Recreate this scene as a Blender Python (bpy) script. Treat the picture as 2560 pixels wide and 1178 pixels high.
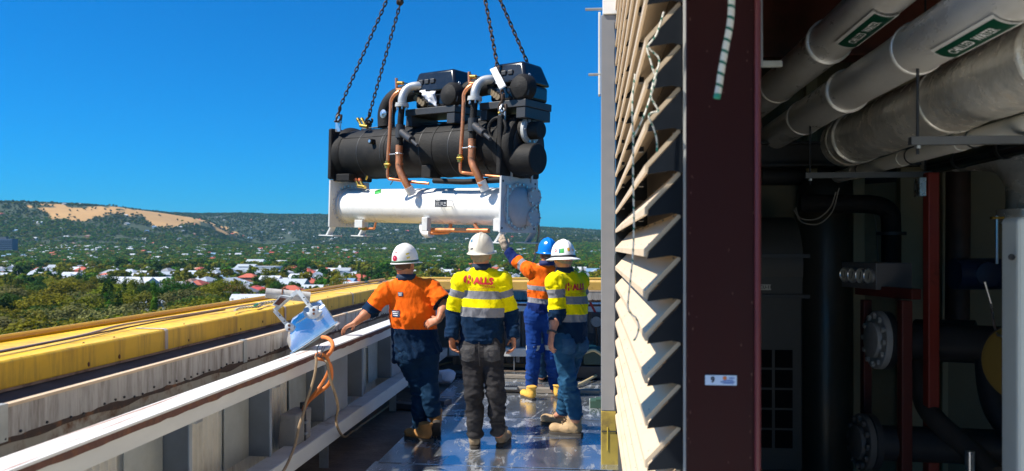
import bpy, bmesh, math, random
import numpy as np
from mathutils import Vector, Matrix, noise as mnoise
from mathutils.bvhtree import BVHTree
random.seed(7); np.random.seed(7)
S = bpy.context.scene
COL = S.collection
for o in list(bpy.data.objects): bpy.data.objects.remove(o, do_unlink=True)

# ------------------------------------------------------------------ camera, sky, sun, exposure
FPX = 2000.0                      # focal length in pixels of the 2560 px wide photograph
EYE = 1.70                        # eye height above the roof deck
YAW = math.atan(200.0 / FPX)      # the walkway runs along +Y, the camera looks a little left of it
HZ = 618.0
cam = bpy.data.cameras.new('camera'); cam_ob = bpy.data.objects.new('camera', cam); COL.objects.link(cam_ob)
cam_ob.location = (0, 0, EYE); cam_ob.rotation_euler = (math.radians(90), 0, YAW)
cam.sensor_width = 36; cam.lens = FPX / 2560 * 36
cam.shift_y = (HZ - 589.0) / 2560
cam.clip_start = 0.05; cam.clip_end = 30000
cam.dof.use_dof = True; cam.dof.focus_distance = 7.6; cam.dof.aperture_fstop = 3.2
S.camera = cam_ob

SUN = Vector((-0.596, -0.241, 0.766)).normalized()
W = bpy.data.worlds.new('World'); S.world = W; W.use_nodes = True
nt = W.node_tree; nt.nodes.clear()
sky = nt.nodes.new('ShaderNodeTexSky'); sky.sky_type = 'NISHITA'; sky.sun_disc = False
sky.sun_elevation = math.asin(SUN.z); sky.sun_rotation = math.atan2(SUN.x, SUN.y)
sky.altitude = 600; sky.air_density = 1.0; sky.dust_density = 0.9; sky.ozone_density = 4.5
hs = nt.nodes.new('ShaderNodeMix'); hs.data_type = 'RGBA'; hs.blend_type = 'MULTIPLY'; hs.inputs[0].default_value = 1.0; hs.inputs[7].default_value = (.012, .80, 1.48, 1)   # the photograph's cold, saturated rendering of a clear sky
bg = nt.nodes.new('ShaderNodeBackground'); bg.inputs['Strength'].default_value = 0.060
wo = nt.nodes.new('ShaderNodeOutputWorld')
nt.links.new(sky.outputs[0], hs.inputs[6]); nt.links.new(hs.outputs[2], bg.inputs[0]); nt.links.new(bg.outputs[0], wo.inputs[0])
sun = bpy.data.lights.new('sun', 'SUN'); sun.energy = 5.0; sun.angle = math.radians(0.53); sun.color = (1.0, 0.93, 0.82)
sun_ob = bpy.data.objects.new('sun', sun); COL.objects.link(sun_ob)
sun_ob.rotation_euler = SUN.to_track_quat('Z', 'Y').to_euler()
S.view_settings.view_transform = 'Standard'; S.view_settings.look = 'None'
S.view_settings.exposure = 0.78; S.view_settings.gamma = 1.0; S.view_settings.use_curve_mapping = False
try:
    S.cycles.max_bounces = 6; S.cycles.glossy_bounces = 3; S.cycles.transparent_max_bounces = 4; S.cycles.volume_bounces = 0
    S.cycles.sample_clamp_indirect = 4.0
except Exception: pass

# ------------------------------------------------------------------ survey helpers: where a sight line of the photograph meets a plane of the place
FWD = Vector((-math.sin(YAW), math.cos(YAW), 0)); RGT = Vector((math.cos(YAW), math.sin(YAW), 0)); UP = Vector((0, 0, 1))
EYEP = Vector((0, 0, EYE))
def ray(px, py): return FWD + RGT * ((px - 1280) / FPX) + UP * ((HZ - py) / FPX)
def P(px, py, d): return EYEP + ray(px, py) * d
def onX(px, py, X): v = ray(px, py); return EYEP + v * (X / v.x)
def onY(px, py, Y): v = ray(px, py); return EYEP + v * (Y / v.y)
def onZ(px, py, z=0.0): v = ray(px, py); return EYEP + v * ((z - EYE) / v.z)
def proj(p):
    q = Vector(p) - EYEP; d = q.dot(FWD)
    return 1280 + FPX * q.dot(RGT) / d, HZ - FPX * q.z / d, d

# ------------------------------------------------------------------ materials
MATS = {}
def mat(name, col, rough=0.5, metal=0.0, var=0.12, vs=6.0, col2=None, c2s=3.0, c2lo=0.55, c2hi=0.7, bump=0.0, bs=60.0,
        stretch=(1, 1, 1), spec=0.5, coat=0.0, rand=0.0, rvar=0.1, trans=0.0, hue_rand=0.0, coord='Object', c2stretch=None, det=5.0):
    """Principled surface: base colour with fine tonal noise, an optional second colour (rust, dirt, dust) in patches, bump, roughness noise."""
    if name in MATS: return MATS[name]
    m = bpy.data.materials.new(name); m.use_nodes = True; N = m.node_tree.nodes; Lk = m.node_tree.links
    b = N['Principled BSDF']; tc = N.new('ShaderNodeTexCoord')
    mp = N.new('ShaderNodeMapping'); mp.inputs['Scale'].default_value = stretch; Lk.new(tc.outputs[coord], mp.inputs[0])
    n1 = N.new('ShaderNodeTexNoise'); n1.inputs['Scale'].default_value = vs; n1.inputs['Detail'].default_value = det; n1.inputs['Roughness'].default_value = .65
    Lk.new(mp.outputs[0], n1.inputs['Vector'])
    mr = N.new('ShaderNodeMapRange'); mr.inputs[1].default_value = .25; mr.inputs[2].default_value = .75
    mr.inputs[3].default_value = 1 - var; mr.inputs[4].default_value = 1 + var; Lk.new(n1.outputs[0], mr.inputs[0])
    hsv = N.new('ShaderNodeHueSaturation'); hsv.inputs['Color'].default_value = (*col, 1); Lk.new(mr.outputs[0], hsv.inputs['Value'])
    out = hsv.outputs[0]
    if rand or hue_rand:
        oi = N.new('ShaderNodeObjectInfo')
        r2 = N.new('ShaderNodeMapRange'); r2.inputs[3].default_value = 1 - rand; r2.inputs[4].default_value = 1 + rand
        Lk.new(oi.outputs['Random'], r2.inputs[0])
        h2 = N.new('ShaderNodeHueSaturation'); Lk.new(out, h2.inputs['Color']); Lk.new(r2.outputs[0], h2.inputs['Value'])
        if hue_rand:
            wn = N.new('ShaderNodeTexWhiteNoise'); wn.noise_dimensions = '1D'; Lk.new(oi.outputs['Random'], wn.inputs['W'])
            r3 = N.new('ShaderNodeMapRange'); r3.inputs[3].default_value = .5 - hue_rand; r3.inputs[4].default_value = .5 + hue_rand
            Lk.new(wn.outputs[0], r3.inputs[0]); Lk.new(r3.outputs[0], h2.inputs['Hue'])
        out = h2.outputs[0]
    if col2 is not None:
        mp2 = N.new('ShaderNodeMapping'); mp2.inputs['Scale'].default_value = c2stretch or stretch; Lk.new(tc.outputs[coord], mp2.inputs[0])
        n2 = N.new('ShaderNodeTexNoise'); n2.inputs['Scale'].default_value = c2s; n2.inputs['Detail'].default_value = 8; n2.inputs['Roughness'].default_value = .7
        Lk.new(mp2.outputs[0], n2.inputs['Vector'])
        r4 = N.new('ShaderNodeMapRange'); r4.inputs[1].default_value = c2lo; r4.inputs[2].default_value = c2hi; Lk.new(n2.outputs[0], r4.inputs[0])
        mx = N.new('ShaderNodeMix'); mx.data_type = 'RGBA'; Lk.new(r4.outputs[0], mx.inputs[0]); Lk.new(out, mx.inputs[6]); mx.inputs[7].default_value = (*col2, 1)
        out = mx.outputs[2]
        if metal:
            r5 = N.new('ShaderNodeMapRange'); r5.inputs[3].default_value = metal; r5.inputs[4].default_value = 0.0; Lk.new(r4.outputs[0], r5.inputs[0]); Lk.new(r5.outputs[0], b.inputs['Metallic'])
    Lk.new(out, b.inputs['Base Color'])
    if not (metal and col2 is not None): b.inputs['Metallic'].default_value = metal
    r6 = N.new('ShaderNodeMapRange'); r6.inputs[3].default_value = max(.02, rough - rvar); r6.inputs[4].default_value = min(1, rough + rvar)
    Lk.new(n1.outputs[0], r6.inputs[0]); Lk.new(r6.outputs[0], b.inputs['Roughness'])
    b.inputs['Specular IOR Level'].default_value = spec
    if coat: b.inputs['Coat Weight'].default_value = coat; b.inputs['Coat Roughness'].default_value = .12
    if bump:
        n3 = N.new('ShaderNodeTexNoise'); n3.inputs['Scale'].default_value = bs; n3.inputs['Detail'].default_value = 6; Lk.new(mp.outputs[0], n3.inputs['Vector'])
        bp = N.new('ShaderNodeBump'); bp.inputs['Strength'].default_value = bump; bp.inputs['Distance'].default_value = .02
        Lk.new(n3.outputs[0], bp.inputs['Height']); Lk.new(bp.outputs[0], b.inputs['Normal'])
    if trans:
        t = N.new('ShaderNodeBsdfTranslucent'); Lk.new(out, t.inputs[0]); a = N.new('ShaderNodeMixShader'); a.inputs[0].default_value = trans
        Lk.new(b.outputs[0], a.inputs[1]); Lk.new(t.outputs[0], a.inputs[2]); Lk.new(a.outputs[0], N['Material Output'].inputs[0])
    MATS[name] = m
    return m

def band_mat(name, attr, stops, rough=.85, var=.1, weave=True):
    """cloth whose sewn panels change colour along a measured length stored on the mesh (stops: [(metres, colour)])"""
    if name in MATS: return MATS[name]
    m = mat(name, (1, 1, 1), rough=rough, var=var, vs=14, bump=.75, bs=13, spec=.12, stretch=(1.2, 1.2, .7)); N = m.node_tree.nodes; Lk = m.node_tree.links; b = N['Principled BSDF']
    at = N.new('ShaderNodeAttribute'); at.attribute_name = attr
    lo = stops[0][0]; hi = stops[-1][0] + .2
    mr = N.new('ShaderNodeMapRange'); mr.inputs[1].default_value = lo; mr.inputs[2].default_value = hi; Lk.new(at.outputs['Fac'], mr.inputs[0])
    cr = N.new('ShaderNodeValToRGB'); cr.color_ramp.interpolation = 'CONSTANT'
    el = cr.color_ramp.elements
    while len(el) < len(stops): el.new(.5)
    for i, (p, c) in enumerate(stops):
        el[i].position = (p - lo) / (hi - lo)
    for i, (p, c) in enumerate(stops): el[i].color = (*c, 1)
    Lk.new(mr.outputs[0], cr.inputs[0])
    hsv = [n for n in N if n.type == 'HUE_SAT'][0]; Lk.new(cr.outputs[0], hsv.inputs['Color'])
    b.inputs['Sheen Weight'].default_value = .03
    return m

# ------------------------------------------------------------------ mesh builder
def frame(ax):
    ax = Vector(ax).normalized(); t = Vector((0, 0, 1)) if abs(ax.z) < .9 else Vector((0, 1, 0))
    e1 = ax.cross(t).normalized(); return e1, ax.cross(e1).normalized()
class MB:
    def __init__(s): s.v = []; s.f = []; s.m = []; s.mi = 0
    def add(s, vs, fs):
        n = len(s.v); s.v += [tuple(p) for p in vs]; s.f += [tuple(i + n for i in f) for f in fs]; s.m += [s.mi] * len(fs); return s
    def hexa(s, p):   # 8 corners: bottom 4 ccw then top 4
        return s.add(p, [(3, 2, 1, 0), (4, 5, 6, 7), (0, 1, 5, 4), (1, 2, 6, 5), (2, 3, 7, 6), (3, 0, 4, 7)])
    def box(s, a, b):
        (x0, y0, z0), (x1, y1, z1) = [tuple(min(p, q) for p, q in zip(a, b)), tuple(max(p, q) for p, q in zip(a, b))]
        return s.hexa([(x0, y0, z0), (x1, y0, z0), (x1, y1, z0), (x0, y1, z0), (x0, y0, z1), (x1, y0, z1), (x1, y1, z1), (x0, y1, z1)])
    def obox(s, c, ex, ey, ez):   # centre and three half vectors
        c, ex, ey, ez = map(Vector, (c, ex, ey, ez))
        if ex.cross(ey).dot(ez) < 0: ey = -ey
        return s.hexa([c - ex - ey - ez, c + ex - ey - ez, c + ex + ey - ez, c - ex + ey - ez, c - ex - ey + ez, c + ex - ey + ez, c + ex + ey + ez, c - ex + ey + ez])
    def bar(s, a, b, w, t, up=(0, 0, 1)):   # rectangular bar from a to b: w across, t along up
        a, b = Vector(a), Vector(b); ax = (b - a); e = ax.cross(Vector(up)).normalized(); u = e.cross(ax).normalized()
        return s.obox((a + b) / 2, ax / 2, e * w / 2, u * t / 2)
    def prism(s, poly, d):   # closed polygon (3d points) extruded along d
        n = len(poly); d = Vector(d); vs = [Vector(p) for p in poly]; nrm = sum(((vs[i] - vs[0]).cross(vs[(i + 1) % n] - vs[0]) for i in range(n)), Vector())
        if nrm.dot(d) > 0: vs.reverse()
        return s.add(vs + [p + d for p in vs], [tuple(range(n)), tuple(range(2 * n - 1, n - 1, -1))] + [(i, i + n, (i + 1) % n + n, (i + 1) % n) for i in range(n)])
    def cyl(s, a, b, ra, rb=None, n=16, caps=True): return s.tube([a, b], [ra, ra if rb is None else rb], n, caps)
    def tube(s, path, r, n=8, caps=True, closed=False):
        pts = [Vector(p) for p in path]; k = len(pts); rr = r if isinstance(r, (list, tuple)) else [r] * k
        vs = []; e1 = None
        for i, p in enumerate(pts):
            if closed: t = pts[(i + 1) % k] - pts[i - 1]
            else: t = pts[min(i + 1, k - 1)] - pts[max(i - 1, 0)]
            t.normalize()
            if e1 is None: e1, e2 = frame(t)
            else:
                e1 = (e1 - t * e1.dot(t)).normalized(); e2 = t.cross(e1)
            vs += [p + (e1 * math.cos(2 * math.pi * j / n) + e2 * math.sin(2 * math.pi * j / n)) * rr[i] for j in range(n)]
        fs = [(i * n + j, i * n + (j + 1) % n, ((i + 1) % k) * n + (j + 1) % n, ((i + 1) % k) * n + j) for i in range(k if closed else k - 1) for j in range(n)]
        if caps and not closed: fs += [tuple(range(n - 1, -1, -1)), tuple((k - 1) * n + j for j in range(n))]
        return s.add(vs, fs)
    def lathe(s, o, ax, prof, n=24, e1=None):   # prof: [(distance along axis, radius)]
        o = Vector(o); ax = Vector(ax).normalized()
        if e1 is None: e1, e2 = frame(ax)
        else: e1 = Vector(e1).normalized(); e2 = ax.cross(e1)
        vs = [o + ax * h + (e1 * math.cos(2 * math.pi * j / n) + e2 * math.sin(2 * math.pi * j / n)) * r for h, r in prof for j in range(n)]
        k = len(prof); fs = [(i * n + j, i * n + (j + 1) % n, (i + 1) * n + (j + 1) % n, (i + 1) * n + j) for i in range(k - 1) for j in range(n)]
        if prof[0][1] > 1e-4: fs.append(tuple(range(n - 1, -1, -1)))
        if prof[-1][1] > 1e-4: fs.append(tuple((k - 1) * n + j for j in range(n)))
        return s.add(vs, fs)
    def ball(s, c, r, n=12, sc=(1, 1, 1)):
        c = Vector(c); k = n // 2 + 1; vs = []; fs = []
        for i in range(k):
            a = math.pi * i / (k - 1)
            for j in range(n):
                b = 2 * math.pi * j / n; vs.append(c + Vector((r * sc[0] * math.sin(a) * math.cos(b), r * sc[1] * math.sin(a) * math.sin(b), -r * sc[2] * math.cos(a))))
        fs = [(i * n + j, i * n + (j + 1) % n, (i + 1) * n + (j + 1) % n, (i + 1) * n + j) for i in range(k - 1) for j in range(n)]
        return s.add(vs, fs)
    def ring(s, c, ax, R, r, n=20, m=6, a0=0, a1=2 * math.pi):
        e1, e2 = frame(ax); c = Vector(c); full = abs(a1 - a0 - 2 * math.pi) < 1e-6; k = n if full else n + 1
        return s.tube([c + (e1 * math.cos(a0 + (a1 - a0) * i / n) + e2 * math.sin(a0 + (a1 - a0) * i / n)) * R for i in range(k)], r, m, closed=full)
    def build(s, name, mats, parent=None, smooth=35, bevel=0, segs=2):
        me = bpy.data.meshes.new(name); me.from_pydata(s.v, [], s.f)
        for m in (mats if isinstance(mats, (list, tuple)) else [mats]): me.materials.append(m)
        if any(s.m): me.polygons.foreach_set('material_index', s.m)
        if smooth:
            me.shade_smooth()
            me.set_sharp_from_angle(angle=math.radians(smooth))
        me.validate(); me.update()
        return link(name, me, parent, bevel, segs)
def link(name, me, parent=None, bevel=0, segs=2):
    o = bpy.data.objects.new(name, me); COL.objects.link(o)
    if parent is not None: set_parent(o, parent)
    if bevel:
        b = o.modifiers.new('bevel', 'BEVEL'); b.width = bevel; b.segments = segs; b.limit_method = 'ANGLE'; b.angle_limit = math.radians(40); b.harden_normals = False
    return o
def set_parent(o, parent):
    o.parent = parent; o.matrix_parent_inverse = world_of(parent).inverted()
def world_of(o):
    m = o.matrix_basis.copy()
    return m if o.parent is None else world_of(o.parent) @ o.matrix_parent_inverse @ m
def tag(o, label=None, cat=None, group=None, kind=None):
    for k, v in (('label', label), ('category', cat), ('group', group), ('kind', kind)):
        if v: o[k] = v
    return o
def thing(name, label, cat, loc=(0, 0, 0), group=None):
    o = bpy.data.objects.new(name, None); o.empty_display_size = .1; COL.objects.link(o); o.location = loc
    return tag(o, label, cat, group)
def copy_thing(root, M, label=None, group=None):
    """copy a thing with parts and sub-parts, moved by matrix M (world)"""
    def cp(o, par):
        c = o.copy(); COL.objects.link(c)
        if par is not None: c.parent = par
        for ch in o.children: cp(ch, c)
        return c
    c = cp(root, None); c.matrix_basis = M @ root.matrix_basis
    if label: c['label'] = label
    if group: c['group'] = group
    return c
def bez(pts, n=8):
    """Catmull-Rom through the points"""
    p = [Vector(q) for q in pts]; p = [p[0] * 2 - p[1]] + p + [p[-1] * 2 - p[-2]]; out = []
    for i in range(1, len(p) - 2):
        for k in range(n):
            t = k / n; a, b, c, d = p[i - 1:i + 3]
            out.append(.5 * ((2 * b) + (c - a) * t + (2 * a - 5 * b + 4 * c - d) * t * t + (3 * b - a - 3 * c + d) * t ** 3))
    out.append(p[-2]); return out

# common materials
M_steel_white = mat('white_painted_steel', (.62, .63, .60), .45, var=.08, col2=(.20, .10, .05), c2s=2.2, c2lo=.62, c2hi=.74, stretch=(1, .35, 1), bump=.1)
M_rust = mat('rusty_brown_primer', (.12, .05, .035), .75, var=.3, vs=12, col2=(.22, .09, .03), c2s=9, c2lo=.5, c2hi=.7, bump=.2)
M_galv = mat('galvanised_sheet', (.30, .32, .33), .42, metal=.55, var=.16, vs=9, bump=.06, bs=25)
M_galv_pale = mat('pale_galvanised_sheet', (.40, .42, .40), .5, metal=.3, var=.14, vs=7, col2=(.24, .23, .20), c2s=1.6, c2lo=.5, c2hi=.8, bump=.05, bs=25)
M_corr = mat('corrugated_cream_sheet', (.60, .57, .49), .55, var=.12, vs=8, col2=(.28, .21, .14), c2s=2.0, c2lo=.55, c2hi=.75, c2stretch=(3, 3, .5))
M_dirty = mat('dirty_brown_deck', (.075, .055, .042), .75, var=.35, vs=5, col2=(.14, .11, .085), c2s=4, c2lo=.45, c2hi=.7, bump=.4, bs=30)
M_black = mat('black_rubber_insulation', (.011, .011, .0115), .66, var=.3, vs=5, col2=(.034, .030, .026), c2s=3, c2lo=.5, c2hi=.85, bump=.3, bs=70, spec=.25)
M_dark = mat('dark_steel', (.03, .032, .036), .5, var=.2)
M_gloss_black = mat('glossy_black_cover', (.012, .013, .017), .18, var=.2, spec=.6)
M_white = mat('white_gloss_paint', (.80, .80, .78), .28, var=.04, col2=(.55, .52, .46), c2s=2.5, c2lo=.6, c2hi=.85, spec=.5)
M_greypaint = mat('pale_grey_paint', (.46, .47, .46), .4, var=.08, col2=(.3, .3, .29), c2s=4, c2lo=.55, c2hi=.8)
M_copper = mat('copper_pipe', (.80, .30, .13), .33, metal=.65, var=.3, vs=9, col2=(.22, .07, .035), c2s=7, c2lo=.60, c2hi=.85, rvar=.15)
M_brass = mat('brass', (.62, .40, .09), .3, metal=.9, var=.2)
M_zinc = mat('zinc_plated', (.62, .64, .66), .3, metal=.85, var=.12)
M_chainrust = mat('oily_rusted_chain', (.055, .035, .027), .5, metal=.35, var=.4, vs=30, col2=(.20, .10, .05), c2s=30, c2lo=.5, c2hi=.7)
M_paper = mat('white_paper', (.80, .81, .83), .8, var=.04)
M_ply = mat('light_cord', (.42, .32, .21), .8, var=.15)
# ================================================================== ROOF DECK
deck = MB().box((-3.15, -2.5, -.30), (5.0, 14.0, -.012)).build('roof_deck', M_dirty); tag(deck, kind='structure')
m = mat('scuffed_wet_deck_sheet', (.50, .54, .58), .20, metal=.86, var=.35, vs=3.2, bump=.02, bs=2.5, rvar=.12, stretch=(1, .7, 1))
def scuff(m):
    """white drag marks and dried puddle rims over the sheet: rough, pale, not metallic"""
    N = m.node_tree.nodes; L = m.node_tree.links; b = N['Principled BSDF']; tc = N.new('ShaderNodeTexCoord')
    def nz(sc, st, det, dist, lo, hi):
        mp = N.new('ShaderNodeMapping'); mp.inputs['Scale'].default_value = st; mp.inputs['Rotation'].default_value = (0, 0, .5 * sc % 1); L.new(tc.outputs['Object'], mp.inputs[0])
        n = N.new('ShaderNodeTexNoise'); n.inputs['Scale'].default_value = sc; n.inputs['Detail'].default_value = det; n.inputs['Roughness'].default_value = .72; n.inputs['Distortion'].default_value = dist
        L.new(mp.outputs[0], n.inputs['Vector']); r = N.new('ShaderNodeMapRange'); r.inputs[1].default_value = lo; r.inputs[2].default_value = hi; L.new(n.outputs[0], r.inputs[0]); return r.outputs[0]
    a = nz(7, (1, .30, 1), 12, 1.2, .52, .66); c = nz(1.1, (1, 1, 1), 3, .6, .38, .50)
    mu = N.new('ShaderNodeMath'); mu.operation = 'MULTIPLY'; L.new(a, mu.inputs[0]); L.new(c, mu.inputs[1])
    w = N.new('ShaderNodeTexWave'); w.inputs['Scale'].default_value = 1.3; w.inputs['Distortion'].default_value = 9; w.inputs['Detail'].default_value = 4; w.inputs['Detail Scale'].default_value = .8
    L.new(tc.outputs['Object'], w.inputs['Vector']); r = N.new('ShaderNodeMapRange'); r.inputs[1].default_value = .985; r.inputs[2].default_value = 1; r.inputs[4].default_value = .0; L.new(w.outputs[0], r.inputs[0])
    mxm = N.new('ShaderNodeMath'); mxm.operation = 'MAXIMUM'; L.new(mu.outputs[0], mxm.inputs[0]); L.new(r.outputs[0], mxm.inputs[1])
    d = nz(.8, (1, 1, 1), 4, .3, .56, .74)           # dull worn areas
    old = b.inputs['Base Color'].links[0].from_socket
    m1 = N.new('ShaderNodeMix'); m1.data_type = 'RGBA'; L.new(d, m1.inputs[0]); L.new(old, m1.inputs[6]); m1.inputs[7].default_value = (.27, .30, .33, 1)
    m2 = N.new('ShaderNodeMix'); m2.data_type = 'RGBA'; L.new(mxm.outputs[0], m2.inputs[0]); L.new(m1.outputs[2], m2.inputs[6]); m2.inputs[7].default_value = (.44, .45, .47, 1)
    L.new(m2.outputs[2], b.inputs['Base Color'])
    mm = N.new('ShaderNodeMapRange'); mm.inputs[3].default_value = .9; mm.inputs[4].default_value = .35; L.new(mxm.outputs[0], mm.inputs[0]); L.new(mm.outputs[0], b.inputs['Metallic'])
    ro = b.inputs['Roughness'].links[0].from_socket; ad = N.new('ShaderNodeMath'); ad.operation = 'MULTIPLY_ADD'; ad.use_clamp = True
    L.new(mxm.outputs[0], ad.inputs[0]); ad.inputs[1].default_value = .35; L.new(ro, ad.inputs[2]); L.new(ad.outputs[0], b.inputs['Roughness'])
scuff(m); M_deck = m
MB().box((-1.95, -2.4, -.011), (.20, 5.2, .004)).build('bounce_sheet', mat('pale_bounce_surface', (.66, .64, .58), .8, var=.12, vs=2), deck, smooth=0)  # pale sheet added out of view to bounce sun up onto the pipes
ys = [5.25, 6.12, 7.1, 7.95, 8.95, 9.95, 10.75]
for i in range(len(ys) - 1):
    x1 = .16 if ys[i + 1] < 6.4 else 3.4
    x0 = -1.70 + random.uniform(-.05, .05); sk = random.uniform(-.04, .04); z = .0 + .0035 * (i % 2)
    splits = [x0, x1] if x1 < 1 else [x0, random.uniform(.4, .9), x1]
    for a, b2 in zip(splits, splits[1:]):
        y0, y1 = ys[i], ys[i + 1] + .05
        nx = 6; top = []; bm_v = []; fs = []
        mbs = MB()
        for k in range(nx):       # gently buckled sheet, its near edge lifted a little
            xa = a + .006 + (b2 - a - .012) * k / nx; xb = a + .006 + (b2 - a - .012) * (k + 1) / nx
            def zz(x, e): return z + (.003 + .003 * math.sin(3.1 * x + i * 1.7) if e else .0008 * math.sin(5 * x))
            p = [(xa, y0 + sk * xa, zz(xa, 1) - .0035), (xb, y0 + sk * xb, zz(xb, 1) - .0035), (xb, y1 + sk * xb, zz(xb, 0) - .0035), (xa, y1 + sk * xa, zz(xa, 0) - .0035)]
            q = [(u, v, w + .004) for u, v, w in p]; mbs.hexa(p + q)
        mbs.build('deck_sheet', M_deck, deck, smooth=30)

# ================================================================== PARAPETS
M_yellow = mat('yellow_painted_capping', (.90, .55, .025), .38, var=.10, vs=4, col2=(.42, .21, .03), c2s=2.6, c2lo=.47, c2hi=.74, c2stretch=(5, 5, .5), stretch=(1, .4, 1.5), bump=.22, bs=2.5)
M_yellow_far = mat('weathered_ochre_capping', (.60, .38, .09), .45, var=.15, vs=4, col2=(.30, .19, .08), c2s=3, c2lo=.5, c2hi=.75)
M_joint = mat('greyish_joint_sealant', (.55, .48, .42), .7, var=.15)
M_fascia = mat('streaked_gutter_fascia', (.42, .40, .37), .55, var=.2, vs=4, col2=(.10, .07, .05), c2s=3.2, c2lo=.45, c2hi=.72, c2stretch=(7, 7, .7), stretch=(3, 3, .5))
M_lip = mat('tan_gutter_lip', (.62, .47, .31), .6, var=.12, col2=(.3, .18, .1), c2s=5, c2lo=.6, c2hi=.8)
M_gutter = mat('gutter_floor_bitumen', (.085, .065, .055), .8, var=.3, vs=5, col2=(.16, .13, .11), c2s=3, c2lo=.5, c2hi=.75)
M_rail_top = mat('white_rail_worn_top', (.80, .80, .78), .32, var=.05, col2=(.34, .15, .08), c2s=2.6, c2lo=.54, c2hi=.66, stretch=(9, .3, 1))
def parapet(T, s0, s1, rail_s, fo, co, caps, fas, words):
    """T(s, o, z) maps along / outward / up to the place. rail, gutter and capping run parallel"""
    def ex(prof, a, b): return MB().prism([T(a, o, z) for o, z in prof], T(b, 0, 0) - T(a, 0, 0))
    r0, r1 = rail_s
    rail = thing('handrail', words['rail'], 'handrail', T(r0, .08, .93))
    ex([(.0, .918), (.0, .930), (.145, .932), (.145, .922)], r0, r1).build('top_flange', M_rail_top, rail, smooth=0)
    # ragged rust line along the foot of the gutter fascia
    n = 220; vs = []; fs = []
    for i in range(n + 1):
        s = s0 + (s1 - s0) * i / n; a = .004 + .020 * max(0, mnoise.noise((s * 2.1, 1, 5)) + .25) + random.uniform(0, .010); b_ = .006 + .03 * max(0, mnoise.noise((s * 3.3, 9, 5)) + .1)
        vs += [T(s, fo - .0015, .915 + a), T(s, fo - .0015, .915 - b_), T(s, fo + .004, .915 - b_), T(s, fo + .004, .915 + a)]
    for i in range(n): a = i * 4; fs += [(a, a + 1, a + 5, a + 4), (a + 1, a + 2, a + 6, a + 5), (a + 3, a, a + 4, a + 7)]
    rust_line = (vs, fs)
    # the ragged rusty lip under the edge of the flange
    n = 160; mb = MB(); vs = []; fs = []
    for i in range(n + 1):
        s = r0 + (r1 - r0) * i / n; dz = .026 + .011 * abs(mnoise.noise((s * 5, 3, 1))) + .010 * mnoise.noise((s * 1.3, 7, 2)) + random.uniform(0, .004)
        vs += [T(s, -.002, .9175), T(s, -.002, .9175 - dz), T(s, .002, .9175 - dz), T(s, .002, .9175)]
    for i in range(n):
        a = i * 4; fs += [(a, a + 1, a + 5, a + 4), (a + 1, a + 2, a + 6, a + 5), (a + 2, a + 3, a + 7, a + 6)]
    mb.add(vs, fs).build('rusty_lip', M_rust, rail, smooth=0)
    ex([(.003, .815), (.003, .917), (.012, .917), (.012, .815)], r0, r1).build('web', M_steel_white, rail, smooth=0)
    ex([(.014, .815), (.014, .823), (.10, .823), (.10, .815)], r0, r1).build('lower_flange', M_steel_white, rail, smooth=0)
    low = thing('bottom_rail', words['low'], 'rail', T(r0, .06, .2))
    ex([(.0, .19), (.0, .30), (.012, .30), (.012, .19)], r0, r1).build('web', M_steel_white, low, smooth=0)
    ex([(.013, .292), (.013, .302), (.15, .304), (.15, .294)], r0, r1).build('top_flange', mat('dusty_rail_top', (.45, .44, .41), .7, var=.15, col2=(.25, .2, .15), c2s=4), low, smooth=0)
    s = r0 + .9
    while s < r1 - .2:
        MB().prism([T(s, .02, 0), T(s, .02, .188), T(s, .09, .188), T(s, .09, 0)], T(s + .012, 0, 0) - T(s, 0, 0)).build('foot_bracket', M_galv, low, smooth=0); s += 1.07 * 2
    # gutter: fascia panels with cover strips, floor
    g = thing('box_gutter', words['gut'], 'gutter', T(s0, fo, .9))
    edges = [s0] + [f for f in fas if s0 < f < s1] + [s1]
    for a, b in zip(edges, edges[1:]):
        ex([(fo, .915), (fo, 1.052), (fo + .006, 1.052), (fo + .006, .915)], a + .002, b - .002).build('fascia_panel', M_fascia, g, smooth=0)
        ex([(fo - .004, 1.053), (fo - .004, 1.066), (fo + .028, 1.066), (fo + .028, 1.053)], a + .002, b - .002).build('gutter_lip', M_lip, g, smooth=0)
        if a > s0: ex([(fo - .007, .918), (fo - .007, 1.070), (fo + .032, 1.070), (fo + .032, 1.067), (fo - .004, 1.067), (fo - .004, .918)], a - .028, a + .028).build('cover_strip', M_galv_pale, g, smooth=0)
    ex([(fo + .03, .985), (fo + .03, .992), (co + .02, 1.030), (co + .02, 1.02)], s0, s1).build('gutter_floor', M_gutter, g, smooth=0)
    mb = MB(); s = s0 + .1
    while s < s1: mb.ball(T(s, fo - .004, .933 + random.uniform(-.006, .014)), .007, 6); s += random.choice((.075, .09, .11, .16))
    tag(mb.build('screw', M_dark, g), kind='stuff')
    MB().add(*rust_line).build('rust_line', mat('black_brown_rust', (.05, .03, .022), .8, var=.4, vs=20, col2=(.20, .08, .03), c2s=7, c2lo=.55, c2hi=.68), g, smooth=0)
    # rusty gap under the fascia and the sheeting behind it
    ex([(fo + .012, .80), (fo + .012, .914), (fo + .02, .914), (fo + .02, .80)], s0, s1).build('backing_sheet', mat('rust_stained_backing', (.33, .31, .27), .7, var=.2, col2=(.13, .06, .03), c2s=6, c2lo=.48, c2hi=.65), g, smooth=0)
    # capping
    c = thing('parapet_capping', words['cap'], 'parapet capping', T(s0, co, 1.05))
    s0 = words.get('cap0', s0); edges = [s0] + [f for f in caps if s0 < f < s1] + [s1]; my = words['mat']
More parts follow.
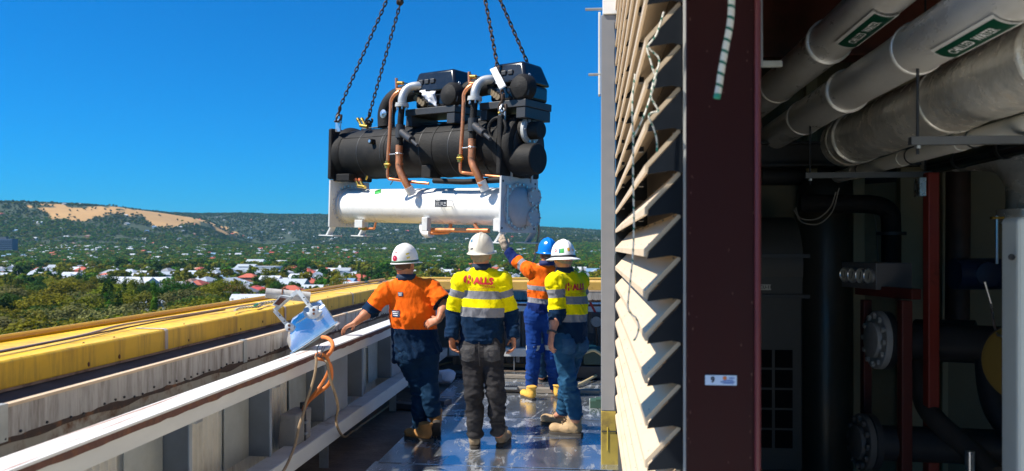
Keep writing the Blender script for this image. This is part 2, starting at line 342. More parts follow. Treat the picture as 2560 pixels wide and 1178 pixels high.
    for a, b in zip(edges, edges[1:]):
        d = random.uniform(-.004, .004)
        ex([(co + d, 1.045), (co + d, 1.166), (co + .012 + d, 1.176), (co + .50, 1.180), (co + .50, 1.0), (co + .46, 1.0), (co + .05, 1.04)], a + .003, b - .003).build('capping_panel', my, c, smooth=0, bevel=.004)
        ex([(co - .003 + d, 1.032), (co - .003 + d, 1.046), (co + .04, 1.038), (co + .04, 1.032)], a + .003, b - .003).build('drip_edge', mat('rusty_drip_edge', (.30, .21, .15), .75, var=.25, col2=(.10, .05, .03), c2s=8, c2lo=.5, c2hi=.65), c, smooth=0)
        if a > s0: ex([(co - .006 + d, 1.05), (co - .006 + d, 1.171), (co + .008, 1.1815), (co + .2, 1.1835), (co + .2, 1.1815), (co + .01, 1.179), (co - .003 + d, 1.168), (co - .003 + d, 1.05)], a - .017, a + .017).build('joint_cover', M_joint, c, smooth=0)
    mb = MB(); s = s0 + .15
    while s < s1: mb.ball(T(s, co + random.uniform(-.004, .0), 1.068 + random.uniform(-.008, .02)), random.uniform(.006, .010), 6, (.6, 1.2, 1.6)); mb.ball(T(s + .05, co + .06, 1.178), .007, 6, (1, 1, .6)); s += random.choice((.28, .41, .55, .8))
    tag(mb.build('rust_spot', M_rust, c), kind='stuff')
    tag(MB().tube([T(s0, co + .535, 1.192), T((s0 + s1) / 2, co + .537, 1.194), T(s1, co + .535, 1.192)], .024, 10).build('edge_pipe', words['pipemat'], c))
TL = lambda s, o, z: Vector((-2.0 - o, s, z))
TF = lambda s, o, z: Vector((s, 11.0 + o, z))
parapet(TL, .8, 12.24, (.8, 10.98), .35, .70, [2.87, 4.85, 6.83, 8.84, 10.8], [2.98, 5.23, 7.5, 9.75],
        dict(rail='white steel handrail with flaking rusty lip along the left side of the walkway', low='low white steel rail near the deck along the left walkway edge',
             gut='dirty streaked grey box gutter along the left parapet', cap='bright yellow metal capping along the left parapet edge', mat=M_yellow,
             pipemat=mat('yellow_edge_pipe', (.62, .33, .01), .35, var=.1)))
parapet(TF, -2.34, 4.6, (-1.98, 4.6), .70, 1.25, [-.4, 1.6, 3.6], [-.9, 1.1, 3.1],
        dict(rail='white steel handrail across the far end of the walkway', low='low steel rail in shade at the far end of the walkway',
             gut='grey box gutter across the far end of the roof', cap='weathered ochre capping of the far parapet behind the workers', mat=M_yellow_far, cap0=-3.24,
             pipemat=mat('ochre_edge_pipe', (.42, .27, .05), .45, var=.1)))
# lift cladding between the rails: corrugated sheet, flat panels and projecting fins
def corr(T, s0, s1, o, z0, z1, pitch=.062, amp=.011):
    n = int((s1 - s0) / pitch * 6); vs = []; fs = []; prof = [-1, -1, -.2, 1, 1, .2]
    for i in range(n + 1):
        w = prof[i % 6] * amp; s = s0 + (s1 - s0) * i / n; vs += [T(s, o + w, z0), T(s, o + w, z1), T(s, o + w + .004, z1), T(s, o + w + .004, z0)]
    for i in range(n):
        a = i * 4; fs += [(a, a + 1, a + 5, a + 4), (a + 2, a + 3, a + 7, a + 6), (a + 1, a + 2, a + 6, a + 5)]
    return MB().add(vs, fs)
cl = thing('parapet_cladding', 'cream corrugated sheet with grey metal fins behind the left handrail', 'cladding', (-2.3, 1, .0))
corr(TL, .8, 10.9, .30, .04, .815).build('corrugated_sheet', M_corr, cl, smooth=0)
M_fin = mat('dark_grey_fin', (.17, .185, .195), .5, metal=.25, var=.15, vs=6, bump=.05, bs=20); M_fin2 = mat('blue_grey_panel', (.34, .38, .41), .45, metal=.4, var=.12, vs=5)
for k in range(-2, 7):
    s = 4.17 + 1.07 * k - .22 + .1
    if s < 1 or s > 10.6: continue
    MB().prism([TL(s, .13, .31), TL(s, .13, .81), TL(s, .286, .81), TL(s, .286, .31)], (0, .012, 0)).build('fin', M_fin, cl, smooth=0, bevel=.002)
    if k in (2, 4):
        MB().prism([TL(s + .014, .118, .315), TL(s + .60, .118, .315), TL(s + .60, .118, .812), TL(s + .014, .118, .812)], (-.010, 0, 0)).build('front_panel', M_fin2, cl, smooth=0, bevel=.002)
    else:
        MB().prism([TL(s - .004, .13, .31), TL(s + .026, .13, .31), TL(s + .026, .13, .79), TL(s - .004, .13, .79)], (.008, 0, 0)).build('fin_edge', M_fin2, cl, smooth=0)
    MB().prism([TL(s - .36, .268, .31), TL(s - .006, .268, .31), TL(s - .006, .268, .812), TL(s - .36, .268, .812)], (-.008, 0, 0)).build('flat_panel', M_galv_pale, cl, smooth=0, bevel=.002)
    MB().box(TL(s - .03, .07, .77), TL(s + .04, .13, .813)).build('clip', M_galv, cl, smooth=0)
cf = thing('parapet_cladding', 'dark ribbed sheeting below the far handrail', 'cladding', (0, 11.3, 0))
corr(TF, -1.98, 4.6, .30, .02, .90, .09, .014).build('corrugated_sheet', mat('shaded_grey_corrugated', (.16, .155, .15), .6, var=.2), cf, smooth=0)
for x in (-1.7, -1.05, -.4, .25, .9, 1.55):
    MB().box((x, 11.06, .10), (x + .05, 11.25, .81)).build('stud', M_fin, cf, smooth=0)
# building body under the roof
bl = MB().box((-3.12, -2.4, -27.5), (4.9, 12.60, -.31)).build('building_wall', mat('building_render', (.42, .40, .36), .8, var=.1)); tag(bl, kind='structure')
wl = MB().box((-3.11, -2.4, -.29), (-2.74, 12.2, 1.025)).build('parapet_wall', mat('parapet_block', (.36, .34, .31), .8, var=.12)); tag(wl, 'grey block parapet wall carrying the yellow capping', 'parapet wall')
wl = MB().box((-2.73, 12.30, -.29), (4.6, 12.60, 1.025)).build('parapet_wall', mat('parapet_block', (.36, .34, .31), .8)); tag(wl, 'grey block parapet wall under the far ochre capping', 'parapet wall')

# cables lying on the yellow capping, strap at the corner
z = 1.195
pts = [(-2.86, 2.6, z), (-2.85, 3.6, z), (-2.90, 4.3, z), (-2.98, 4.75, z + .006), (-3.03, 5.2, z), (-3.0, 5.9, z), (-2.93, 6.2, z + .012), (-2.98, 7.2, z), (-3.02, 8.2, z), (-3.04, 9.5, z), (-3.0, 11.5, z)]
tag(MB().tube(bez(pts), .0075, 7).build('grey_cable', mat('mauve_grey_cable', (.36, .28, .26), .6)), 'grey cable with tied joints lying along the yellow capping', 'cable')
tag(MB().tube(bez([(-2.80, 3.2, z), (-2.88, 4.4, z), (-2.94, 5.3, z), (-2.94, 6.18, z)]), .005, 7).build('dark_cable', mat('dark_brown_cable', (.07, .04, .03), .6)), 'thin dark brown cable on the yellow capping', 'cable')
M_rope = mat('white_green_rope', (.74, .72, .64), .8, var=.1, bump=.3, bs=120)
def rope_mat():
    m = M_rope; N = m.node_tree.nodes; L = m.node_tree.links; b = N['Principled BSDF']; at = N.new('ShaderNodeAttribute'); at.attribute_name = 'len'
    mt = N.new('ShaderNodeMath'); mt.operation = 'FRACT'; L.new(at.outputs['Fac'], mt.inputs[0]); g = N.new('ShaderNodeMath'); g.operation = 'GREATER_THAN'; g.inputs[1].default_value = .74; L.new(mt.outputs[0], g.inputs[0])
    mx = N.new('ShaderNodeMix'); mx.data_type = 'RGBA'; L.new(g.outputs[0], mx.inputs[0]); L.new(b.inputs['Base Color'].links[0].from_socket, mx.inputs[6]); mx.inputs[7].default_value = (.02, .16, .11, 1); L.new(mx.outputs[2], b.inputs['Base Color'])
rope_mat()
def rope(name, pts, r, parent=None, n=8, tip=True, per=.035):
    p = bez(pts, 8); mb = MB().tube(p, r, n); o = mb.build(name, [M_rope, mat('green_rope_tip', (.03, .30, .20), .5)], parent)
    L = [0]
    for a, b in zip(p, p[1:]): L.append(L[-1] + (b - a).length)
    at = o.data.attributes.new('len', 'FLOAT', 'POINT'); vals = []
    for i in range(len(p)): vals += [L[i] / per + .5 * (j / n) for j in range(n)]
    at.data.foreach_set('value', vals[:len(o.data.vertices)])
    if tip:
        k = len(p)
        for f in o.data.polygons:
            if min(f.vertices) >= (k - 4) * n: f.material_index = 1
    return o
a = P(590, 771, 6.55); 
tag(rope('rope', [(-2.80, 6.05, z + .006), (-2.84, 6.25, z + .01), (-2.82, 6.55, z), (-2.86, 6.8, z + .012), (-2.80, 7.1, z), (-2.86, 6.75, z + .02), (-2.79, 6.4, z + .02)], .010, per=.05), 'white rope with green flecks tied on the yellow capping by the lamp bracket', 'rope')
tag(MB().bar(P(905, 722, 11.6), P(955, 703, 11.9), .035, .008).bar(P(955, 703, 11.9), P(975, 700, 12.2), .035, .006).build('metal_strap', M_dark), 'dark bent metal strap standing off the corner of the far parapet', 'strap')

# ================================================================== PLANT ROOM: louvres, post, column
X_TIP, X_IN, YN, YF = .18, .30, 2.76, 6.26
M_cream = mat('cream_louvre_paint', (.62, .49, .34), .5, var=.08, vs=5, col2=(.36, .24, .14), c2s=2.4, c2lo=.54, c2hi=.82, stretch=(1, .5, 1))
M_bracket = mat('navy_black_bracket', (.006, .009, .014), .5, spec=.25, var=.2)
lv = thing('louvre_wall', 'tall bank of cream metal louvre blades on the plant room side', 'louvre wall', (.3, 4.5, .3))
prof = [(X_TIP, -.026), (X_TIP, 0), (X_IN - .004, .125), (X_IN, .108), (X_TIP + .010, -.010), (X_TIP + .010, -.026)]
bmesh_blade = MB().prism([(x, YN, zz) for x, zz in prof], (0, YF - YN, 0)).build('blade', M_cream, lv, smooth=0)
me_blade = bmesh_blade.data; bpy.data.objects.remove(bmesh_blade)
rv = MB()
for y in [YN + .06 + .42 * i for i in range(9)]: rv.ball((X_TIP + .018, y, .0165), .0045, 6); rv.ball((X_IN - .018, y, .113), .0045, 6)
o = rv.build('rivets', M_galv); me_rivet = o.data; bpy.data.objects.remove(o)
ep = [(X_TIP + .006, -.034), (X_TIP + .012, -.012), (X_IN + .002, .105), (X_IN + .004, -.03), (X_IN - .03, -.022)]
o = MB().prism([(x, 0, zz) for x, zz in ep], (0, .006, 0)).build('end_plate', M_bracket, lv, smooth=0); me_end = o.data; bpy.data.objects.remove(o)
o = MB().box((X_TIP + .014, 0, -.008), (X_TIP + .034, .05, -.030)).build('support_clip', M_bracket, lv, smooth=0); me_clip = o.data; bpy.data.objects.remove(o)
for k in range(-17, 10):
    zt = 1.70 - .0065 - .144 * k
    def put(nm, me, y, rx=0):
        ob = bpy.data.objects.new(nm, me); COL.objects.link(ob); ob.location = (0, y, zt); ob.rotation_euler = (0, rx, 0); set_parent(ob, lv); return ob
    put('blade', me_blade, 0, random.uniform(-.004, .004))
    put('end_plate', me_end, YN - .012); put('end_plate', me_end, 4.45 if k % 2 else 4.47)
    put('rivets', me_rivet, 0)['kind'] = 'stuff'
    put('support_clip', me_clip, 3.35); put('support_clip', me_clip, 5.3)
MB().box((.325, YN, .25), (.335, YF, 4.25)).build('insect_screen', mat('dark_brown_screen', (.05, .038, .028), .8, var=.3, vs=120), lv, smooth=0)
MB().box((.306, YN - .03, .25), (.320, YN - .016, 4.2)).build('edge_strip', mat('pale_edge_strip', (.55, .55, .53), .4), lv, smooth=0)
MB().box((X_TIP + .004, YF + .002, .25), (.335, YF + .008, 4.25)).build('end_panel', M_bracket, lv, smooth=0)
MB().box((.20, YN, .20), (.33, YF, .33)).build('sill', M_dark, lv, smooth=0)
# corner post with flashing, yellow plinth
xa = onY(1503, 618, 6.27).x; xb = onY(1539, 618, 6.27).x; xc = onY(1556, 618, 6.27).x
po = thing('corner_post', 'grey metal corner post at the far end of the louvres', 'post', (xa, 6.3, .42))
zb = onY(1503, 1027, 6.27).z; zt = onY(1503, 38, 6.27).z
M_flash = mat('satin_grey_flashing', (.25, .255, .265), .42, metal=.25, var=.06, vs=3, bump=.04, bs=4, stretch=(1, 1, .4))
MB().box((xa, 6.27, zb), (xb, 6.42, zt)).build('flashing', M_flash, po, smooth=0, bevel=.004)
MB().box((xa + .012, 6.255, zt + .004), (xb + .01, 6.42, 4.25)).build('cap_flashing', M_white, po, smooth=0, bevel=.003)
mb = MB(); zq = zb + .06
pr = [(xb - .013, 6.2685)]; vs = []
pts = [(xb - .014 + .006 * (1 if (i // 3) % 2 else 0), 6.2680, zb + .01 + i * .045) for i in range(int((zt - zb) / .045))]
tag(MB().tube(pts, .0018, 4).build('lap_seam', mat('seam_shade', (.22, .23, .24), .5), po))
for yy, xl in ((24, 1463), (187, 1471)):
    p0 = onY(xl, yy, 6.31); MB().cyl((p0.x, 6.31, p0.z), (xa + .01, 6.31, p0.z), .011, n=10).build('stub_rod', M_galv, po)
MB().box((xa - .022, 6.30, onY(1500, 236, 6.3).z), (xa - .004, 6.40, onY(1500, 30, 6.3).z)).build('side_trim', M_steel_white, po, smooth=0, bevel=.003)
pl = MB().box((xa, 6.265, -.01), (xc, 6.45, zb - .004)).build('plinth', mat('old_yellow_plinth', (.34, .25, .04), .6, var=.2, col2=(.12, .08, .03), c2s=5, c2lo=.55, c2hi=.75), None, smooth=0, bevel=.005); tag(pl, 'stained yellow plinth under the grey corner post', 'plinth')
MB().box((xa + .045, 6.258, .12), (xa + .052, 6.264, .30)).build('yellow_strip', mat('bright_yellow_strip', (.6, .45, .05), .5), pl)
MB().box((xa + .002, 6.259, .265), (xc - .01, 6.2645, .272)).build('joint', M_dark, pl)
# main column
MAROON = (.022, .002, .003)
M_maroon = mat('maroon_column_paint', MAROON, .62, spec=.2, var=.12, vs=5, col2=(.020, .004, .005), c2s=3, c2lo=.45, c2hi=.8, stretch=(1, 1, .3))
ca = onY(1716, 618, 2.56).x; cb = onY(1890, 618, 2.56).x
co_ = thing('steel_column', 'dark maroon steel column at the corner of the opening', 'column', ((ca + cb) / 2, 2.7, 0))
MB().box((ca, 2.56, -.005), (cb, 2.578, 4.2)).build('front_flange', M_maroon, co_, smooth=0, bevel=.004)
MB().box(((ca + cb) / 2 - .008, 2.579, -.005), ((ca + cb) / 2 + .008, 2.80, 4.2)).build('web', M_maroon, co_, smooth=0)
MB().box((ca, 2.801, -.005), (cb, 2.819, 4.2)).build('rear_flange', M_maroon, co_, smooth=0)
MB().tube([(cb + .004, 2.556, -.005), (cb + .004, 2.556, 4.2)], .010, 12).build('edge_bead', mat('lit_maroon_edge', (.13, .025, .032), .35), co_)  # brighter red puts the light along this edge into its colour
mb = MB(); cr_ = random.Random(4)
for i in range(46):
    x = cr_.choice((ca + cr_.uniform(.0, .02), cb - cr_.uniform(.0, .03), cr_.uniform(ca, cb))); z_ = cr_.uniform(.9, 2.5); w_, h_ = cr_.uniform(.0012, .004), cr_.uniform(.002, .012)
    mb.add([(x, 2.5594, z_), (x + w_, 2.5594, z_ + h_ * .2), (x + w_ * .8, 2.5594, z_ + h_), (x - w_ * .3, 2.5594, z_ + h_ * .7)], [(0, 1, 2, 3)])
mb.build('paint_chip', mat('chipped_primer', (.10, .045, .035), .7, var=.3), co_, smooth=0)
st0 = onY(1763, 938, 2.556); st1 = onY(1842, 964, 2.556); W_, H_ = st1.x - st0.x, st0.z - st1.z
st = MB().box((st0.x, 2.5565, st1.z), (st1.x, 2.559, st0.z)).build('number_sticker', mat('pale_blue_label', (.42, .56, .78), .45, var=.04), co_, smooth=0)
def text_mesh(txt, size, bold=.0, res=4, squeeze=1.0):
    """flat lettering as triangles in the XY plane, centred"""
    cu = bpy.data.curves.new('lettering', 'FONT'); cu.body = txt; cu.size = size; cu.offset = bold; cu.resolution_u = res; cu.align_x = 'CENTER'; cu.align_y = 'CENTER'
    ob = bpy.data.objects.new('lettering', cu); COL.objects.link(ob); dg = bpy.context.evaluated_depsgraph_get(); dg.update()
    me = ob.evaluated_get(dg).to_mesh(); v = [(p.co.x * squeeze, p.co.y) for p in me.vertices]; f = [tuple(q.vertices) for q in me.polygons]
    ob.evaluated_get(dg).to_mesh_clear(); bpy.data.objects.remove(ob); return v, f
def flat_text(name, txt, size, c, ex, ey, m, parent, bold=0, squeeze=1.0):
    v, f = text_mesh(txt, size, bold, squeeze=squeeze); c, ex, ey = Vector(c), Vector(ex), Vector(ey)
    return MB().add([c + ex * x + ey * y for x, y in v], f).build(name, m, parent, smooth=0)
M_ink = mat('dark_ink', (.012, .014, .03), .6); M_ink_blue = mat('blue_ink', (.03, .10, .38), .6); M_ink_org = mat('orange_ink', (.55, .17, .04), .6); M_ink_white = mat('white_ink', (.8, .8, .8), .6)
flat_text('numeral', '9', .024, (st0.x + W_ * .24, 2.5555, st1.z + H_ * .52), (1, 0, 0), (0, 0, 1), M_ink, st, .0012)
MB().lathe((st0.x + W_ * .62, 2.5556, st0.z - H_ * .27), (0, -1, 0), [(0, .0062), (.0004, .006)], 20, e1=(1, 0, 0)).build('logo', M_ink_org, st).scale = (1, 1, 1)
for q, (a, b, y) in enumerate(((.75, .93, .27), (.58, .88, .5), (.48, .94, .66), (.55, .9, .8))):
    MB().box((st0.x + W_ * a, 2.5553, st0.z - H_ * (y + .035)), (st0.x + W_ * b, 2.5563, st0.z - H_ * (y - .035))).build('print_line', M_ink_blue, st, smooth=0)
# grey strut beside the column head
us = thing('strut_bracket', 'grey steel strut bracket beside the top of the maroon column', 'bracket', P(1896, 160, 2.75))
MB().bar(P(1896, -120, 2.75), P(1898, 168, 2.75), .022, .02, up=FWD).build('upright', M_galv, us, smooth=0, bevel=.003)
MB().bar(P(1888, 161, 2.77), P(1953, 160, 2.80), .02, .022).build('arm', M_galv_pale, us, smooth=0, bevel=.003)
# ropes on the louvres and in front of the column
tag(rope('hanging_rope', [P(1832, -90, 2.1), P(1829, 0, 2.1), P(1826, 55, 2.1), P(1814, 120, 2.1), P(1803, 180, 2.1), P(1798, 215, 2.1), P(1792, 246, 2.1)], .0088, n=10, per=.03), 'frayed end of white and green rope hanging before the maroon column', 'rope')
q = lambda x, y, d=2.66: P(x, y, d)
tag(rope('knotted_rope', [q(1660, 30), q(1642, 85), q(1622, 112), q(1618, 122), q(1626, 150), q(1634, 178), q(1640, 195), q(1632, 225), q(1624, 250), q(1610, 290), q(1596, 320), q(1582, 345), q(1586, 330)], .0032), 'white and green rope knotted round an upper louvre blade', 'rope')
tag(rope('looped_rope', [q(1618, 118), q(1632, 130), q(1648, 148), q(1644, 175), q(1634, 205), q(1628, 240), q(1638, 262), q(1646, 278), q(1630, 282), q(1622, 292), q(1634, 320), q(1642, 350), q(1643, 380)], .0032), 'short rope tail with green tip looped on the upper louvres', 'rope')
tag(rope('long_rope', [q(1588, 185), q(1582, 240), q(1581, 300), q(1583, 345), q(1583, 450), q(1585, 560), q(1582, 640), q(1576, 700), q(1570, 765), q(1578, 785), q(1590, 795), q(1597, 815), q(1592, 840), q(1584, 852)], .0030), 'long thin rope hanging down the outside of the louvre blades', 'rope')

# roof over the plant room, added shading sheet, walls, floor
M_soffit = mat('dark_roof_soffit', (.06, .05, .045), .8, var=.2)
rf = MB().box((.24, -2.5, 3.45), (5.0, 6.3, 3.6)).build('plant_room_roof', M_soffit, None, smooth=0); tag(rf, 'dark roof sheeting over the plant room', 'roof')
cn = thing('canopy', 'steel canopy over the opening where louvres were removed', 'canopy', (-.3, .5, 2.5))  # added above the view to cast shade on the column face
MB().box((-.95, 1.75, 2.56), (.55, 2.545, 2.59)).build('sheet', mat('white_bounce_soffit', (.75, .74, .70), .6, var=.06), cn, smooth=0)  # white so that its underside throws light into the plant room
for y in (1.8, 2.1, 2.4): MB().box((-.93, y, 2.591), (.55, y + .06, 2.68)).build('rib', M_maroon, cn, smooth=0)
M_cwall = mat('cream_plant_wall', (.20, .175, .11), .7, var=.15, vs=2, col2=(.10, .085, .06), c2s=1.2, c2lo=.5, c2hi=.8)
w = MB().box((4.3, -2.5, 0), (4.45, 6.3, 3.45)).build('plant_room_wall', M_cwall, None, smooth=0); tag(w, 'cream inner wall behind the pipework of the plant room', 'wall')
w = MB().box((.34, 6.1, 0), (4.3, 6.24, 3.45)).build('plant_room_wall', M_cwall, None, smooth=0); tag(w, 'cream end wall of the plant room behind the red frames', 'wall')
fl = MB().box((.22, -2.4, -.008), (4.3, 6.1, .0)).build('plant_room_floor', mat('concrete_floor', (.34, .325, .30), .7, var=.3, vs=2), None, smooth=0); tag(fl, kind='structure')
MB().box((.30, -2.4, .001), (3.4, 2.2, .006)).build('bounce_slab', mat('pale_bounce_surface', (.66, .64, .58)), fl, smooth=0)  # unseen pale slab added to light the pipes from below
up = MB().box((.20, YN, -.008), (.34, 6.25, .20)).build('upstand', M_dark, None, smooth=0); tag(up, 'dark upstand under the louvre wall', 'upstand')
# roof beams
def ibeam(name, a, b, w, h, m, label, cat='beam'):
    t = thing(name, label, cat, a); a, b = Vector(a), Vector(b); u = Vector((0, 0, 1))
    MB().bar(a, b, w, .016).build('bottom_flange', m, t, smooth=0); MB().bar(a + u * h, b + u * h, w, .016).build('top_flange', m, t, smooth=0)
    MB().bar(a + u * h / 2, b + u * h / 2, .012, h - .018).build('web', m, t, smooth=0); return t
M_rustbeam = mat('red_oxide_beam', (.20, .055, .035), .6, var=.25, vs=3, col2=(.10, .035, .02), c2s=2, c2lo=.5, c2hi=.75)
ibeam('roof_beam', (.4, 5.25, 2.90), (4.2, 5.25, 2.90), .2, .42, M_rustbeam, 'red oxide roof beam above the far end of the silver pipes')
ibeam('roof_beam', (.6, 3.9, 3.05), (4.2, 3.9, 3.05), .15, .34, M_rustbeam, 'red oxide roof beam between the two labelled silver pipes')
ibeam('roof_beam', (.4, 5.9, 2.28), (4.2, 5.9, 2.28), .16, .16, M_dark, 'dark low beam near the end wall of the plant room')

# ------------------------------------------------------------------ insulated pipes
M_jacket = mat('dull_aluminium_jacket', (.84, .82, .78), .3, metal=.3, var=.16, vs=5, col2=(.46, .40, .33), c2s=2.5, c2lo=.5, c2hi=.8, bump=.12, bs=9, stretch=(1, .4, 1), rvar=.12)
M_jacket2 = mat('crumpled_foil_jacket', (.86, .83, .76), .26, metal=.42, var=.2, vs=6, col2=(.55, .46, .34), c2s=3, c2lo=.5, c2hi=.8, bump=.45, bs=14, rvar=.12)
def jacket_pipe(name, X, Z, r, y0, y1, label, m, seams, dent=.004):
    t = thing(name, label, 'pipe', (X, y0, Z)); e = [y0] + [s for s in seams if y0 < s < y1] + [y1]
    for i, (a, b) in enumerate(zip(e, e[1:])):
        n = 28; k = max(4, int((b - a) / .07)); rr = r + (.004 if i % 2 else 0); vs = []
        for q in range(k + 1):
            y = a + (b - a) * q / k
            for j in range(n):
                an = 2 * math.pi * j / n; d = dent * mnoise.noise((y * 4, math.cos(an) * 1.2, math.sin(an) * 1.2 + X * 9)); R = rr + d
                if q in (0, k): R = rr + .003
                vs.append((X + R * math.cos(an), y, Z + R * math.sin(an)))
        fs = [(q * n + j, (q + 1) * n + j, (q + 1) * n + (j + 1) % n, q * n + (j + 1) % n) for q in range(k) for j in range(n)]
        fs += [tuple(range(n)), tuple(k * n + j for j in range(n - 1, -1, -1))]
        MB().add(vs, fs).build('jacket_section', m, t)
        if i: MB().lathe((X, a - .012, Z), (0, 1, 0), [(0, rr + .004), (.004, rr + .011), (.012, rr + .006), (.020, rr + .011), (.026, rr + .004)], 28).build('swaged_joint', m, t)
    return t
pa = jacket_pipe('silver_pipe', 1.17, 2.72, .10, .6, 6.05, 'highest silver clad pipe carrying a short green label', M_jacket, [1.5, 2.4, 4.1, 5.2])
pb = jacket_pipe('silver_pipe', 1.32, 2.51, .10, .6, 6.05, 'middle silver clad pipe carrying a longer green label', M_jacket, [1.6, 3.4, 4.3, 5.15])
pc = jacket_pipe('large_silver_pipe', 1.61, 2.37, .152, .6, 5.3, 'widest silver clad pipe with a crumpled jacket and capped end', M_jacket2, [1.2, 2.05, 2.9, 3.75, 5.02, 5.16], .012)
def pipe_label(t, X, Z, r, y0, y1, a0, a1, txt):
    """curved green sign with white edge and white words wrapped on a pipe (angles in XZ)"""
    def patch(nm, m, rr, ya, yb, aa, ab):
        n = 8; vs = [(X + rr * math.cos(aa + (ab - aa) * j / n), y, Z + rr * math.sin(aa + (ab - aa) * j / n)) for y in (ya, yb) for j in range(n + 1)]
        vs += [(X + (rr - .002) * math.cos(aa + (ab - aa) * j / n), y, Z + (rr - .002) * math.sin(aa + (ab - aa) * j / n)) for y in (ya, yb) for j in range(n + 1)]
        q = n + 1; fs = [(j, j + 1, q + j + 1, q + j) for j in range(n)] + [(2 * q + j, 3 * q + j, 3 * q + j + 1, 2 * q + j + 1) for j in range(n)]
        return MB().add(vs, fs).build(nm, m, t)
    lab = patch('pipe_label', mat('white_label_edge', (.72, .72, .70), .5), r + .009, y0, y1, a0, a1); da = (a1 - a0) * .13
    g = patch('green_field', mat('label_green', (.0, .055, .028), .5, var=.05), r + .0105, y0 + .012, y1 - .012, a0 + da, a1 - da); g.parent = lab; set_parent(g, lab)
    v, f = text_mesh(txt, (a1 - a0) * r * .42, .001); vs = []
    for x, y in v:
        yy = (y0 + y1) / 2 - x; an = (a0 + a1) / 2 - (y / r) * 1.0; vs.append((X + (r + .012) * math.cos(an), yy, Z + (r + .012) * math.sin(an)))
    MB().add(vs, f).build('lettering', M_ink_white, lab, smooth=0)
R_ = math.radians
pipe_label(pa, 1.17, 2.72, .102, 3.28, 3.78, R_(232), R_(288), 'CHILLED  WATER')
pipe_label(pb, 1.32, 2.51, .102, 2.64, 3.10, R_(228), R_(282), 'CHILLED  WATER')
pd = thing('white_pipe', 'white plastic pipe running under the silver pipes', 'pipe', (1.71, 1, 2.19)); M_pvc = mat('white_pvc', (.86, .83, .75), .35, var=.06)
MB().cyl((1.71, .6, 2.19), (1.71, 6.05, 2.19), .041, n=20).build('tube', M_pvc, pd)
for y in (2.4, 3.1, 3.9, 4.6, 5.4): MB().cyl((1.71, y, 2.19), (1.71, y + .09, 2.19), .0445, n=20).build('coupling', M_pvc, pd); MB().ring((1.71, y - .12, 2.19), (0, 1, 0), .0435, .004, 18).build('clamp', M_dark, pd)
pe = thing('black_pipe', 'black insulated pipe beside the white plastic pipe', 'pipe', (2.10, 1, 2.20))
MB().cyl((2.10, .6, 2.20), (2.10, 5.2, 2.20), .047, n=20).build('tube', M_gloss_black, pe)
for y in (2.2, 2.7, 3.3, 3.8, 4.3, 4.8): MB().cyl((2.10, y, 2.20), (2.10, y + .03, 2.20), .052, n=20).build('clamp', M_dark, pe)
for nm, yd, x0, x1, lab in (('pipe_hanger', 3.33, 1.26, 2.6, 'nearer steel hanger carrying the white pipe by the widest silver pipe'), ('pipe_hanger', 4.87, 1.25, 1.96, 'farther steel hanger bracketed to the red post')):
    h = thing(nm, lab, 'hanger', (x0, yd, 2.12))
    MB().bar((x0, yd, 2.122), (x1, yd, 2.122), .035, .032).build('channel', mat('dull_hanger_steel', (.16, .165, .17), .5, metal=.4), h, smooth=0)
    for x, zt_ in ((x0 + .03, 2.418), (x1 - .03, 3.45)): MB().cyl((x, yd, 2.07), (x, yd, zt_), .006, n=8).build('rod', M_dark, h); MB().cyl((x, yd, 2.092), (x, yd, 2.104), .013, n=6).build('nut', M_zinc, h)

# ------------------------------------------------------------------ plant inside
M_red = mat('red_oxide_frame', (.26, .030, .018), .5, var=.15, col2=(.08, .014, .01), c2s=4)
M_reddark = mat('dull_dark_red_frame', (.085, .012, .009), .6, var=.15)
def rhs(a, b, w, name, m, parent, bev=.006): return MB().bar(a, b, w, w, up=FWD).build(name, m, parent, smooth=0, bevel=bev)
t = thing('red_post', 'tall red steel post standing below the farther pipe hanger', 'post', onZ(2345, 1178)); p = P(2328, 432, 4.4)
rhs((p.x, p.y, 0), (p.x, p.y, p.z), .062, 'post', M_red, t); MB().box((p.x - .09, p.y - .09, 0), (p.x + .09, p.y + .09, .012)).build('base_plate', M_red, t)
MB().box((p.x - .08, p.y - .05, p.z - .13), (p.x - .046, p.y + .03, p.z - .03)).build('angle_cleat', M_zinc, t, smooth=0)
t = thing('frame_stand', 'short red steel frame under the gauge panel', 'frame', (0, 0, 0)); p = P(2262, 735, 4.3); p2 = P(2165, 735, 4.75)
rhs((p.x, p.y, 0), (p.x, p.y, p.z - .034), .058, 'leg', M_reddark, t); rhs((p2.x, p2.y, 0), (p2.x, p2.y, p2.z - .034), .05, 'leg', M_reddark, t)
MB().bar((p.x + .045, p.y - .04, p.z), (p2.x - .04, p2.y, p.z), .058, .058).build('crossbar', M_reddark, t, smooth=0, bevel=.005)
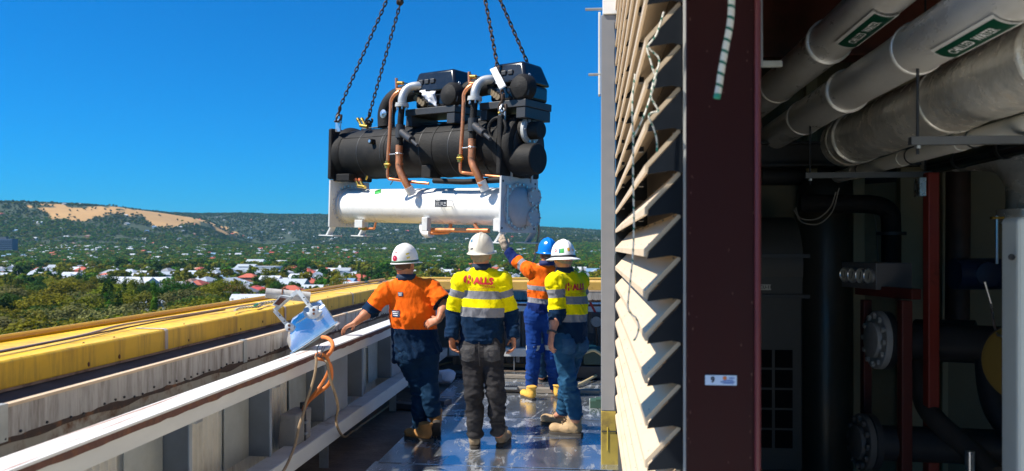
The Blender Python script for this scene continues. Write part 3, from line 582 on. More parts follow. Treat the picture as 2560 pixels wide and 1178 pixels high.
# gauge panel: face turned towards the walkway
gp = thing('gauge_panel', 'grey box with a row of four round gauges', 'gauge panel', P(2145, 690, 4.6))
c = P(2172, 690, 4.55); n = (P(2172, 690, 4.55) - EYEP); fx = (P(2190, 650, 4.5) - P(2104, 650, 4.85)); fx.z = 0; L_ = fx.length; fx.normalize(); fn = Vector((fx.y, -fx.x, 0))
if fn.dot(FWD) > 0: fn = -fn
o0 = P(2104, 686, 4.85); hh = .075
MB().obox(o0 + fx * L_ / 2 - fn * .11, fx * L_ / 2, fn * .11, UP * hh).build('case', mat('panel_grey', (.16, .16, .17), .4, metal=.3), gp, smooth=0, bevel=.003)
for i in range(4):
    cc = o0 + fx * L_ * (.14 + .235 * i) + fn * .001
    MB().lathe(cc, fn, [(0, .045), (.012, .045), (.016, .041), (.012, .039)], 20).build('gauge_bezel', M_zinc, gp)
    MB().lathe(cc, fn, [(0, .038), (.0125, .038)], 20).build('gauge_dial', mat('gauge_dial', (.55, .53, .45), .25), gp)
    MB().bar(cc + fn * .0135 - UP * .02, cc + fn * .0135 + UP * .022 + fx * .012, .003, .002, up=fn).build('needle', M_dark, gp)
def blank_flange(c, r, ax, m, label, back):
    t = thing('blank_flange', label, 'flange', c); c = Vector(c); ax = Vector(ax).normalized()
    MB().lathe(c - ax * .03, ax, [(0, r), (.03, r), (.034, r - .005)], 28).build('plate', m, t); MB().lathe(c + ax * .004, ax, [(0, r * .62), (.022, r * .60), (.026, r * .55)], 28).build('raised_face', m, t)
    MB().lathe(c - ax * .07, ax, [(0, r), (.034, r), (.036, r - .004)], 28).build('mating_flange', M_dark, t)
    e1, e2 = frame(ax)
    for i in range(12):
        a = 2 * math.pi * i / 12; q = c + (e1 * math.cos(a) + e2 * math.sin(a)) * r * .83; MB().cyl(q, q + ax * .02, .016, n=6).build('bolt', m, t)
    MB().cyl(c - ax * .07, c - ax * (.07 + back), r * .62, n=24).build('pipe_stub', M_dark, t)
axf = (-RGT * .45 - FWD * .9)
axf = Vector((-.97, -.06, .03))
blank_flange(P(2188, 850, 4.55), .165, axf, mat('galvanised_flange', (.40, .40, .39), .55, metal=.3, var=.2, vs=14), 'pale bolted blank flange below the gauge panel', .9)
blank_flange(P(2150, 1105, 4.4), .155, axf, mat('dark_flange', (.10, .095, .09), .6, var=.2), 'dark bolted flange low down near the floor', .9)
# condensing unit with rounded hood
cu = thing('condensing_unit', 'dark grey condensing unit with a curved hood', 'condensing unit', (0, 0, 0)); M_unit = mat('unit_grey', (.05, .05, .046), .55, var=.15)
a = P(1870, 740, 5.2); b = P(2003, 740, 5.2)
x0, x1, yy = a.x, b.x, a.y
zt1, zm, zb1 = P(1900, 640, 5.2).z, P(1900, 740, 5.2).z, .25
MB().box((x0, yy, zb1), (x1, yy + .6, zm)).build('cabinet', M_unit, cu, smooth=0, bevel=.01)
MB().box((x0, yy - .01, zm + .004), (x1, yy + .6, zt1)).build('plenum', M_unit, cu, smooth=0, bevel=.006)
MB().lathe((x0, yy + .3, zt1 - .06), (1, 0, 0), [(0, .32), (x1 - x0, .32)], 32).build('hood', M_unit, cu)
for zq in (zm, zt1): MB().box((x0 - .02, yy - .03, zq - .012), (x1 + .04, yy - .012, zq + .012)).build('flange_strip', M_dark, cu, smooth=0)
for i in range(2):
    for j in range(5):
        xq = x0 + .04 + i * .13; zq = .40 + j * .13
        MB().box((xq, yy - .006, zq), (xq + .11, yy - .002, zq + .115)).build('grille_panel', mat('dark_grille', (.008, .008, .009), .9, spec=.1), cu, smooth=0)
plt = MB().box((P(1900, 712, 5.19).x, yy - .014, P(1900, 725, 5.19).z), (P(1926, 712, 5.19).x, yy - .011, P(1900, 711, 5.19).z)).build('unit_label', mat('label_offwhite', (.5, .49, .43), .6), cu, smooth=0)
pc_ = (P(1913, 718, 5.19)); flat_text('lettering', 'CU-11', .028, (pc_.x, yy - .0146, pc_.z), (1, 0, 0), (0, 0, 1), M_ink, plt, .0006)
MB().box((x0, yy + .02, 0), (x1 + .05, yy + .55, .23)).build('base', M_dark, cu, smooth=0)
# grey vertical vessel, cream pilasters, pipes on the end wall
t = thing('storage_vessel', 'tall dark cylindrical vessel behind the gauge panel', 'vessel', (0, 0, 0)); c = P(2062, 800, 5.75)
MB().lathe((c.x, c.y, .1), UP, [(0, .17), (.0, .19), (2.0, .19), (2.08, .15), (2.12, 0)], 28).build('shell', mat('vessel_grey', (.07, .066, .055), .35, metal=.4), t)
MB().cyl((c.x, c.y, 0), (c.x, c.y, .1), .16, n=20).build('skirt', M_dark, t)
for x0_, x1_ in ((2012, 2040), (2128, 2158), (2246, 2302), (2350, 2365)):
    a = onY(x0_, 600, 6.06); b = onY(x1_, 600, 6.06); tag(MB().box((a.x, 6.02, 0), (b.x, 6.10, 3.4)).build('pilaster', mat('cream_pilaster', (.36, .32, .20), .6, var=.08), None, smooth=0, bevel=.006), ('cream pilaster on the end wall beside the condensing unit', 'cream pilaster on the end wall behind the gauge panel', 'widest cream pilaster on the end wall, left of the tall red post', 'narrowest cream pilaster on the end wall, right of the tall red post')[[2012, 2128, 2246, 2350].index(x0_)], 'pilaster', 'cream pilasters on the end wall')
def pipe(name, pts, r, m, label, n=16, flanges=(), fm=None):
    t = thing(name, label, 'pipe', pts[0]); MB().tube(bez(pts, 6), r, n).build('tube', m, t)
    for a, b in flanges: MB().cyl(a, b, r * 1.5, n=18).build('flange', fm or M_dark, t)
    return t
pipe('black_elbow_pipe', [P(2000, 508, 5.3), P(2100, 510, 5.25), P(2185, 512, 5.2), P(2222, 530, 5.2), P(2228, 570, 5.2), P(2228, 640, 5.2), P(2228, 730, 5.2)], .06, M_black, 'black lagged pipe bending down beside the gauge panel', flanges=[(P(2228, 580, 5.2), P(2228, 588, 5.2)), (P(2228, 700, 5.2), P(2228, 710, 5.2))])
pipe('cream_drain_pipe', [P(2290, 470, 5.85), P(2291, 600, 5.85), P(2292, 710, 5.85)], .022, mat('cream_pipe', (.40, .36, .24), .5), 'thin cream downpipe to the left of the tall red post')
pipe('brown_riser', [P(2395, 400, 5.4), P(2395, 560, 5.4), P(2393, 800, 5.4)], .075, mat('brown_scabby_pipe', (.07, .04, .032), .6, var=.35, vs=12), 'scabby brown riser to the right of the tall red post')
pipe('dark_header', [P(2290, 850, 5.0), P(2360, 852, 4.9), P(2440, 855, 4.8)], .13, M_dark, 'thick dark header pipe behind the red posts')
pipe('curved_pipe', [P(2296, 880, 4.7), P(2300, 950, 4.6), P(2312, 1010, 4.5), P(2350, 1060, 4.3), P(2420, 1120, 4.1), P(2490, 1190, 3.9)], .055, mat('brown_grey_pipe', (.07, .058, .048), .55, var=.2), 'brown grey pipe curving down behind the tall red post')
pipe('low_pipe', [P(2470, 880, 4.5), P(2480, 980, 4.4), P(2510, 1050, 4.3), P(2580, 1110, 4.2)], .07, M_dark, 'dark curved pipe under the yellow tank')
pipe('rear_pipe', [P(1900, 440, 5.9), P(2100, 440, 5.9), P(2300, 440, 5.9)], .07, M_dark, 'dark horizontal pipe along the end wall below the ceiling')
for k, pts in enumerate(([P(1990, 520, 5.0), P(2000, 545, 4.95), P(2040, 548, 4.9), P(2075, 520, 4.85), P(2090, 480, 4.8)], [P(1985, 525, 5.0), P(2005, 555, 4.95), P(2045, 560, 4.9), P(2080, 530, 4.85), P(2098, 470, 4.8)], [P(2180, 525, 5.3), P(2190, 560, 5.3), P(2195, 640, 5.3), P(2196, 655, 5.3)])):
    tag(MB().tube(bez(pts), .004, 6).build('loose_wire', mat('grey_wire', (.22, .2, .17), .6)), ('upper thin wire drooping below the black pipe', 'lower thin wire drooping below the black pipe', 'thin black wire hanging above the gauge panel')[k], 'wire')
# blue valve with spindle
t = thing('butterfly_valve', 'blue butterfly valve behind the pale cabinet', 'valve', P(2440, 685, 4.6)); c = P(2440, 685, 4.6)
MB().lathe(c - RGT * .13, RGT, [(0, .09), (.26, .09)], 20).build('body', mat('valve_blue', (.006, .018, .055), .4), t); MB().lathe(c + RGT * .02 - FWD * .05, Vector(-FWD), [(0, .075), (.04, .07), (.05, .02)], 20).build('cover', mat('valve_blue', (.006, .018, .055)), t)
MB().cyl(P(2492, 540, 4.4), P(2492, 660, 4.4), .009, n=8).build('spindle', M_zinc, t); MB().bar(P(2478, 545, 4.4), P(2508, 545, 4.4), .02, .012).build('handle', M_brass, t)
tag(MB().tube([P(2462, 705, 4.0), P(2478, 760, 4.0), P(2487, 820, 3.9), P(2494, 838, 3.8), P(2515, 845, 3.7)], .006, 8).build('bent_rod', M_zinc), 'bent metal rod reaching down to the yellow tank', 'rod')
# yellow tank
t = thing('yellow_tank', 'yellow round tank partly hidden by the pale cabinet', 'tank', P(2530, 910, 3.7)); c = P(2560, 908, 3.75); ax = Vector((-.80, -.60, 0))
M_ytank = mat('mustard_tank', (.34, .21, .045), .55, var=.12, vs=5, col2=(.25, .15, .04), c2s=3, c2lo=.55, c2hi=.8)
MB().lathe(c, ax, [(-.6, .185), (0, .185), (.03, .18), (.05, .15), (.055, 0)], 36).build('shell', M_ytank, t); MB().ring(c + ax * .025, ax, .183, .004, 36).build('seam', M_dark, t)
tag(MB().cyl(P(2425, 1128, 3.9), P(2425, 1230, 3.9), .022, n=16).build('steel_stub', M_zinc), 'short shiny steel stub standing near the floor', 'pipe stub')
# pale cabinet and silver elbow above it
t = thing('switch_cabinet', 'pale grey cabinet with rounded corner at the right edge', 'cabinet', P(2600, 1178, 2.9))
a = P(2500, 545, 3.18); X0, Y0, Z1 = a.x, a.y - .14, a.z
MB().box((X0, Y0, .05), (X0 + .75, Y0 + .14, Z1)).build('case', mat('pale_cabinet', (.66, .70, .66), .4, var=.04), t, smooth=0, bevel=.02, segs=3)
q = P(2530, 643, 3.04); MB().lathe((q.x, Y0 + .002, q.z), (0, -1, 0), [(0, .012), (.006, .012), (.008, .009), (.003, .007)], 16).build('lock', M_dark, t)
q = P(2566, 730, 3.04); MB().box((q.x, Y0 - .004, q.z - .06), (q.x + .12, Y0, q.z + .06)).build('dark_plate', mat('dark_blue_plate', (.02, .03, .08), .4), t, smooth=0)
MB().box((X0 + .02, Y0 + .03, .0), (X0 + .73, Y0 + .12, .049)).build('base', M_dark, t, smooth=0)
t = thing('silver_elbow_pipe', 'crumpled silver clad elbow turning down to the pale cabinet', 'pipe', P(2545, 480, 3.5))
pts = [P(2330, 395, 5.6), P(2400, 390, 5.3), P(2470, 386, 5.0), P(2520, 398, 4.8), P(2553, 434, 4.7), P(2566, 482, 4.65), P(2566, 540, 4.6)]
MB().tube(bez(pts, 6), .105, 24).build('elbow', M_jacket2, t); MB().cyl(P(2566, 524, 4.6), P(2566, 560, 4.6), .15, n=24).build('collar', M_jacket2, t)
pipe('lagged_duct', [P(2330, 408, 5.9), P(2400, 408, 5.7), P(2460, 408, 5.5)], .05, M_jacket2, 'dull silver pipe running left from the elbow to the red post')
# ================================================================== LANDSCAPE
GZ = -26.3                                    # street level below the roof
def lerp_pts(xs, ys): return lambda x: np.interp(x, xs, ys)
sky_back = lerp_pts([-1500, 0, 100, 210, 300, 420, 500, 600, 700, 800, 950, 1100, 1345, 1420, 1500, 1700, 2500, 4000], [498, 504, 507, 512, 520, 530, 531, 530, 536, 537, 545, 552, 567, 569, 575, 583, 596, 600])
sky_gold = lerp_pts([-1500, -400, 0, 60, 150, 250, 350, 420, 480, 520, 560, 600, 660, 720, 800], [560, 535, 514, 516, 517, 519, 523, 529, 538, 548, 566, 588, 606, 618, 640])
def px_of(x, y):
    d = x * FWD.x + y * FWD.y; u = x * RGT.x + y * RGT.y
    return np.where(d > 1, 1280 + FPX * np.clip(u / np.maximum(d, 1), -1.6, 1.6), np.where(u > 0, 4000, -1500))
def sstep(a, b, x): t = np.clip((x - a) / (b - a), 0, 1); return t * t * (3 - 2 * t)
_rng = np.random.RandomState(3); _gr = _rng.rand(256, 256)
def vnoise(x, y):
    xi = np.floor(x).astype(int); yi = np.floor(y).astype(int); fx = x - xi; fy = y - yi; fx = fx * fx * (3 - 2 * fx); fy = fy * fy * (3 - 2 * fy)
    g = lambda a, b: _gr[a % 256, b % 256]
    return (g(xi, yi) * (1 - fx) + g(xi + 1, yi) * fx) * (1 - fy) + (g(xi, yi + 1) * (1 - fx) + g(xi + 1, yi + 1) * fx) * fy - .5
def fbm(x, y, o=4): return sum(vnoise(x * 2 ** k + 17 * k, y * 2 ** k + 31 * k) / 2 ** k for k in range(o))
def ground_z(x, y):
    x = np.asarray(x, float); y = np.asarray(y, float); r = np.hypot(x, y); px = px_of(x, y)
    z = GZ + sstep(1300, 3000, r) * 34 + sstep(2600, 4500, r) * 20
    ca_ = 1 / np.sqrt(1 + ((px - 1280) / FPX) ** 2); hb = (HZ - sky_back(px)) / FPX * 4900 * ca_ + EYE - 6; hg = (HZ - sky_gold(px)) / FPX * 3700 * ca_ + EYE - 3
    back = z + sstep(3000, 4900, r) ** 1.15 * (hb - z) + sstep(4900, 7500, r) * 10
    gold = z + sstep(2500, 3700, r) ** 1.1 * (hg - z) * (1 - .4 * sstep(3700, 5200, r))
    n = fbm(x / 700, y / 700) * 60 * sstep(2300, 3600, r) * (1 - .75 * sstep(3400, 4300, r))
    return np.maximum(z, np.maximum(back, gold)) + n * (1 - .6 * (np.abs(r - 3700) < 250))
from_poly = [(62, 516), (150, 515), (250, 517), (350, 521), (420, 527), (480, 537), (530, 552), (575, 575), (604, 590), (585, 590), (545, 572), (500, 560), (470, 563), (430, 568), (395, 566), (375, 554), (350, 543), (300, 535), (265, 533), (235, 545), (205, 552), (175, 552), (150, 545), (125, 536), (95, 524)]
def in_poly(px, py):
    c = np.zeros(px.shape, bool); n = len(from_poly)
    for i in range(n):
        x1, y1 = from_poly[i]; x2, y2 = from_poly[(i + 1) % n]
        k = ((y1 > py) != (y2 > py)) & (px < (x2 - x1) * (py - y1) / (y2 - y1 + 1e-9) + x1); c ^= k
    return c
def gold_mask(x, y, z):
    d = np.maximum(x * FWD.x + y * FWD.y, 1); r = np.hypot(x, y); px = 1280 + FPX * (x * RGT.x + y * RGT.y) / d; py = HZ - FPX * (z - EYE) / d
    jx = fbm(x / 60, y / 60) * 24; jy = fbm(x / 60 + 50, y / 60) * 13
    return in_poly(px + jx, py + jy) & (r > 2500) & (r < 4000)
# terrain: rings growing with distance, finer where the valley is looked over
az = np.concatenate([np.radians(np.arange(-50, 62, .3)), np.radians(np.arange(62, 310, 3))]) ; az = az[::-1].copy()
rr = np.concatenate([[2], np.geomspace(60, 1200, 40), np.geomspace(1260, 9500, 170)])
A, R = np.meshgrid(az, rr); X = R * np.sin(A) ; Y = R * np.cos(A)      # measured clockwise from +Y
Z = ground_z(X, Y); gm = gold_mask(X, Y, Z)
na = len(az); nr = len(rr); vs = np.stack([X, Y, Z], -1).reshape(-1, 3)
ii, jj = np.meshgrid(np.arange(nr - 1), np.arange(na), indexing='ij'); j2 = (jj + 1) % na
fs = np.stack([ii * na + jj, ii * na + j2, (ii + 1) * na + j2, (ii + 1) * na + jj], -1).reshape(-1, 4)
me = bpy.data.meshes.new('ground'); me.from_pydata(vs.tolist(), [], fs.tolist())
at = me.attributes.new('dry', 'FLOAT', 'POINT'); at.data.foreach_set('value', gm.astype(np.float32).reshape(-1)); me.shade_smooth()
mg = mat('valley_ground', (.026, .042, .016), .95, var=.45, vs=.05, col2=(.075, .075, .035), c2s=.012, c2lo=.55, c2hi=.8)
N = mg.node_tree.nodes; L = mg.node_tree.links; b = N['Principled BSDF']; at = N.new('ShaderNodeAttribute'); at.attribute_name = 'dry'
tn = N.new('ShaderNodeTexNoise'); tn.inputs['Scale'].default_value = .02; tn.inputs['Detail'].default_value = 8; tcn = N.new('ShaderNodeTexCoord'); L.new(tcn.outputs['Object'], tn.inputs['Vector'])
gr = N.new('ShaderNodeMix'); gr.data_type = 'RGBA'; gr.inputs[6].default_value = (.50, .29, .10, 1); gr.inputs[7].default_value = (.33, .19, .07, 1); L.new(tn.outputs[0], gr.inputs[0])
ad = N.new('ShaderNodeMath'); ad.operation = 'MULTIPLY_ADD'; ad.use_clamp = True; L.new(at.outputs['Fac'], ad.inputs[0]); ad.inputs[1].default_value = 1.6; ad.inputs[2].default_value = -.3
mx = N.new('ShaderNodeMix'); mx.data_type = 'RGBA'; L.new(ad.outputs[0], mx.inputs[0]); L.new(b.inputs['Base Color'].links[0].from_socket, mx.inputs[6]); L.new(gr.outputs[2], mx.inputs[7]); L.new(mx.outputs[2], b.inputs['Base Color'])
me.materials.append(mg); g = link('ground', me); tag(g, kind='structure')

# ------------------------------------------------------------------ trees
def leaf_mat(name, col, rand=.35, hue=.025):
    return mat(name, col, .75, var=.45, vs=.55, rand=rand, hue_rand=hue, trans=.3, spec=.12, det=2)
M_bark = mat('grey_bark', (.12, .09, .065), .9, var=.3)
def crown_mesh(name, rng, lobes, leaf, per, elong=1.0, flat=.6):
    """leaf sprays over the skin of several lobes: a ragged outline with holes; each spray a bent pair of faces"""
    V = []; F = []
    for (c, rad) in lobes:
        n = int(per * (rad[0] * rad[2]) )
        for _ in range(n):
            d = rng.normal(size=3); d /= np.linalg.norm(d)
            if d[2] < -.55 and rng.rand() < .7: continue
            k = rng.uniform(.62, 1.06) ; p = np.array(c) + d * np.array(rad) * k
            nn = d * .8 + rng.normal(size=3) * .55 + np.array([0, 0, .35]); nn /= np.linalg.norm(nn)
            t = np.cross(nn, rng.normal(size=3)); t /= np.linalg.norm(t); u = np.cross(nn, t); s = leaf * rng.uniform(.6, 1.4); s2 = s * flat * rng.uniform(.7, 1.2)
            i = len(V); q = nn * s * .25
            V += [p - t * s - q, p - u * s2, p + t * s - q, p + u * s2]; F += [(i, i + 1, i + 3), (i + 1, i + 2, i + 3)]
    me = bpy.data.meshes.new(name); me.from_pydata([tuple(v) for v in V], [], F); return me
def trunk_mesh(name, rng, h, r, lobes):
    mb = MB(); top = np.array([rng.normal() * .2, rng.normal() * .2, h]); mb.tube([(0, 0, -.6), (top[0] * .4, top[1] * .4, h * .5), tuple(top)], [r, r * .75, r * .5], 7)
    for c, rad in lobes[:6]:
        a = top * rng.uniform(.6, 1.0); mb.tube([tuple(a), tuple((a + np.array(c)) / 2 + np.array([0, 0, -.3])), tuple(c)], [r * .4, r * .25, r * .08], 5)
    me = bpy.data.meshes.new(name); me.from_pydata(mb.v, [], mb.f); me.shade_smooth(); me.materials.append(M_bark); return me
def make_kind(kind, seed):
    rng = np.random.RandomState(seed)
    if kind == 'gum':      # broad domed crown in tiers, height 14
        lobes = [((rng.uniform(-4, 4), rng.uniform(-4, 4), rng.uniform(7, 11.5)), (rng.uniform(2.0, 3.4),) * 2 + (rng.uniform(1.5, 2.4),)) for _ in range(9)] + [((0, 0, 10.5), (3.2, 3.2, 3.2))]; H = 7
        return crown_mesh(kind, rng, lobes, .34, 46), trunk_mesh(kind, rng, H, .38, lobes)
    if kind == 'round':    # dense round shade tree, height 10
        lobes = [((rng.uniform(-2.4, 2.4), rng.uniform(-2.4, 2.4), rng.uniform(4, 7.4)), (rng.uniform(1.6, 2.6),) * 2 + (rng.uniform(1.4, 2.2),)) for _ in range(8)] + [((0, 0, 6), (2.8, 2.8, 3.2))]; H = 4
        return crown_mesh(kind, rng, lobes, .30, 62), trunk_mesh(kind, rng, H, .28, lobes)
    if kind == 'poplar':
        lobes = [((rng.uniform(-.7, .7), rng.uniform(-.7, .7), z), (1.5 - .05 * z, 1.5 - .05 * z, 1.9)) for z in np.arange(2.5, 16, 1.35)]; H = 12
        return crown_mesh(kind, rng, lobes, .30, 85, flat=.45), trunk_mesh(kind, rng, H, .25, lobes[:2])
    if kind == 'pine':
        lobes = [((0, 0, z), (3.0 * (1 - z / 15), 3.0 * (1 - z / 15), 1.0)) for z in np.arange(2, 14, 1.1)]; H = 12
        return crown_mesh(kind, rng, lobes, .33, 75, flat=.35), trunk_mesh(kind, rng, H, .25, lobes[:2])
KINDS = {  # kind: (seeds, colours, words)
    'gum': ([1, 2, 3, 4], ['olive', 'brown_olive', 'dark'], None), 'round': ([5, 6, 7], ['green', 'dark', 'bright'], None), 'poplar': ([8, 9], ['dark', 'green'], None), 'pine': ([10], ['dark'], None)}
LEAF = {'olive': leaf_mat('olive_leaves', (.150, .155, .008)), 'brown_olive': leaf_mat('brown_olive_leaves', (.115, .110, .010)), 'dark': leaf_mat('dark_green_leaves', (.030, .078, .009)),
        'green': leaf_mat('mid_green_leaves', (.058, .145, .009)), 'bright': leaf_mat('bright_green_leaves', (.12, .18, .008)), 'cream': leaf_mat('cream_flowering_leaves', (.165, .16, .05))}
PROTO = {}
for kind, (seeds, cols, _) in KINDS.items():
    for s in seeds:
        cm, tm = make_kind(kind, s)
        for c in cols + (['cream'] if kind == 'gum' else []):
            c2 = cm.copy(); c2.materials.append(LEAF[c]); PROTO.setdefault((kind, c), []).append((c2, tm))
WORD = {'gum': 'broad gum tree', 'round': 'rounded shade tree', 'poplar': 'tall columnar poplar', 'pine': 'dark conical pine'}
CW = {'olive': 'olive yellow', 'brown_olive': 'brownish olive', 'dark': 'dark green', 'green': 'mid green', 'bright': 'bright green', 'cream': 'cream flowering'}
rng = np.random.RandomState(21)
def parapet_y(px):       # the picture row of the parapet top that hides what is lower
    return np.where(px < 940, 862 - .162 * px, 702)
# --- houses first (trees keep clear of them)
houses = []
def place_words(x, y):
    px = float(px_of(np.array([x]), np.array([y]))[0])
    for lim, w in ((60, 'at the left edge'), (190, 'below the bare hill\'s left end'), (330, 'below the bare hill\'s middle'), (470, 'below the bare hill\'s right end'), (600, 'right of the bare hill'), (720, 'beyond the floodlight'), (850, 'right of the floodlight'), (960, 'left of the leaning man'), (1130, 'beyond the leaning man'), (1260, 'beyond the middle man'), (1340, 'beyond the raised arm')):
        if px < lim: return w
    return 'by the grey post'
def on_plain(px, py, r=None):
    d = (EYE - GZ) * FPX / (py - HZ); q = P(px, py, d); return q.x, q.y
def add_house(x, y, rot, kind, col, roof, sx, sy, hgt): houses.append((x, y, rot, kind, col, roof, sx, sy, hgt))
big = [  # px, py(base), width m, depth m, height, roof colour, wall colour, label
    (365, 722, 62, 26, 5.5, 'white', 'offwhite', 'longest low white roofed shed in the valley behind the gum trees'),
    (425, 704, 42, 24, 6, 'palegrey', 'bluewall', 'pale grey roofed warehouse beside the red roofed shop'),
    (493, 706, 40, 24, 6, 'palegrey', 'bluewall', 'second pale roofed warehouse right of the grey one'),
    (345, 738, 22, 16, 7, 'white', 'white', 'white gabled block with grey slate roof below the long shed'),
    (470, 695, 36, 18, 5, 'white', 'redwall', 'white roofed shed with a red fascia band'),
    (545, 694, 34, 20, 6, 'white', 'offwhite', 'white showroom beyond the warehouses'),
    (583, 693, 46, 16, 7, 'palegrey', 'brickdark', 'dark brick hall with a grey roof beyond the showroom'),
    (556, 684, 68, 15, 5, 'tan', 'brick', 'long brick building with tan roof in the middle of the valley'),
    (652, 690, 44, 22, 9, 'white', 'white', 'tall plain white building at the middle of the valley'),
    (640, 672, 26, 20, 8, 'palegrey', 'white', 'grey roofed building behind the tall white one'),
    (618, 690, 22, 16, 8, 'palegrey', 'bluewall', 'blue grey block just left of the tall white building'),
    (690, 668, 34, 18, 8, 'white', 'white', 'white roofed hall above the tall white building'),
    (300, 668, 30, 15, 5, 'palegrey', 'bluewall', 'small blue grey shed far out beyond the gum trees'),
    (440, 668, 28, 14, 5, 'palegrey', 'bluewall', 'pale blue roofed shed far out in the suburb'),
    (725, 735, 24, 14, 6, 'palegrey', 'bluewall', 'blue grey flat roofed house just above the yellow parapet'),
    (395, 855 - 78, 46, 14, 4, 'palegrey', 'offwhite', 'long pale roof close beyond the yellow parapet'),
    (1100, 694, 30, 16, 6, 'white', 'white', 'white shed glimpsed between two workers'),
]
COLS = {'white': (.50, .53, .56), 'offwhite': (.60, .58, .53), 'palegrey': (.36, .40, .44), 'slate': (.20, .21, .23), 'tile': (.40, .085, .045), 'redmetal': (.48, .05, .045), 'brownroof': (.20, .12, .09), 'tan': (.42, .30, .20),
        'bluewall': (.30, .38, .46), 'brick': (.36, .17, .10), 'brickdark': (.16, .07, .07), 'redwall': (.36, .05, .05), 'cream': (.58, .50, .38), 'blueroof': (.16, .28, .42)}
HM = {k: mat('house_' + k, c, .6 if k not in ('white', 'palegrey') else .45, var=.10, vs=.6, rand=.15) for k, c in COLS.items()}
M_pane = mat('far_window_glass', (.03, .04, .05), .15, var=.1)
def house_meshes(kind, sx, sy, h, pitch):
    """walls, roof, window strips as three meshes centred on the origin"""
    w = MB().box((-sx / 2, -sy / 2, -1), (sx / 2, sy / 2, h)); r = MB(); e = .5; X_, Y_ = sx / 2 + e, sy / 2 + e; rise = Y_ * pitch
    if kind == 'hip':
        k = max(.3, X_ - Y_); r.add([(-X_, -Y_, h), (X_, -Y_, h), (X_, Y_, h), (-X_, Y_, h), (-k, 0, h + rise), (k, 0, h + rise)], [(0, 1, 5, 4), (1, 2, 5), (2, 3, 4, 5), (3, 0, 4), (3, 2, 1, 0)])
        r.box((-X_, -Y_, h - .22), (X_, Y_, h - .01))
    elif kind == 'gable':
        r.add([(-X_, -Y_, h), (X_, -Y_, h), (X_, Y_, h), (-X_, Y_, h), (-X_, 0, h + rise), (X_, 0, h + rise)], [(0, 1, 5, 4), (2, 3, 4, 5), (1, 2, 5), (3, 0, 4), (3, 2, 1, 0)]); r.box((-X_, -Y_, h - .22), (X_, Y_, h - .01))
    elif kind == 'saw':
        n = 5; 
        for i in range(n):
            a = -X_ + 2 * X_ * i / n; bq = -X_ + 2 * X_ * (i + 1) / n; r.prism([(a, -Y_, h), (bq, -Y_, h), (bq, -Y_, h + .6), (a + .3, -Y_, h + 2.6), (a, -Y_, h + 2.6)], (0, 2 * Y_, 0))
    else: r.box((-X_ + .3, -Y_ + .3, h), (X_ - .3, Y_ - .3, h + .5))
    wn = MB()
    return w, r, wn
HP = {}
def house_proto(kind, sx, sy, h, pitch, wall, roof):
    key = (kind, sx, sy, h, pitch, wall, roof)
    if key not in HP:
        w, r, _ = house_meshes(kind, sx, sy, h, pitch); out = []
        for nm, mb, m in (('wall', w, HM[wall]), ('roof', r, HM[roof])):
            me = bpy.data.meshes.new(nm); me.from_pydata(mb.v, [], mb.f); me.materials.append(m); out.append(me)
        wm = MB().box((-.8, -.05, -.6), (.8, .05, .6)); me = bpy.data.meshes.new('window'); me.from_pydata(wm.v, [], wm.f); me.materials.append(M_pane); out.append(me)
        HP[key] = out
    return HP[key]
def place_house(name, label, cat, group, x, y, rot, kind, sx, sy, h, pitch, wall, roof, windows=0):
    z = float(ground_z(x, y)); t = thing(name, label, cat, (x, y, z), group); t.rotation_euler = (0, 0, rot); w, r, wn = house_proto(kind, sx, sy, h, pitch, wall, roof)
    for nm, me in (('wall', w), ('roof', r)):
        o = bpy.data.objects.new(nm, me); COL.objects.link(o); o.parent = t
    for i in range(windows):
        o = bpy.data.objects.new('window', wn); COL.objects.link(o); o.parent = t; o.location = (-sx / 2 + sx * (i + .5) / windows, -sy / 2 - .03, h * .55)
    return t
taken = []
for px, py, wd, dp, h, rc, wc, lab in big:
    wd *= .85; dp *= .8
    x, y = on_plain(px, py); rot = rng.uniform(-.12, .12); taken.append((x, y, wd * .6))
    place_house('warehouse' if wd > 25 else 'building', lab, 'warehouse' if wd > 25 else 'building', None, x, y, rot, 'gable' if abs(wd - 37.4) > .1 else 'flat', wd, dp, h, .22 if wd > 25 else .5, wc, rc, 6 if wd < 60 else 8)
x, y = on_plain(672, 697); taken.append((x, y, 24)); place_house('warehouse', 'saw toothed white factory roof below the tall white building', 'factory', None, x, y, 0, 'saw', 40, 18, 5, .3, 'palegrey', 'white', 5)
# far office tower at the left edge
x, y = on_plain(14, 645); q = P(12, 618, 1750); ob = thing('office_block', 'dark blue office block standing far left below the hills', 'office block', (q.x, q.y, float(ground_z(q.x, q.y)))); zb = float(ground_z(q.x, q.y)); hgt = (618 - 597) / FPX * 1750 + EYE - zb; taken.append((q.x, q.y, 40))
wb = MB().box((-24, -9, -1), (24, 9, hgt)).build('wall', mat('office_blue_wall', (.06, .09, .15), .5), None, smooth=0); wb.parent = ob
o = MB().box((-10, -4, hgt), (6, 4, hgt + 4)).build('plant_house', mat('office_plant', (.08, .09, .11), .6), None, smooth=0); o.parent = ob
for k in range(int(hgt / 4)):
    o = MB().box((-23.5, -9.15, 1.5 + k * 4), (23.5, -9.02, 3.4 + k * 4)).build('window', mat('office_glass', (.015, .03, .06), .2), None, smooth=0); o.parent = ob
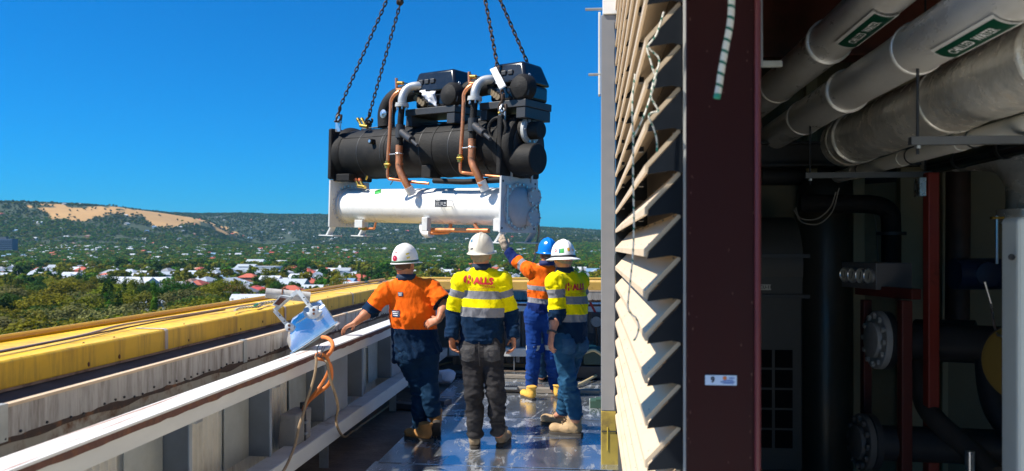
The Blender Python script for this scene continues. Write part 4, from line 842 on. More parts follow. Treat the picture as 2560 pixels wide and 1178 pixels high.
# suburban houses
def ok(x, y, rad):
    for a, b, c in taken:
        if (a - x) ** 2 + (b - y) ** 2 < (c + rad) ** 2: return False
    return True
cand = []
for _ in range(15500):
    px = rng.uniform(-250, 2100); r = 240 * math.exp(rng.uniform(0, 1) ** .8 * math.log(4200 / 240)); q = P(px, 618, r); x, y = q.x, q.y
    z = float(ground_z(x, y)); gy = HZ - FPX * (z + 5 - EYE) / r
    if gy > parapet_y(px) + 6 or r < (560 if px < 300 else 430 if px < 600 else 330): continue
    if bool(gold_mask(np.array([x]), np.array([y]), np.array([z]))[0]): continue
    if r > 2200 and rng.rand() < .90: continue
    if r > 520 and float(fbm(np.array([x / 160]), np.array([y / 160]))[0]) < (-.40 if px < 900 else -.1): continue
    cand.append((r, x, y, px))
cand.sort(); sel = []
grid = {}
for r, x, y, px in cand:
    k = (int(x // 32), int(y // 32))
    if any((k[0] + i, k[1] + j) in grid and (grid[(k[0] + i, k[1] + j)][0] - x) ** 2 + (grid[(k[0] + i, k[1] + j)][1] - y) ** 2 < (22 if r < 1100 else 30) ** 2 for i in (-1, 0, 1) for j in (-1, 0, 1)): continue
    if not ok(x, y, 12): continue
    grid[k] = (x, y); sel.append((r, x, y, px))
STY = [('hip', 'tile', 'brick', 'brick house with a red tiled hip roof among the suburban trees'), ('hip', 'tile', 'cream', 'cream house with a red tiled hip roof among the suburban trees'), ('gable', 'white', 'offwhite', 'house with a bright white metal roof among the suburban trees'),
       ('hip', 'palegrey', 'cream', 'cream house with a pale grey roof among the suburban trees'), ('gable', 'palegrey', 'white', 'white house with a pale grey gabled roof among the suburban trees'), ('hip', 'slate', 'white', 'white house with a dark slate roof among the suburban trees'),
       ('hip', 'brownroof', 'brick', 'brick house with a brown tiled roof among the suburban trees'), ('gable', 'redmetal', 'white', 'white house with a bright red metal roof among the suburban trees'), ('gable', 'blueroof', 'white', 'white house with a blue metal roof among the suburban trees')]
PR = [.09, .06, .28, .17, .17, .10, .06, .03, .04]
SZ = [(15, 10, 3.4), (18, 11, 3.4), (13, 9, 5.8)]
stuff = {}; n_house = 0
for i, (r, x, y, px) in enumerate(sel):
    s = STY[rng.choice(len(STY), p=PR)]; sz = SZ[rng.randint(3)]; rot = rng.choice([0, math.pi / 2]) + rng.uniform(-.15, .15)
    if n_house < 285 and px < 1560:
        n_house += 1
        lb = s[3].replace('among the suburban trees', 'in town') + ', ' + place_words(x, y)
        place_house('house', lb, 'house', lb.replace('house', 'houses', 1), x, y, rot, s[0], sz[0], sz[1], sz[2], .55, s[2], s[1], 2 if n_house < 70 else 0)
        taken.append((x, y, 9))
    else:
        w, rf, _ = house_meshes(s[0], *sz, .55); c, sn = math.cos(rot), math.sin(rot); z = float(ground_z(x, y))
        for mb, mk in ((w, s[2]), (rf, s[1])):
            D = stuff.setdefault(mk, MB()); D.add([(x + a * c - b_ * sn, y + a * sn + b_ * c, z + h) for a, b_, h in mb.v], mb.f)
allb = MB(); mats_ = []
for mk, D in stuff.items():
    allb.mi = len(mats_); mats_.append(HM[mk]); allb.add(D.v, D.f)
o = allb.build('distant_houses', mats_, None, smooth=0); tag(o, 'far off pale roofs scattered through the trees up to the hills', 'houses', None, 'stuff')
# --- trees: nearest 300 as things, the rest as one wood
cands = []
def try_tree(px, r, hmax):
    q = P(px, 618, r); return q.x, q.y
near_rng = np.random.RandomState(5)
# big gum belt at the foot of the building, left
def belt(n, pxr, rr_, kinds, cols, sc):
    for _ in range(n):
        px = near_rng.uniform(*pxr); r = near_rng.uniform(*rr_); x, y = try_tree(px, r, 0); k = kinds[near_rng.randint(len(kinds))]; c = cols[near_rng.randint(len(cols))]
        cands.append((r, x, y, px, k, c, near_rng.uniform(*sc)))
belt(90, (-260, 420), (105, 190), ['gum'], ['olive', 'brown_olive', 'olive', 'dark', 'cream'], (.8, 1.12))
belt(110, (-320, 560), (190, 330), ['gum', 'gum', 'gum', 'round'], ['olive', 'brown_olive', 'olive', 'dark', 'cream', 'olive'], (.72, 1.12))
belt(12, (250, 400), (215, 300), ['poplar'], ['dark', 'green'], (.8, 1.15))
belt(16, (430, 760), (150, 330), ['gum', 'round'], ['olive', 'green', 'brown_olive'], (.55, .8))
belt(130, (-350, 700), (330, 560), ['gum', 'round', 'round'], ['olive', 'dark', 'green', 'brown_olive', 'dark'], (.45, .85))
for _ in range(6600):
    px = near_rng.uniform(-400, 2000); r = near_rng.uniform(330, 1000); x, y = try_tree(px, r, 0)
    k = near_rng.choice(['gum', 'round', 'round', 'round', 'poplar', 'pine'], p=[.28, .25, .2, .17, .05, .05]); c = {'gum': ['olive', 'dark', 'brown_olive', 'olive'], 'round': ['green', 'dark', 'bright', 'green', 'dark'], 'poplar': ['dark', 'green'], 'pine': ['dark']}[k]
    cands.append((r, x, y, px, k, c[near_rng.randint(len(c))], near_rng.uniform(.5, 1.0) if k != 'gum' else near_rng.uniform(.55, .95)))
HT = {'gum': 13.5, 'round': 9, 'poplar': 17, 'pine': 14}
good = []; tgrid = {}
for t in sorted(cands):
    r, x, y, px, k, c, s = t; top = HZ - FPX * (GZ + HT[k] * s - EYE) / r
    if top > float(parapet_y(np.array([px]))[()] ) - 1: continue
    if x > -14 and y < 40: continue
    if not ok(x, y, 2.0 + 2 * s): continue
    md = 4.2 * s if k in ('gum',) else 3.2 * s
    key = (int(x // 10), int(y // 10))
    if any((q[0] - x) ** 2 + (q[1] - y) ** 2 < md ** 2 for i in (-1, 0, 1) for j in (-1, 0, 1) for q in tgrid.get((key[0] + i, key[1] + j), ())): continue
    tgrid.setdefault(key, []).append((x, y)); good.append((HT[k] * s / r, t))
good.sort(key=lambda g: -g[0])
rest = []; n_things = 0
def band(px): return 'at the far left' if px < 150 else ''
for i, (_, (r, x, y, px, k, c, s)) in enumerate(good):
    if n_things < 295 and -450 < px < 1620:
        n_things += 1
        L_ = PROTO.get((k, c)) or PROTO[(k, 'dark')]; cm, tm = L_[near_rng.randint(len(L_))]; c = next(kk[1] for kk, vv in PROTO.items() if any(w_[0] is cm for w_ in vv))
        where = 'in the belt below the yellow parapet' if r < 330 else 'among the near suburban roofs' if r < 560 else 'in the middle of the suburb'
        where = {'in the belt below the yellow parapet': 'below the parapet', 'among the near suburban roofs': 'near the first roofs', 'in the middle of the suburb': 'farther out'}[where]; lab = '%s %s %s, %s' % (CW[c], WORD[k], where, place_words(x, y))
        t = thing('%s_tree' % {'gum': 'gum', 'round': 'shade', 'poplar': 'poplar', 'pine': 'pine'}[k], lab, 'tree', (x, y, float(ground_z(x, y))), lab.replace('tree', 'trees').replace('poplar', 'poplars').replace('pine', 'pines'))
        t.rotation_euler = (0, 0, near_rng.uniform(0, 6.28)); wf = 1.4 if (k == 'gum' and r < 340) else 1.0; t.scale = (s * wf * near_rng.uniform(.9, 1.15), s * wf * near_rng.uniform(.9, 1.15), s)
        for nm, me in (('trunk', tm), ('crown', cm)):
            o = bpy.data.objects.new(nm, me); COL.objects.link(o); o.parent = t
    else: rest.append((r, x, y, k, c, s))
# one wood: points carrying instances of simple tree crowns (geometry nodes)
pts = []; kindi = []; scl = []
for r, x, y, k, c, s in rest: pts.append((x, y, float(ground_z(x, y)) + 1.5)); kindi.append({'olive': 0, 'brown_olive': 1, 'dark': 2, 'green': 3, 'bright': 4, 'cream': 0}[c]); scl.append(HT[k] * s / 9)
rg = np.random.RandomState(9); n = 165000
px = rg.uniform(-1000, 2500, n); r = np.where(rg.rand(n) < .42, 900 * np.exp(rg.rand(n) ** .85 * math.log(2700 / 900)), rg.uniform(2400, 5300, n)); dx = (px - 1280) / FPX
x = (FWD.x + RGT.x * dx) * r; y = (FWD.y + RGT.y * dx) * r; z = ground_z(x, y); gm = gold_mask(x, y, z)
keep = (~gm | (rg.rand(n) < .05)) & (fbm(x / 90, y / 90) > -.40)
hill = sstep(2200, 3300, r)
open_ = (fbm(x / 45 + 9, y / 45) < -.36) & (hill > .3); keep &= ~open_
for a, b, c in taken:
    if a * a + b * b > 700 ** 2: keep &= ((x - a) ** 2 + (y - b) ** 2) > (c * (.95 if c > 12 else .8)) ** 2
x, y, z, r, hill = x[keep], y[keep], z[keep], r[keep], hill[keep]
u = rg.rand(len(x)); ki = np.where(hill > .5, np.where(u < .36, 2, np.where(u < .80, 5, np.where(u < .9, 1, 0))), np.where(u < .14, 0, np.where(u < .20, 1, np.where(u < .52, 2, np.where(u < .86, 3, 4)))))
sc = rg.uniform(.65, 1.25, len(x)) * (1 + .1 * hill); 
allp = np.concatenate([np.array(pts).reshape(-1, 3), np.stack([x, y, z + .3], 1)]); allk = np.concatenate([np.array(kindi, int), ki]); alls = np.concatenate([np.array(scl), sc])
def far_crown(name, seed, col):
    g = np.random.RandomState(seed); lobes = [((g.uniform(-2, 2), g.uniform(-2, 2), g.uniform(3, 6.2)), (g.uniform(1.9, 2.8),) * 2 + (g.uniform(1.6, 2.4),)) for _ in range(5)]
    me = crown_mesh(name, g, lobes, .85, 7.5, flat=.75); me.materials.append(LEAF[col]); o = bpy.data.objects.new(name, me); return o
LEAF['hill'] = leaf_mat('grey_green_scrub', (.026, .052, .020), .3)
crown_mats = ['olive', 'brown_olive', 'dark', 'green', 'bright', 'hill']
me = bpy.data.meshes.new('woodland'); me.from_pydata(allp.tolist(), [], [])
a = me.attributes.new('pick', 'INT', 'POINT'); a.data.foreach_set('value', (allk * 3 + rg.randint(0, 3, len(allk))).astype(np.int32))
a = me.attributes.new('size', 'FLOAT', 'POINT'); a.data.foreach_set('value', alls.astype(np.float32))
a = me.attributes.new('turn', 'FLOAT', 'POINT'); a.data.foreach_set('value', (rg.rand(len(alls)) * 6.28).astype(np.float32))
wood = link('woodland', me); tag(wood, 'mass of trees filling the suburb and covering the far hills', 'woodland', None, 'stuff')
ng = bpy.data.node_groups.new('scatter_trees', 'GeometryNodeTree'); ng.interface.new_socket('Geometry', in_out='INPUT', socket_type='NodeSocketGeometry'); ng.interface.new_socket('Geometry', in_out='OUTPUT', socket_type='NodeSocketGeometry')
gi = ng.nodes.new('NodeGroupInput'); go = ng.nodes.new('NodeGroupOutput'); ip = ng.nodes.new('GeometryNodeInstanceOnPoints')
jn = ng.nodes.new('GeometryNodeJoinGeometry')
protos = []
for k, cm in enumerate(crown_mats):
    for q in range(3): protos.append(far_crown('far_crown', 40 + 3 * k + q, cm))
pc_ = bpy.data.collections.new('tree_kinds')          # not linked to the scene: only a stock for the scatter
for i, o in enumerate(protos): o.name = 'far_crown_%02d' % i; pc_.objects.link(o)
ci = ng.nodes.new('GeometryNodeCollectionInfo'); ci.inputs['Collection'].default_value = pc_; ci.inputs['Separate Children'].default_value = True; ci.inputs['Reset Children'].default_value = True
def na_(nm, ty): q = ng.nodes.new('GeometryNodeInputNamedAttribute'); q.data_type = ty; q.inputs['Name'].default_value = nm; return q.outputs['Attribute']
ng.links.new(gi.outputs[0], ip.inputs['Points']); ng.links.new(ci.outputs[0], ip.inputs['Instance']); ip.inputs['Pick Instance'].default_value = True
ng.links.new(na_('pick', 'INT'), ip.inputs['Instance Index']); ng.links.new(na_('size', 'FLOAT'), ip.inputs['Scale'])
cx = ng.nodes.new('ShaderNodeCombineXYZ'); ng.links.new(na_('turn', 'FLOAT'), cx.inputs['Z']); ng.links.new(cx.outputs[0], ip.inputs['Rotation'])
ng.links.new(ip.outputs[0], go.inputs[0])
md = wood.modifiers.new('scatter', 'NODES'); md.node_group = ng
# air between the roof and the hills
haze = MB().box((-9000, -2500, GZ - 1.5), (9000, 9600, 420)).build('haze', [], None, smooth=0)
hm = bpy.data.materials.new('haze'); hm.use_nodes = True; hm.node_tree.nodes.clear(); ho = hm.node_tree.nodes.new('ShaderNodeOutputMaterial'); hv = hm.node_tree.nodes.new('ShaderNodeVolumePrincipled')
hv.inputs['Color'].default_value = (.34, .74, 1.0, 1); hv.inputs['Density'].default_value = 3.6e-5; hv.inputs['Anisotropy'].default_value = 0.0
hm.node_tree.links.new(hv.outputs[0], ho.inputs['Volume']); haze.data.materials.append(hm); tag(haze, 'thin summer haze over the valley', 'haze', None, 'stuff')
# ================================================================== CHILLER IN THE AIR
A_ = P(820, 567, 11.2); B_ = P(1250, 581, 9.3)
ex = (B_ - A_); LEN = ex.length; ex.normalize(); ey = Vector((-ex.y, ex.x, 0)).normalized()
if ey.dot(FWD) < 0: ey = -ey
ez = ex.cross(ey).normalized()
if ez.z < 0: ez = -ez
def Q(u, v, w): return A_ + ex * u + ey * v + ez * w
def CL(px, py, v):      # sight line met with a plane parallel to the chiller's long side, v behind the front: (u, w)
    r = ray(px, py); n = ey; t = (A_ + ey * v - EYEP).dot(n) / r.dot(n); p = EYEP + r * t - A_; return p.dot(ex), p.dot(ez)
def CE(px, py, u):      # the same for a plane across the right end: (v, w)
    r = ray(px, py); t = (A_ + ex * u - EYEP).dot(ex) / r.dot(ex); p = EYEP + r * t - A_; return p.dot(ey), p.dot(ez)
ch = thing('chiller', 'two barrelled industrial chiller with a black upper vessel and white lower vessel hanging from chains', 'chiller', Q(LEN / 2, .38, 0))
def QB(mb, u0, u1, v0, v1, w0, w1): return mb.hexa([Q(u0, v0, w0), Q(u1, v0, w0), Q(u1, v1, w0), Q(u0, v1, w0), Q(u0, v0, w1), Q(u1, v0, w1), Q(u1, v1, w1), Q(u0, v1, w1)])
def qbox(nm, m, u0, u1, v0, v1, w0, w1, par=ch, bev=.004): return QB(MB(), u0, u1, v0, v1, w0, w1).build(nm, m, par, smooth=0, bevel=bev)
PW = .72; PH = .66
# condenser (white)
cw, cv, cr = .31, .34, .232
MB().lathe(Q(.03, cv, cw), ex, [(0, cr), (LEN - .06, cr)], 40).build('condenser_shell', M_white, ch)
M_plate = mat('grey_white_plate', (.58, .59, .58), .42, var=.08, vs=6, col2=(.40, .39, .37), c2s=4, c2lo=.55, c2hi=.8)
pls = []
for u0 in (0, LEN - .03):
    p = qbox('tube_sheet', M_plate, u0, u0 + .03, 0, PW, 0, PH); pls.append(p)
    e1, e2 = ey, ez; mb = MB(); s = -1 if u0 else 1; uo = u0 if s < 0 else u0 + .03
    for i in range(26):
        a = 2 * math.pi * i / 26; q = Q(uo, cv + math.cos(a) * (cr + .045), cw + math.sin(a) * (cr + .045)); mb.cyl(q, q + ex * s * .016, .011, n=6)
    mb.build('bolt_circle', M_zinc, p)
    for v in (.03, .62):     # splayed foot: upright plate and sole
        d = -1 if u0 == 0 else -1
        f = MB().prism([Q(u0 + .0, v, 0), Q(u0 + .03, v, 0), Q(u0 - .05, v, -.115), Q(u0 - .085, v, -.115)], ey * .09).prism([Q(u0 + .032, v + .04, 0), Q(u0 + .032, v + .05, 0), Q(u0 - .07, v + .05, -.11), Q(u0 - .07, v + .04, -.11)], ex * .004).build('foot', M_plate, ch, smooth=0)
        MB().hexa([Q(u0 - .20, v - .03, -.13), Q(u0 + .11, v - .03, -.13), Q(u0 + .11, v + .12, -.13), Q(u0 - .20, v + .12, -.13), Q(u0 - .20, v - .03, -.116), Q(u0 + .11, v - .03, -.116), Q(u0 + .11, v + .12, -.116), Q(u0 - .20, v + .12, -.116)]).build('foot_sole', M_plate, f, smooth=0)
# white flange ring where shell meets plates
for u in (.03, LEN - .075): MB().lathe(Q(u, cv, cw), ex, [(0, cr + .025), (.045, cr + .02)], 40).build('shell_ring', M_plate, ch)
# water box on the near (right) end
M_wb = mat('water_box_grey', (.44, .45, .45), .4, var=.1, vs=7)
U = LEN
wb = MB().lathe(Q(U, cv, cw), ex, [(0, cr + .06), (.02, cr + .06), (.022, cr + .01), (.05, cr - .005), (.085, cr - .06), (.10, cr - .13), (.105, 0)], 40).build('water_box', M_wb, ch)
mb = MB()
for i in range(22):
    a = 2 * math.pi * i / 22; q = Q(U + .02, cv + math.cos(a) * (cr + .035), cw + math.sin(a) * (cr + .035)); mb.cyl(q, q + ex * .02, .013, n=6)
mb.build('bolt_circle', M_zinc, wb)
for wq in (cw + .125, cw - .125):
    c = Q(U + .02, cv + .17, wq); t = MB().lathe(c, ex, [(0, .105), (.075, .105), (.076, .125), (.098, .125)], 8, e1=(ey * math.cos(.39) + ez * math.sin(.39))).build('nozzle_cover', M_wb, wb)
    # bolts on the octagonal cover stay in its mesh neighbour
    mb = MB()
    for i in range(8):
        a = 2 * math.pi * i / 8; q = c + ex * .098 + (ey * math.cos(a) + ez * math.sin(a)) * .102; mb.cyl(q, q + ex * .018, .013, n=6)
    mb.build('cover_bolts', M_zinc, wb)
sg = thing  # sight rod at the near corner of the plate
v0, w0 = .06, .10
MB().cyl(Q(U + .02, .10, .12), Q(U + .02, .10, .56), .012, n=10).cyl(Q(U + .02, .16, .12), Q(U + .02, .16, .56), .007, n=8).build('sight_rod', M_zinc, ch)
for w in (.12, .54): MB().cyl(Q(U + .005, .10, w), Q(U + .05, .10, w), .02, n=8).build('gland', M_zinc, ch)
for v in (.16, .56): qbox('lifting_tab', M_plate, U + .004, U + .014, v, v + .035, PH - .05, PH + .06, bev=.002)
# stickers and name plate on the condenser shell
def on_shell(px, py):
    r_ = ray(px, py); best = None
    o = EYEP - Q(0, cv, cw); oy, oz = o.dot(ey), o.dot(ez); dy, dz = r_.dot(ey), r_.dot(ez)
    a = dy * dy + dz * dz; b = 2 * (oy * dy + oz * dz); c = oy * oy + oz * oz - (cr + .003) ** 2; D = max(0, b * b - 4 * a * c); t = (-b - math.sqrt(D)) / (2 * a); return EYEP + r_ * t
def shell_patch(nm, m, quad, par, off=.0, n=4):
    c = [on_shell(*q) for q in quad]; vs = []; fs = []
    for i in range(n + 1):
        for j in range(n + 1):
            a, b = i / n, j / n; p = (c[0] * (1 - a) + c[1] * a) * (1 - b) + (c[3] * (1 - a) + c[2] * a) * b
            d = p - A_; yy, zz = d.dot(ey) - cv, d.dot(ez) - cw; L_ = math.hypot(yy, zz); k = (cr + .002 + off) / L_; vs.append(Q(d.dot(ex), cv + yy * k, cw + zz * k))
    fs = [(i * (n + 1) + j, (i + 1) * (n + 1) + j, (i + 1) * (n + 1) + j + 1, i * (n + 1) + j + 1) for i in range(n) for j in range(n)]
    o = MB().add(vs, fs).build(nm, m, par); sm = o.modifiers.new('thick', 'SOLIDIFY'); sm.thickness = .0015; return o
shell_patch('green_sticker', mat('green_sticker', (.02, .38, .06), .5), [(936, 486), (938, 477), (953, 473), (952, 483)], ch)
u, w = CL(1103, 508, cv - cr - .10); u0, w1 = CL(1088, 499, cv - cr - .10); u1, w0_ = CL(1117, 518, cv - cr - .10)
npl = qbox('name_plate', mat('black_name_plate', (.012, .012, .014), .35), u0, u1, cv - cr - .105, cv - cr - .10, w0_, w1, bev=0)
for k, (a, b, y, h) in enumerate(((.08, .45, .86, .06), (.06, .40, .62, .03), (.48, .72, .62, .03), (.78, .94, .62, .06), (.06, .36, .48, .03), (.48, .70, .48, .03), (.78, .94, .46, .05), (.06, .40, .34, .03), (.48, .72, .34, .03), (.06, .55, .16, .03), (.70, .94, .22, .05))):
    QB(MB(), u0 + (u1 - u0) * a, u0 + (u1 - u0) * b, cv - cr - .1065, cv - cr - .1052, w0_ + (w1 - w0_) * (y - h), w0_ + (w1 - w0_) * (y + h * .6)).build('print_line', mat('plate_print', (.5, .5, .5), .5), npl, smooth=0)
br = MB()
for w in (w0_ + .005, w1 - .012): QB(br, u1 - .012, u1 - .004, cv - cr - .10, cv - .19, w, w + .008); QB(br, u0 + .004, u0 + .012, cv - cr - .10, cv - .19, w, w + .008)
br.build('plate_bracket', M_plate, npl, smooth=0)
# evaporator (black lagging)
ew, ev, er = PH + .37, .37, .345
ec = Q(0, ev, ew)
sh = MB().lathe(Q(.04, ev, ew), ex, [(0, er), (LEN - .08, er)], 48).build('evaporator_shell', M_black, ch)
for px in (953, 1072, 1196):
    u, _ = CL(px, 400, ev - er); MB().lathe(Q(u, ev, ew), ex, [(0, er + .006), (.035, er + .006)], 48).build('lagging_band', M_black, ch)
for u0 in (0, LEN - .06):
    qbox('end_frame', M_black, u0 - .02, u0 + .05, -.02, PW + .04, PH + .005, PH + .71, bev=.02)
    MB().lathe(Q(u0 - .02 if u0 else u0 + .05, ev, ew), ex, [(0, er + .045), (.06, er + .03), (.10, er + .005)] if u0 == 0 else [(-.10, er + .005), (-.06, er + .03), (0, er + .045)], 48).build('lagging_collar', M_black, ch)
qbox('skirt_block', M_black, .02, .36, .05, .2, PH - .02, PH + .08, bev=.01)
# near end of the evaporator: dished cover and two capped nozzles
M_holes = mat('perforated_black_lagging', (.030, .028, .027), .7, var=.2, bump=.5, bs=160)
MB().lathe(Q(U - .01, ev, ew + .0), ex, [(0, er + .035), (.05, er + .035), (.085, er + .012), (.095, er - .03), (.10, er - .06), (.105, 0)], 48).build('end_cover', M_black, ch)
MB().lathe(Q(U + .096, ev, ew), ex, [(0, er - .055), (.012, er - .06), (.014, 0)], 40).build('end_lagging', M_holes, ch)
v1, w1 = CE(1353, 325, U + .34); v2, w2 = CE(1346, 397, U + .34)
f = MB().lathe(Q(U + .10, v1, w1), ex, [(0, .15), (.05, .15), (.051, .11), (.10, .11)], 32).build('upper_nozzle', M_black, ch)
fl = MB().lathe(Q(U + .20, v1, w1), ex, [(-.04, .165), (0, .165), (.003, .16)], 36).build('nozzle_flange', M_greypaint, ch)
mb = MB()
for i in range(10):
    a = 2 * math.pi * i / 10; q = Q(U + .203, v1 + math.cos(a) * .135, w1 + math.sin(a) * .135); mb.cyl(q, q + ex * .012, .012, n=6)
mb.build('flange_bolts', M_zinc, fl)
MB().lathe(Q(U + .203, v1, w1), ex, [(0, .105), (.13, .105), (.14, .095)], 36).build('nozzle_cap', M_black, ch)
MB().lathe(Q(U + .06, v2, w2), ex, [(0, .20), (.08, .185), (.27, .18), (.28, .17)], 40).build('lower_nozzle_cap', M_black, ch)
for dv in (-.05, .03): MB().tube([Q(U + .10, v1 + dv - .08, w1 + .24), Q(U + .215, v1 + dv - .05, w1 + .12), Q(U + .22, v1 + dv - .02, w1 - .05)], .007, 6).build('sensor_lead', M_dark, ch)
# lengthwise lagging seams, a cable bundle and clips on the black vessel
for a_, nm in ((.62, 'lagging_seam'), (2.5, 'lagging_seam')):
    MB().tube([Q(.1 + (LEN - .25) * i / 12, ev - math.cos(a_) * (er + .001), ew + math.sin(a_) * (er + .001) + .004 * math.sin(i * 2.1)) for i in range(13)], .006, 5).build(nm, M_black, ch)
for k_, off in enumerate((0, .03)):
    MB().tube(bez([Q(.35 + i * .30, ev - math.cos(1.25 + off) * (er + .012), ew + math.sin(1.25 + off) * (er + .012) + .012 * math.sin(i * 1.7 + k_)) for i in range(9)], 5), .009, 6).build('cable_run', M_dark, ch)
for u_ in (.52, .98, 1.7, 2.2): MB().lathe(Q(u_, ev, ew), ex, [(0, er + .0035), (.012, er + .0035)], 48).build('cable_tie', M_dark, ch)
for w_ in (.05, .60):
    for v_ in (.03, .66): MB().cyl(Q(U + .001, v_, w_), Q(U + .004, v_, w_), .014, n=10).build('plate_hole', M_dark, ch)
# sight glass on the shell
c = on_sh = None
u, w = CL(931, 354, ev - er); MB().cyl(Q(u, ev - er + .05, w), Q(u, ev - er - .05, w), .035, n=16).build('sight_glass', M_black, ch); MB().lathe(Q(u, ev - er - .05, w), -ey, [(0, .022), (.006, .022), (.007, .010)], 14).build('glass_rim', M_zinc, ch)
# block and pipework between the two vessels
u, w = CL(1072, 445, ev - .25); qbox('drain_block', M_black, u - .09, u + .07, ev - .30, ev - .1, PH - .0 + .0, PH + .16, bev=.01)
MB().tube([Q(CL(1085, 452, .1)[0], .1, CL(1085, 452, .1)[1]), Q(CL(1160, 455, .1)[0], .1, CL(1160, 455, .1)[1]), Q(CL(1252, 450, .1)[0], .1, CL(1252, 450, .1)[1])], .035, 12).build('liquid_line', M_black, ch)
def cp(pts, v, r, nm, m=M_copper, n=12, rv=None):
    q = [Q(*(lambda a: (a[0], vv, a[1]))(CL(x, y, vv))) for (x, y), vv in zip(pts, v if isinstance(v, (list, tuple)) else [v] * len(pts))]
    return MB().tube(bez(q, 5), r, n).build(nm, m, ch)
VF = ev - er - .06          # pipes run just in front of the upper vessel
for k, (dx, dy) in enumerate(((0, 0), (182, -16))):
    X_ = lambda x: x + dx
    Y_ = lambda y: y + dy * (1 if y < 470 else .6)
    # big hot gas pipe: copper leg, elbow, stub into the white shell
    cp([(X_(998), Y_(363)), (X_(998), Y_(400)), (X_(998), Y_(418)), (X_(1004), Y_(436)), (X_(1014), Y_(456)), (X_(1024), Y_(474))], [VF, VF, VF, VF, VF + .02, VF + .05], .047, 'hot_gas_pipe')
    for y in (384, 407): cp([(X_(998), Y_(y)), (X_(998), Y_(y + 4))], VF, .051, 'pipe_joint', M_copper)
    cp([(X_(1021), Y_(468)), (X_(1031), Y_(486))], [VF + .04, VF + .09], .056, 'weld_stub', M_white)
    # valve body and black leg up to the flange
    cp([(X_(999), Y_(364)), (X_(1000), Y_(340)), (X_(1001), Y_(310)), (X_(1003), Y_(285)), (X_(1005), Y_(268))], VF, .042, 'discharge_leg', M_black)
    cp([(X_(1000), Y_(345)), (X_(1001), Y_(312))], VF, .062, 'valve_body', M_dark)
    cp([(X_(1004), Y_(330)), (X_(1022), Y_(345)), (X_(1030), Y_(350))], [VF, VF - .09, VF - .13], .048, 'valve_bonnet', M_dark); cp([(X_(1028), Y_(350)), (X_(1044), Y_(364))], [VF - .12, VF - .2], .022, 'valve_stem', M_dark)
    c1, c2 = CL(X_(1005), Y_(264), VF); fl = MB().lathe(Q(c1, VF, c2 - .02), ez, [(0, .088), (.03, .088), (.032, .084), (.05, .084)], 28).build('pipe_flange', M_greypaint, ch)
    mb = MB()
    for i in range(6):
        a = 2 * math.pi * i / 6 + .3; q = Q(c1, VF, c2 - .055) + (ex * math.cos(a) + ey * math.sin(a)) * .068; mb.cyl(q, q + ez * .035, .012, n=6)
    mb.build('flange_bolts', M_zinc, fl)
    # silver elbow to the compressor
    cp([(X_(1005), Y_(262)), (X_(1006), Y_(245)), (X_(1013), Y_(228)), (X_(1026), Y_(218)), (X_(1042), Y_(215)), (X_(1052), Y_(216))], [VF, VF, VF + .03, VF + .08, VF + .13, VF + .17], .054, 'silver_elbow', mat('cast_silver_elbow', (.56, .56, .54), .42, metal=.5, var=.08), 18)
    # thin copper bypass
    cp([(X_(1004), Y_(226)), (X_(988), Y_(236)), (X_(978), Y_(252)), (X_(977), Y_(275)), (X_(974), Y_(340)), (X_(971), Y_(380)), (X_(970), Y_(402))], [VF + .02, VF - .02, VF - .03, VF - .03, VF - .03, VF - .03, VF - .03], .023, 'bypass_pipe')
    cp([(X_(969), Y_(403)), (X_(968), Y_(421))], VF - .03, .034, 'brass_valve', M_brass); cp([(X_(962), Y_(412)), (X_(975), Y_(412))], VF - .05, .020, 'valve_nut', M_brass)
    cp([(X_(969), Y_(420)), (X_(969), Y_(440)), (X_(973), Y_(447)), (X_(985), Y_(449)), (X_(1030), Y_(455)), (X_(1072), Y_(459))], [VF - .03, VF - .03, VF - .02, VF, VF + .1, VF + .16], .019, 'return_pipe')
    cp([(X_(991), Y_(196)), (X_(992), Y_(222)), (X_(996), Y_(225)), (X_(1004), Y_(225))], VF - .0, .019, 'stub_pipe'); cp([(X_(995), Y_(208)), (X_(1008), Y_(208))], VF, .024, 'brass_sensor', M_brass); cp([(X_(1008), Y_(208)), (X_(1018), Y_(209)), (X_(1028), Y_(216))], [VF, VF + .05, VF + .15], .007, 'sensor_lead', M_dark)
    cp([(X_(968), Y_(387)), (X_(1000), Y_(384))], VF - .03, .008, 'clamp_rod', M_zinc)
    c1, c2 = CL(X_(998), Y_(384), VF); MB().ring(Q(c1, VF, c2), ez, .050, .007, 20, 6).build('pipe_clamp', M_zinc, ch)
    # black suction elbow behind, with silver valve disc
    cp([(X_(966), Y_(318)), (X_(966), Y_(285)), (X_(974), Y_(262)), (X_(988), Y_(246)), (X_(1010), Y_(236)), (X_(1050), Y_(228))], [ev - .05] * 6, .118, 'suction_elbow', M_black, 20)
    c1, c2 = CL(X_(959), Y_(285), ev - .2); MB().lathe(Q(c1, ev - .2, c2), -ey, [(0, .058), (.012, .058), (.02, .02), (.035, .018)], 20).build('service_valve', M_zinc, ch); MB().bar(Q(c1, ev - .235, c2), Q(c1 + .11, ev - .25, c2 + .01), .02, .02).build('valve_lever', M_zinc, ch)
    # compressor: dark body, glossy cover, motor end
    kx = (1036, 1146) if k == 0 else (1222, 1322); ky = (184, 225, 268) if k == 0 else (163, 206, 252)
    v0, v1_ = ev - .22, ev + .2
    ua, wt = CL(kx[0], ky[0], v0); ub, wm = CL(kx[1], ky[1], v0); _, wbm = CL((kx[0] + kx[1]) / 2, ky[2], v0)
    body = qbox('compressor_body', M_gloss_black, ua + .05, ub - .02, v0 - .02, v1_, wbm, wm, bev=.035)
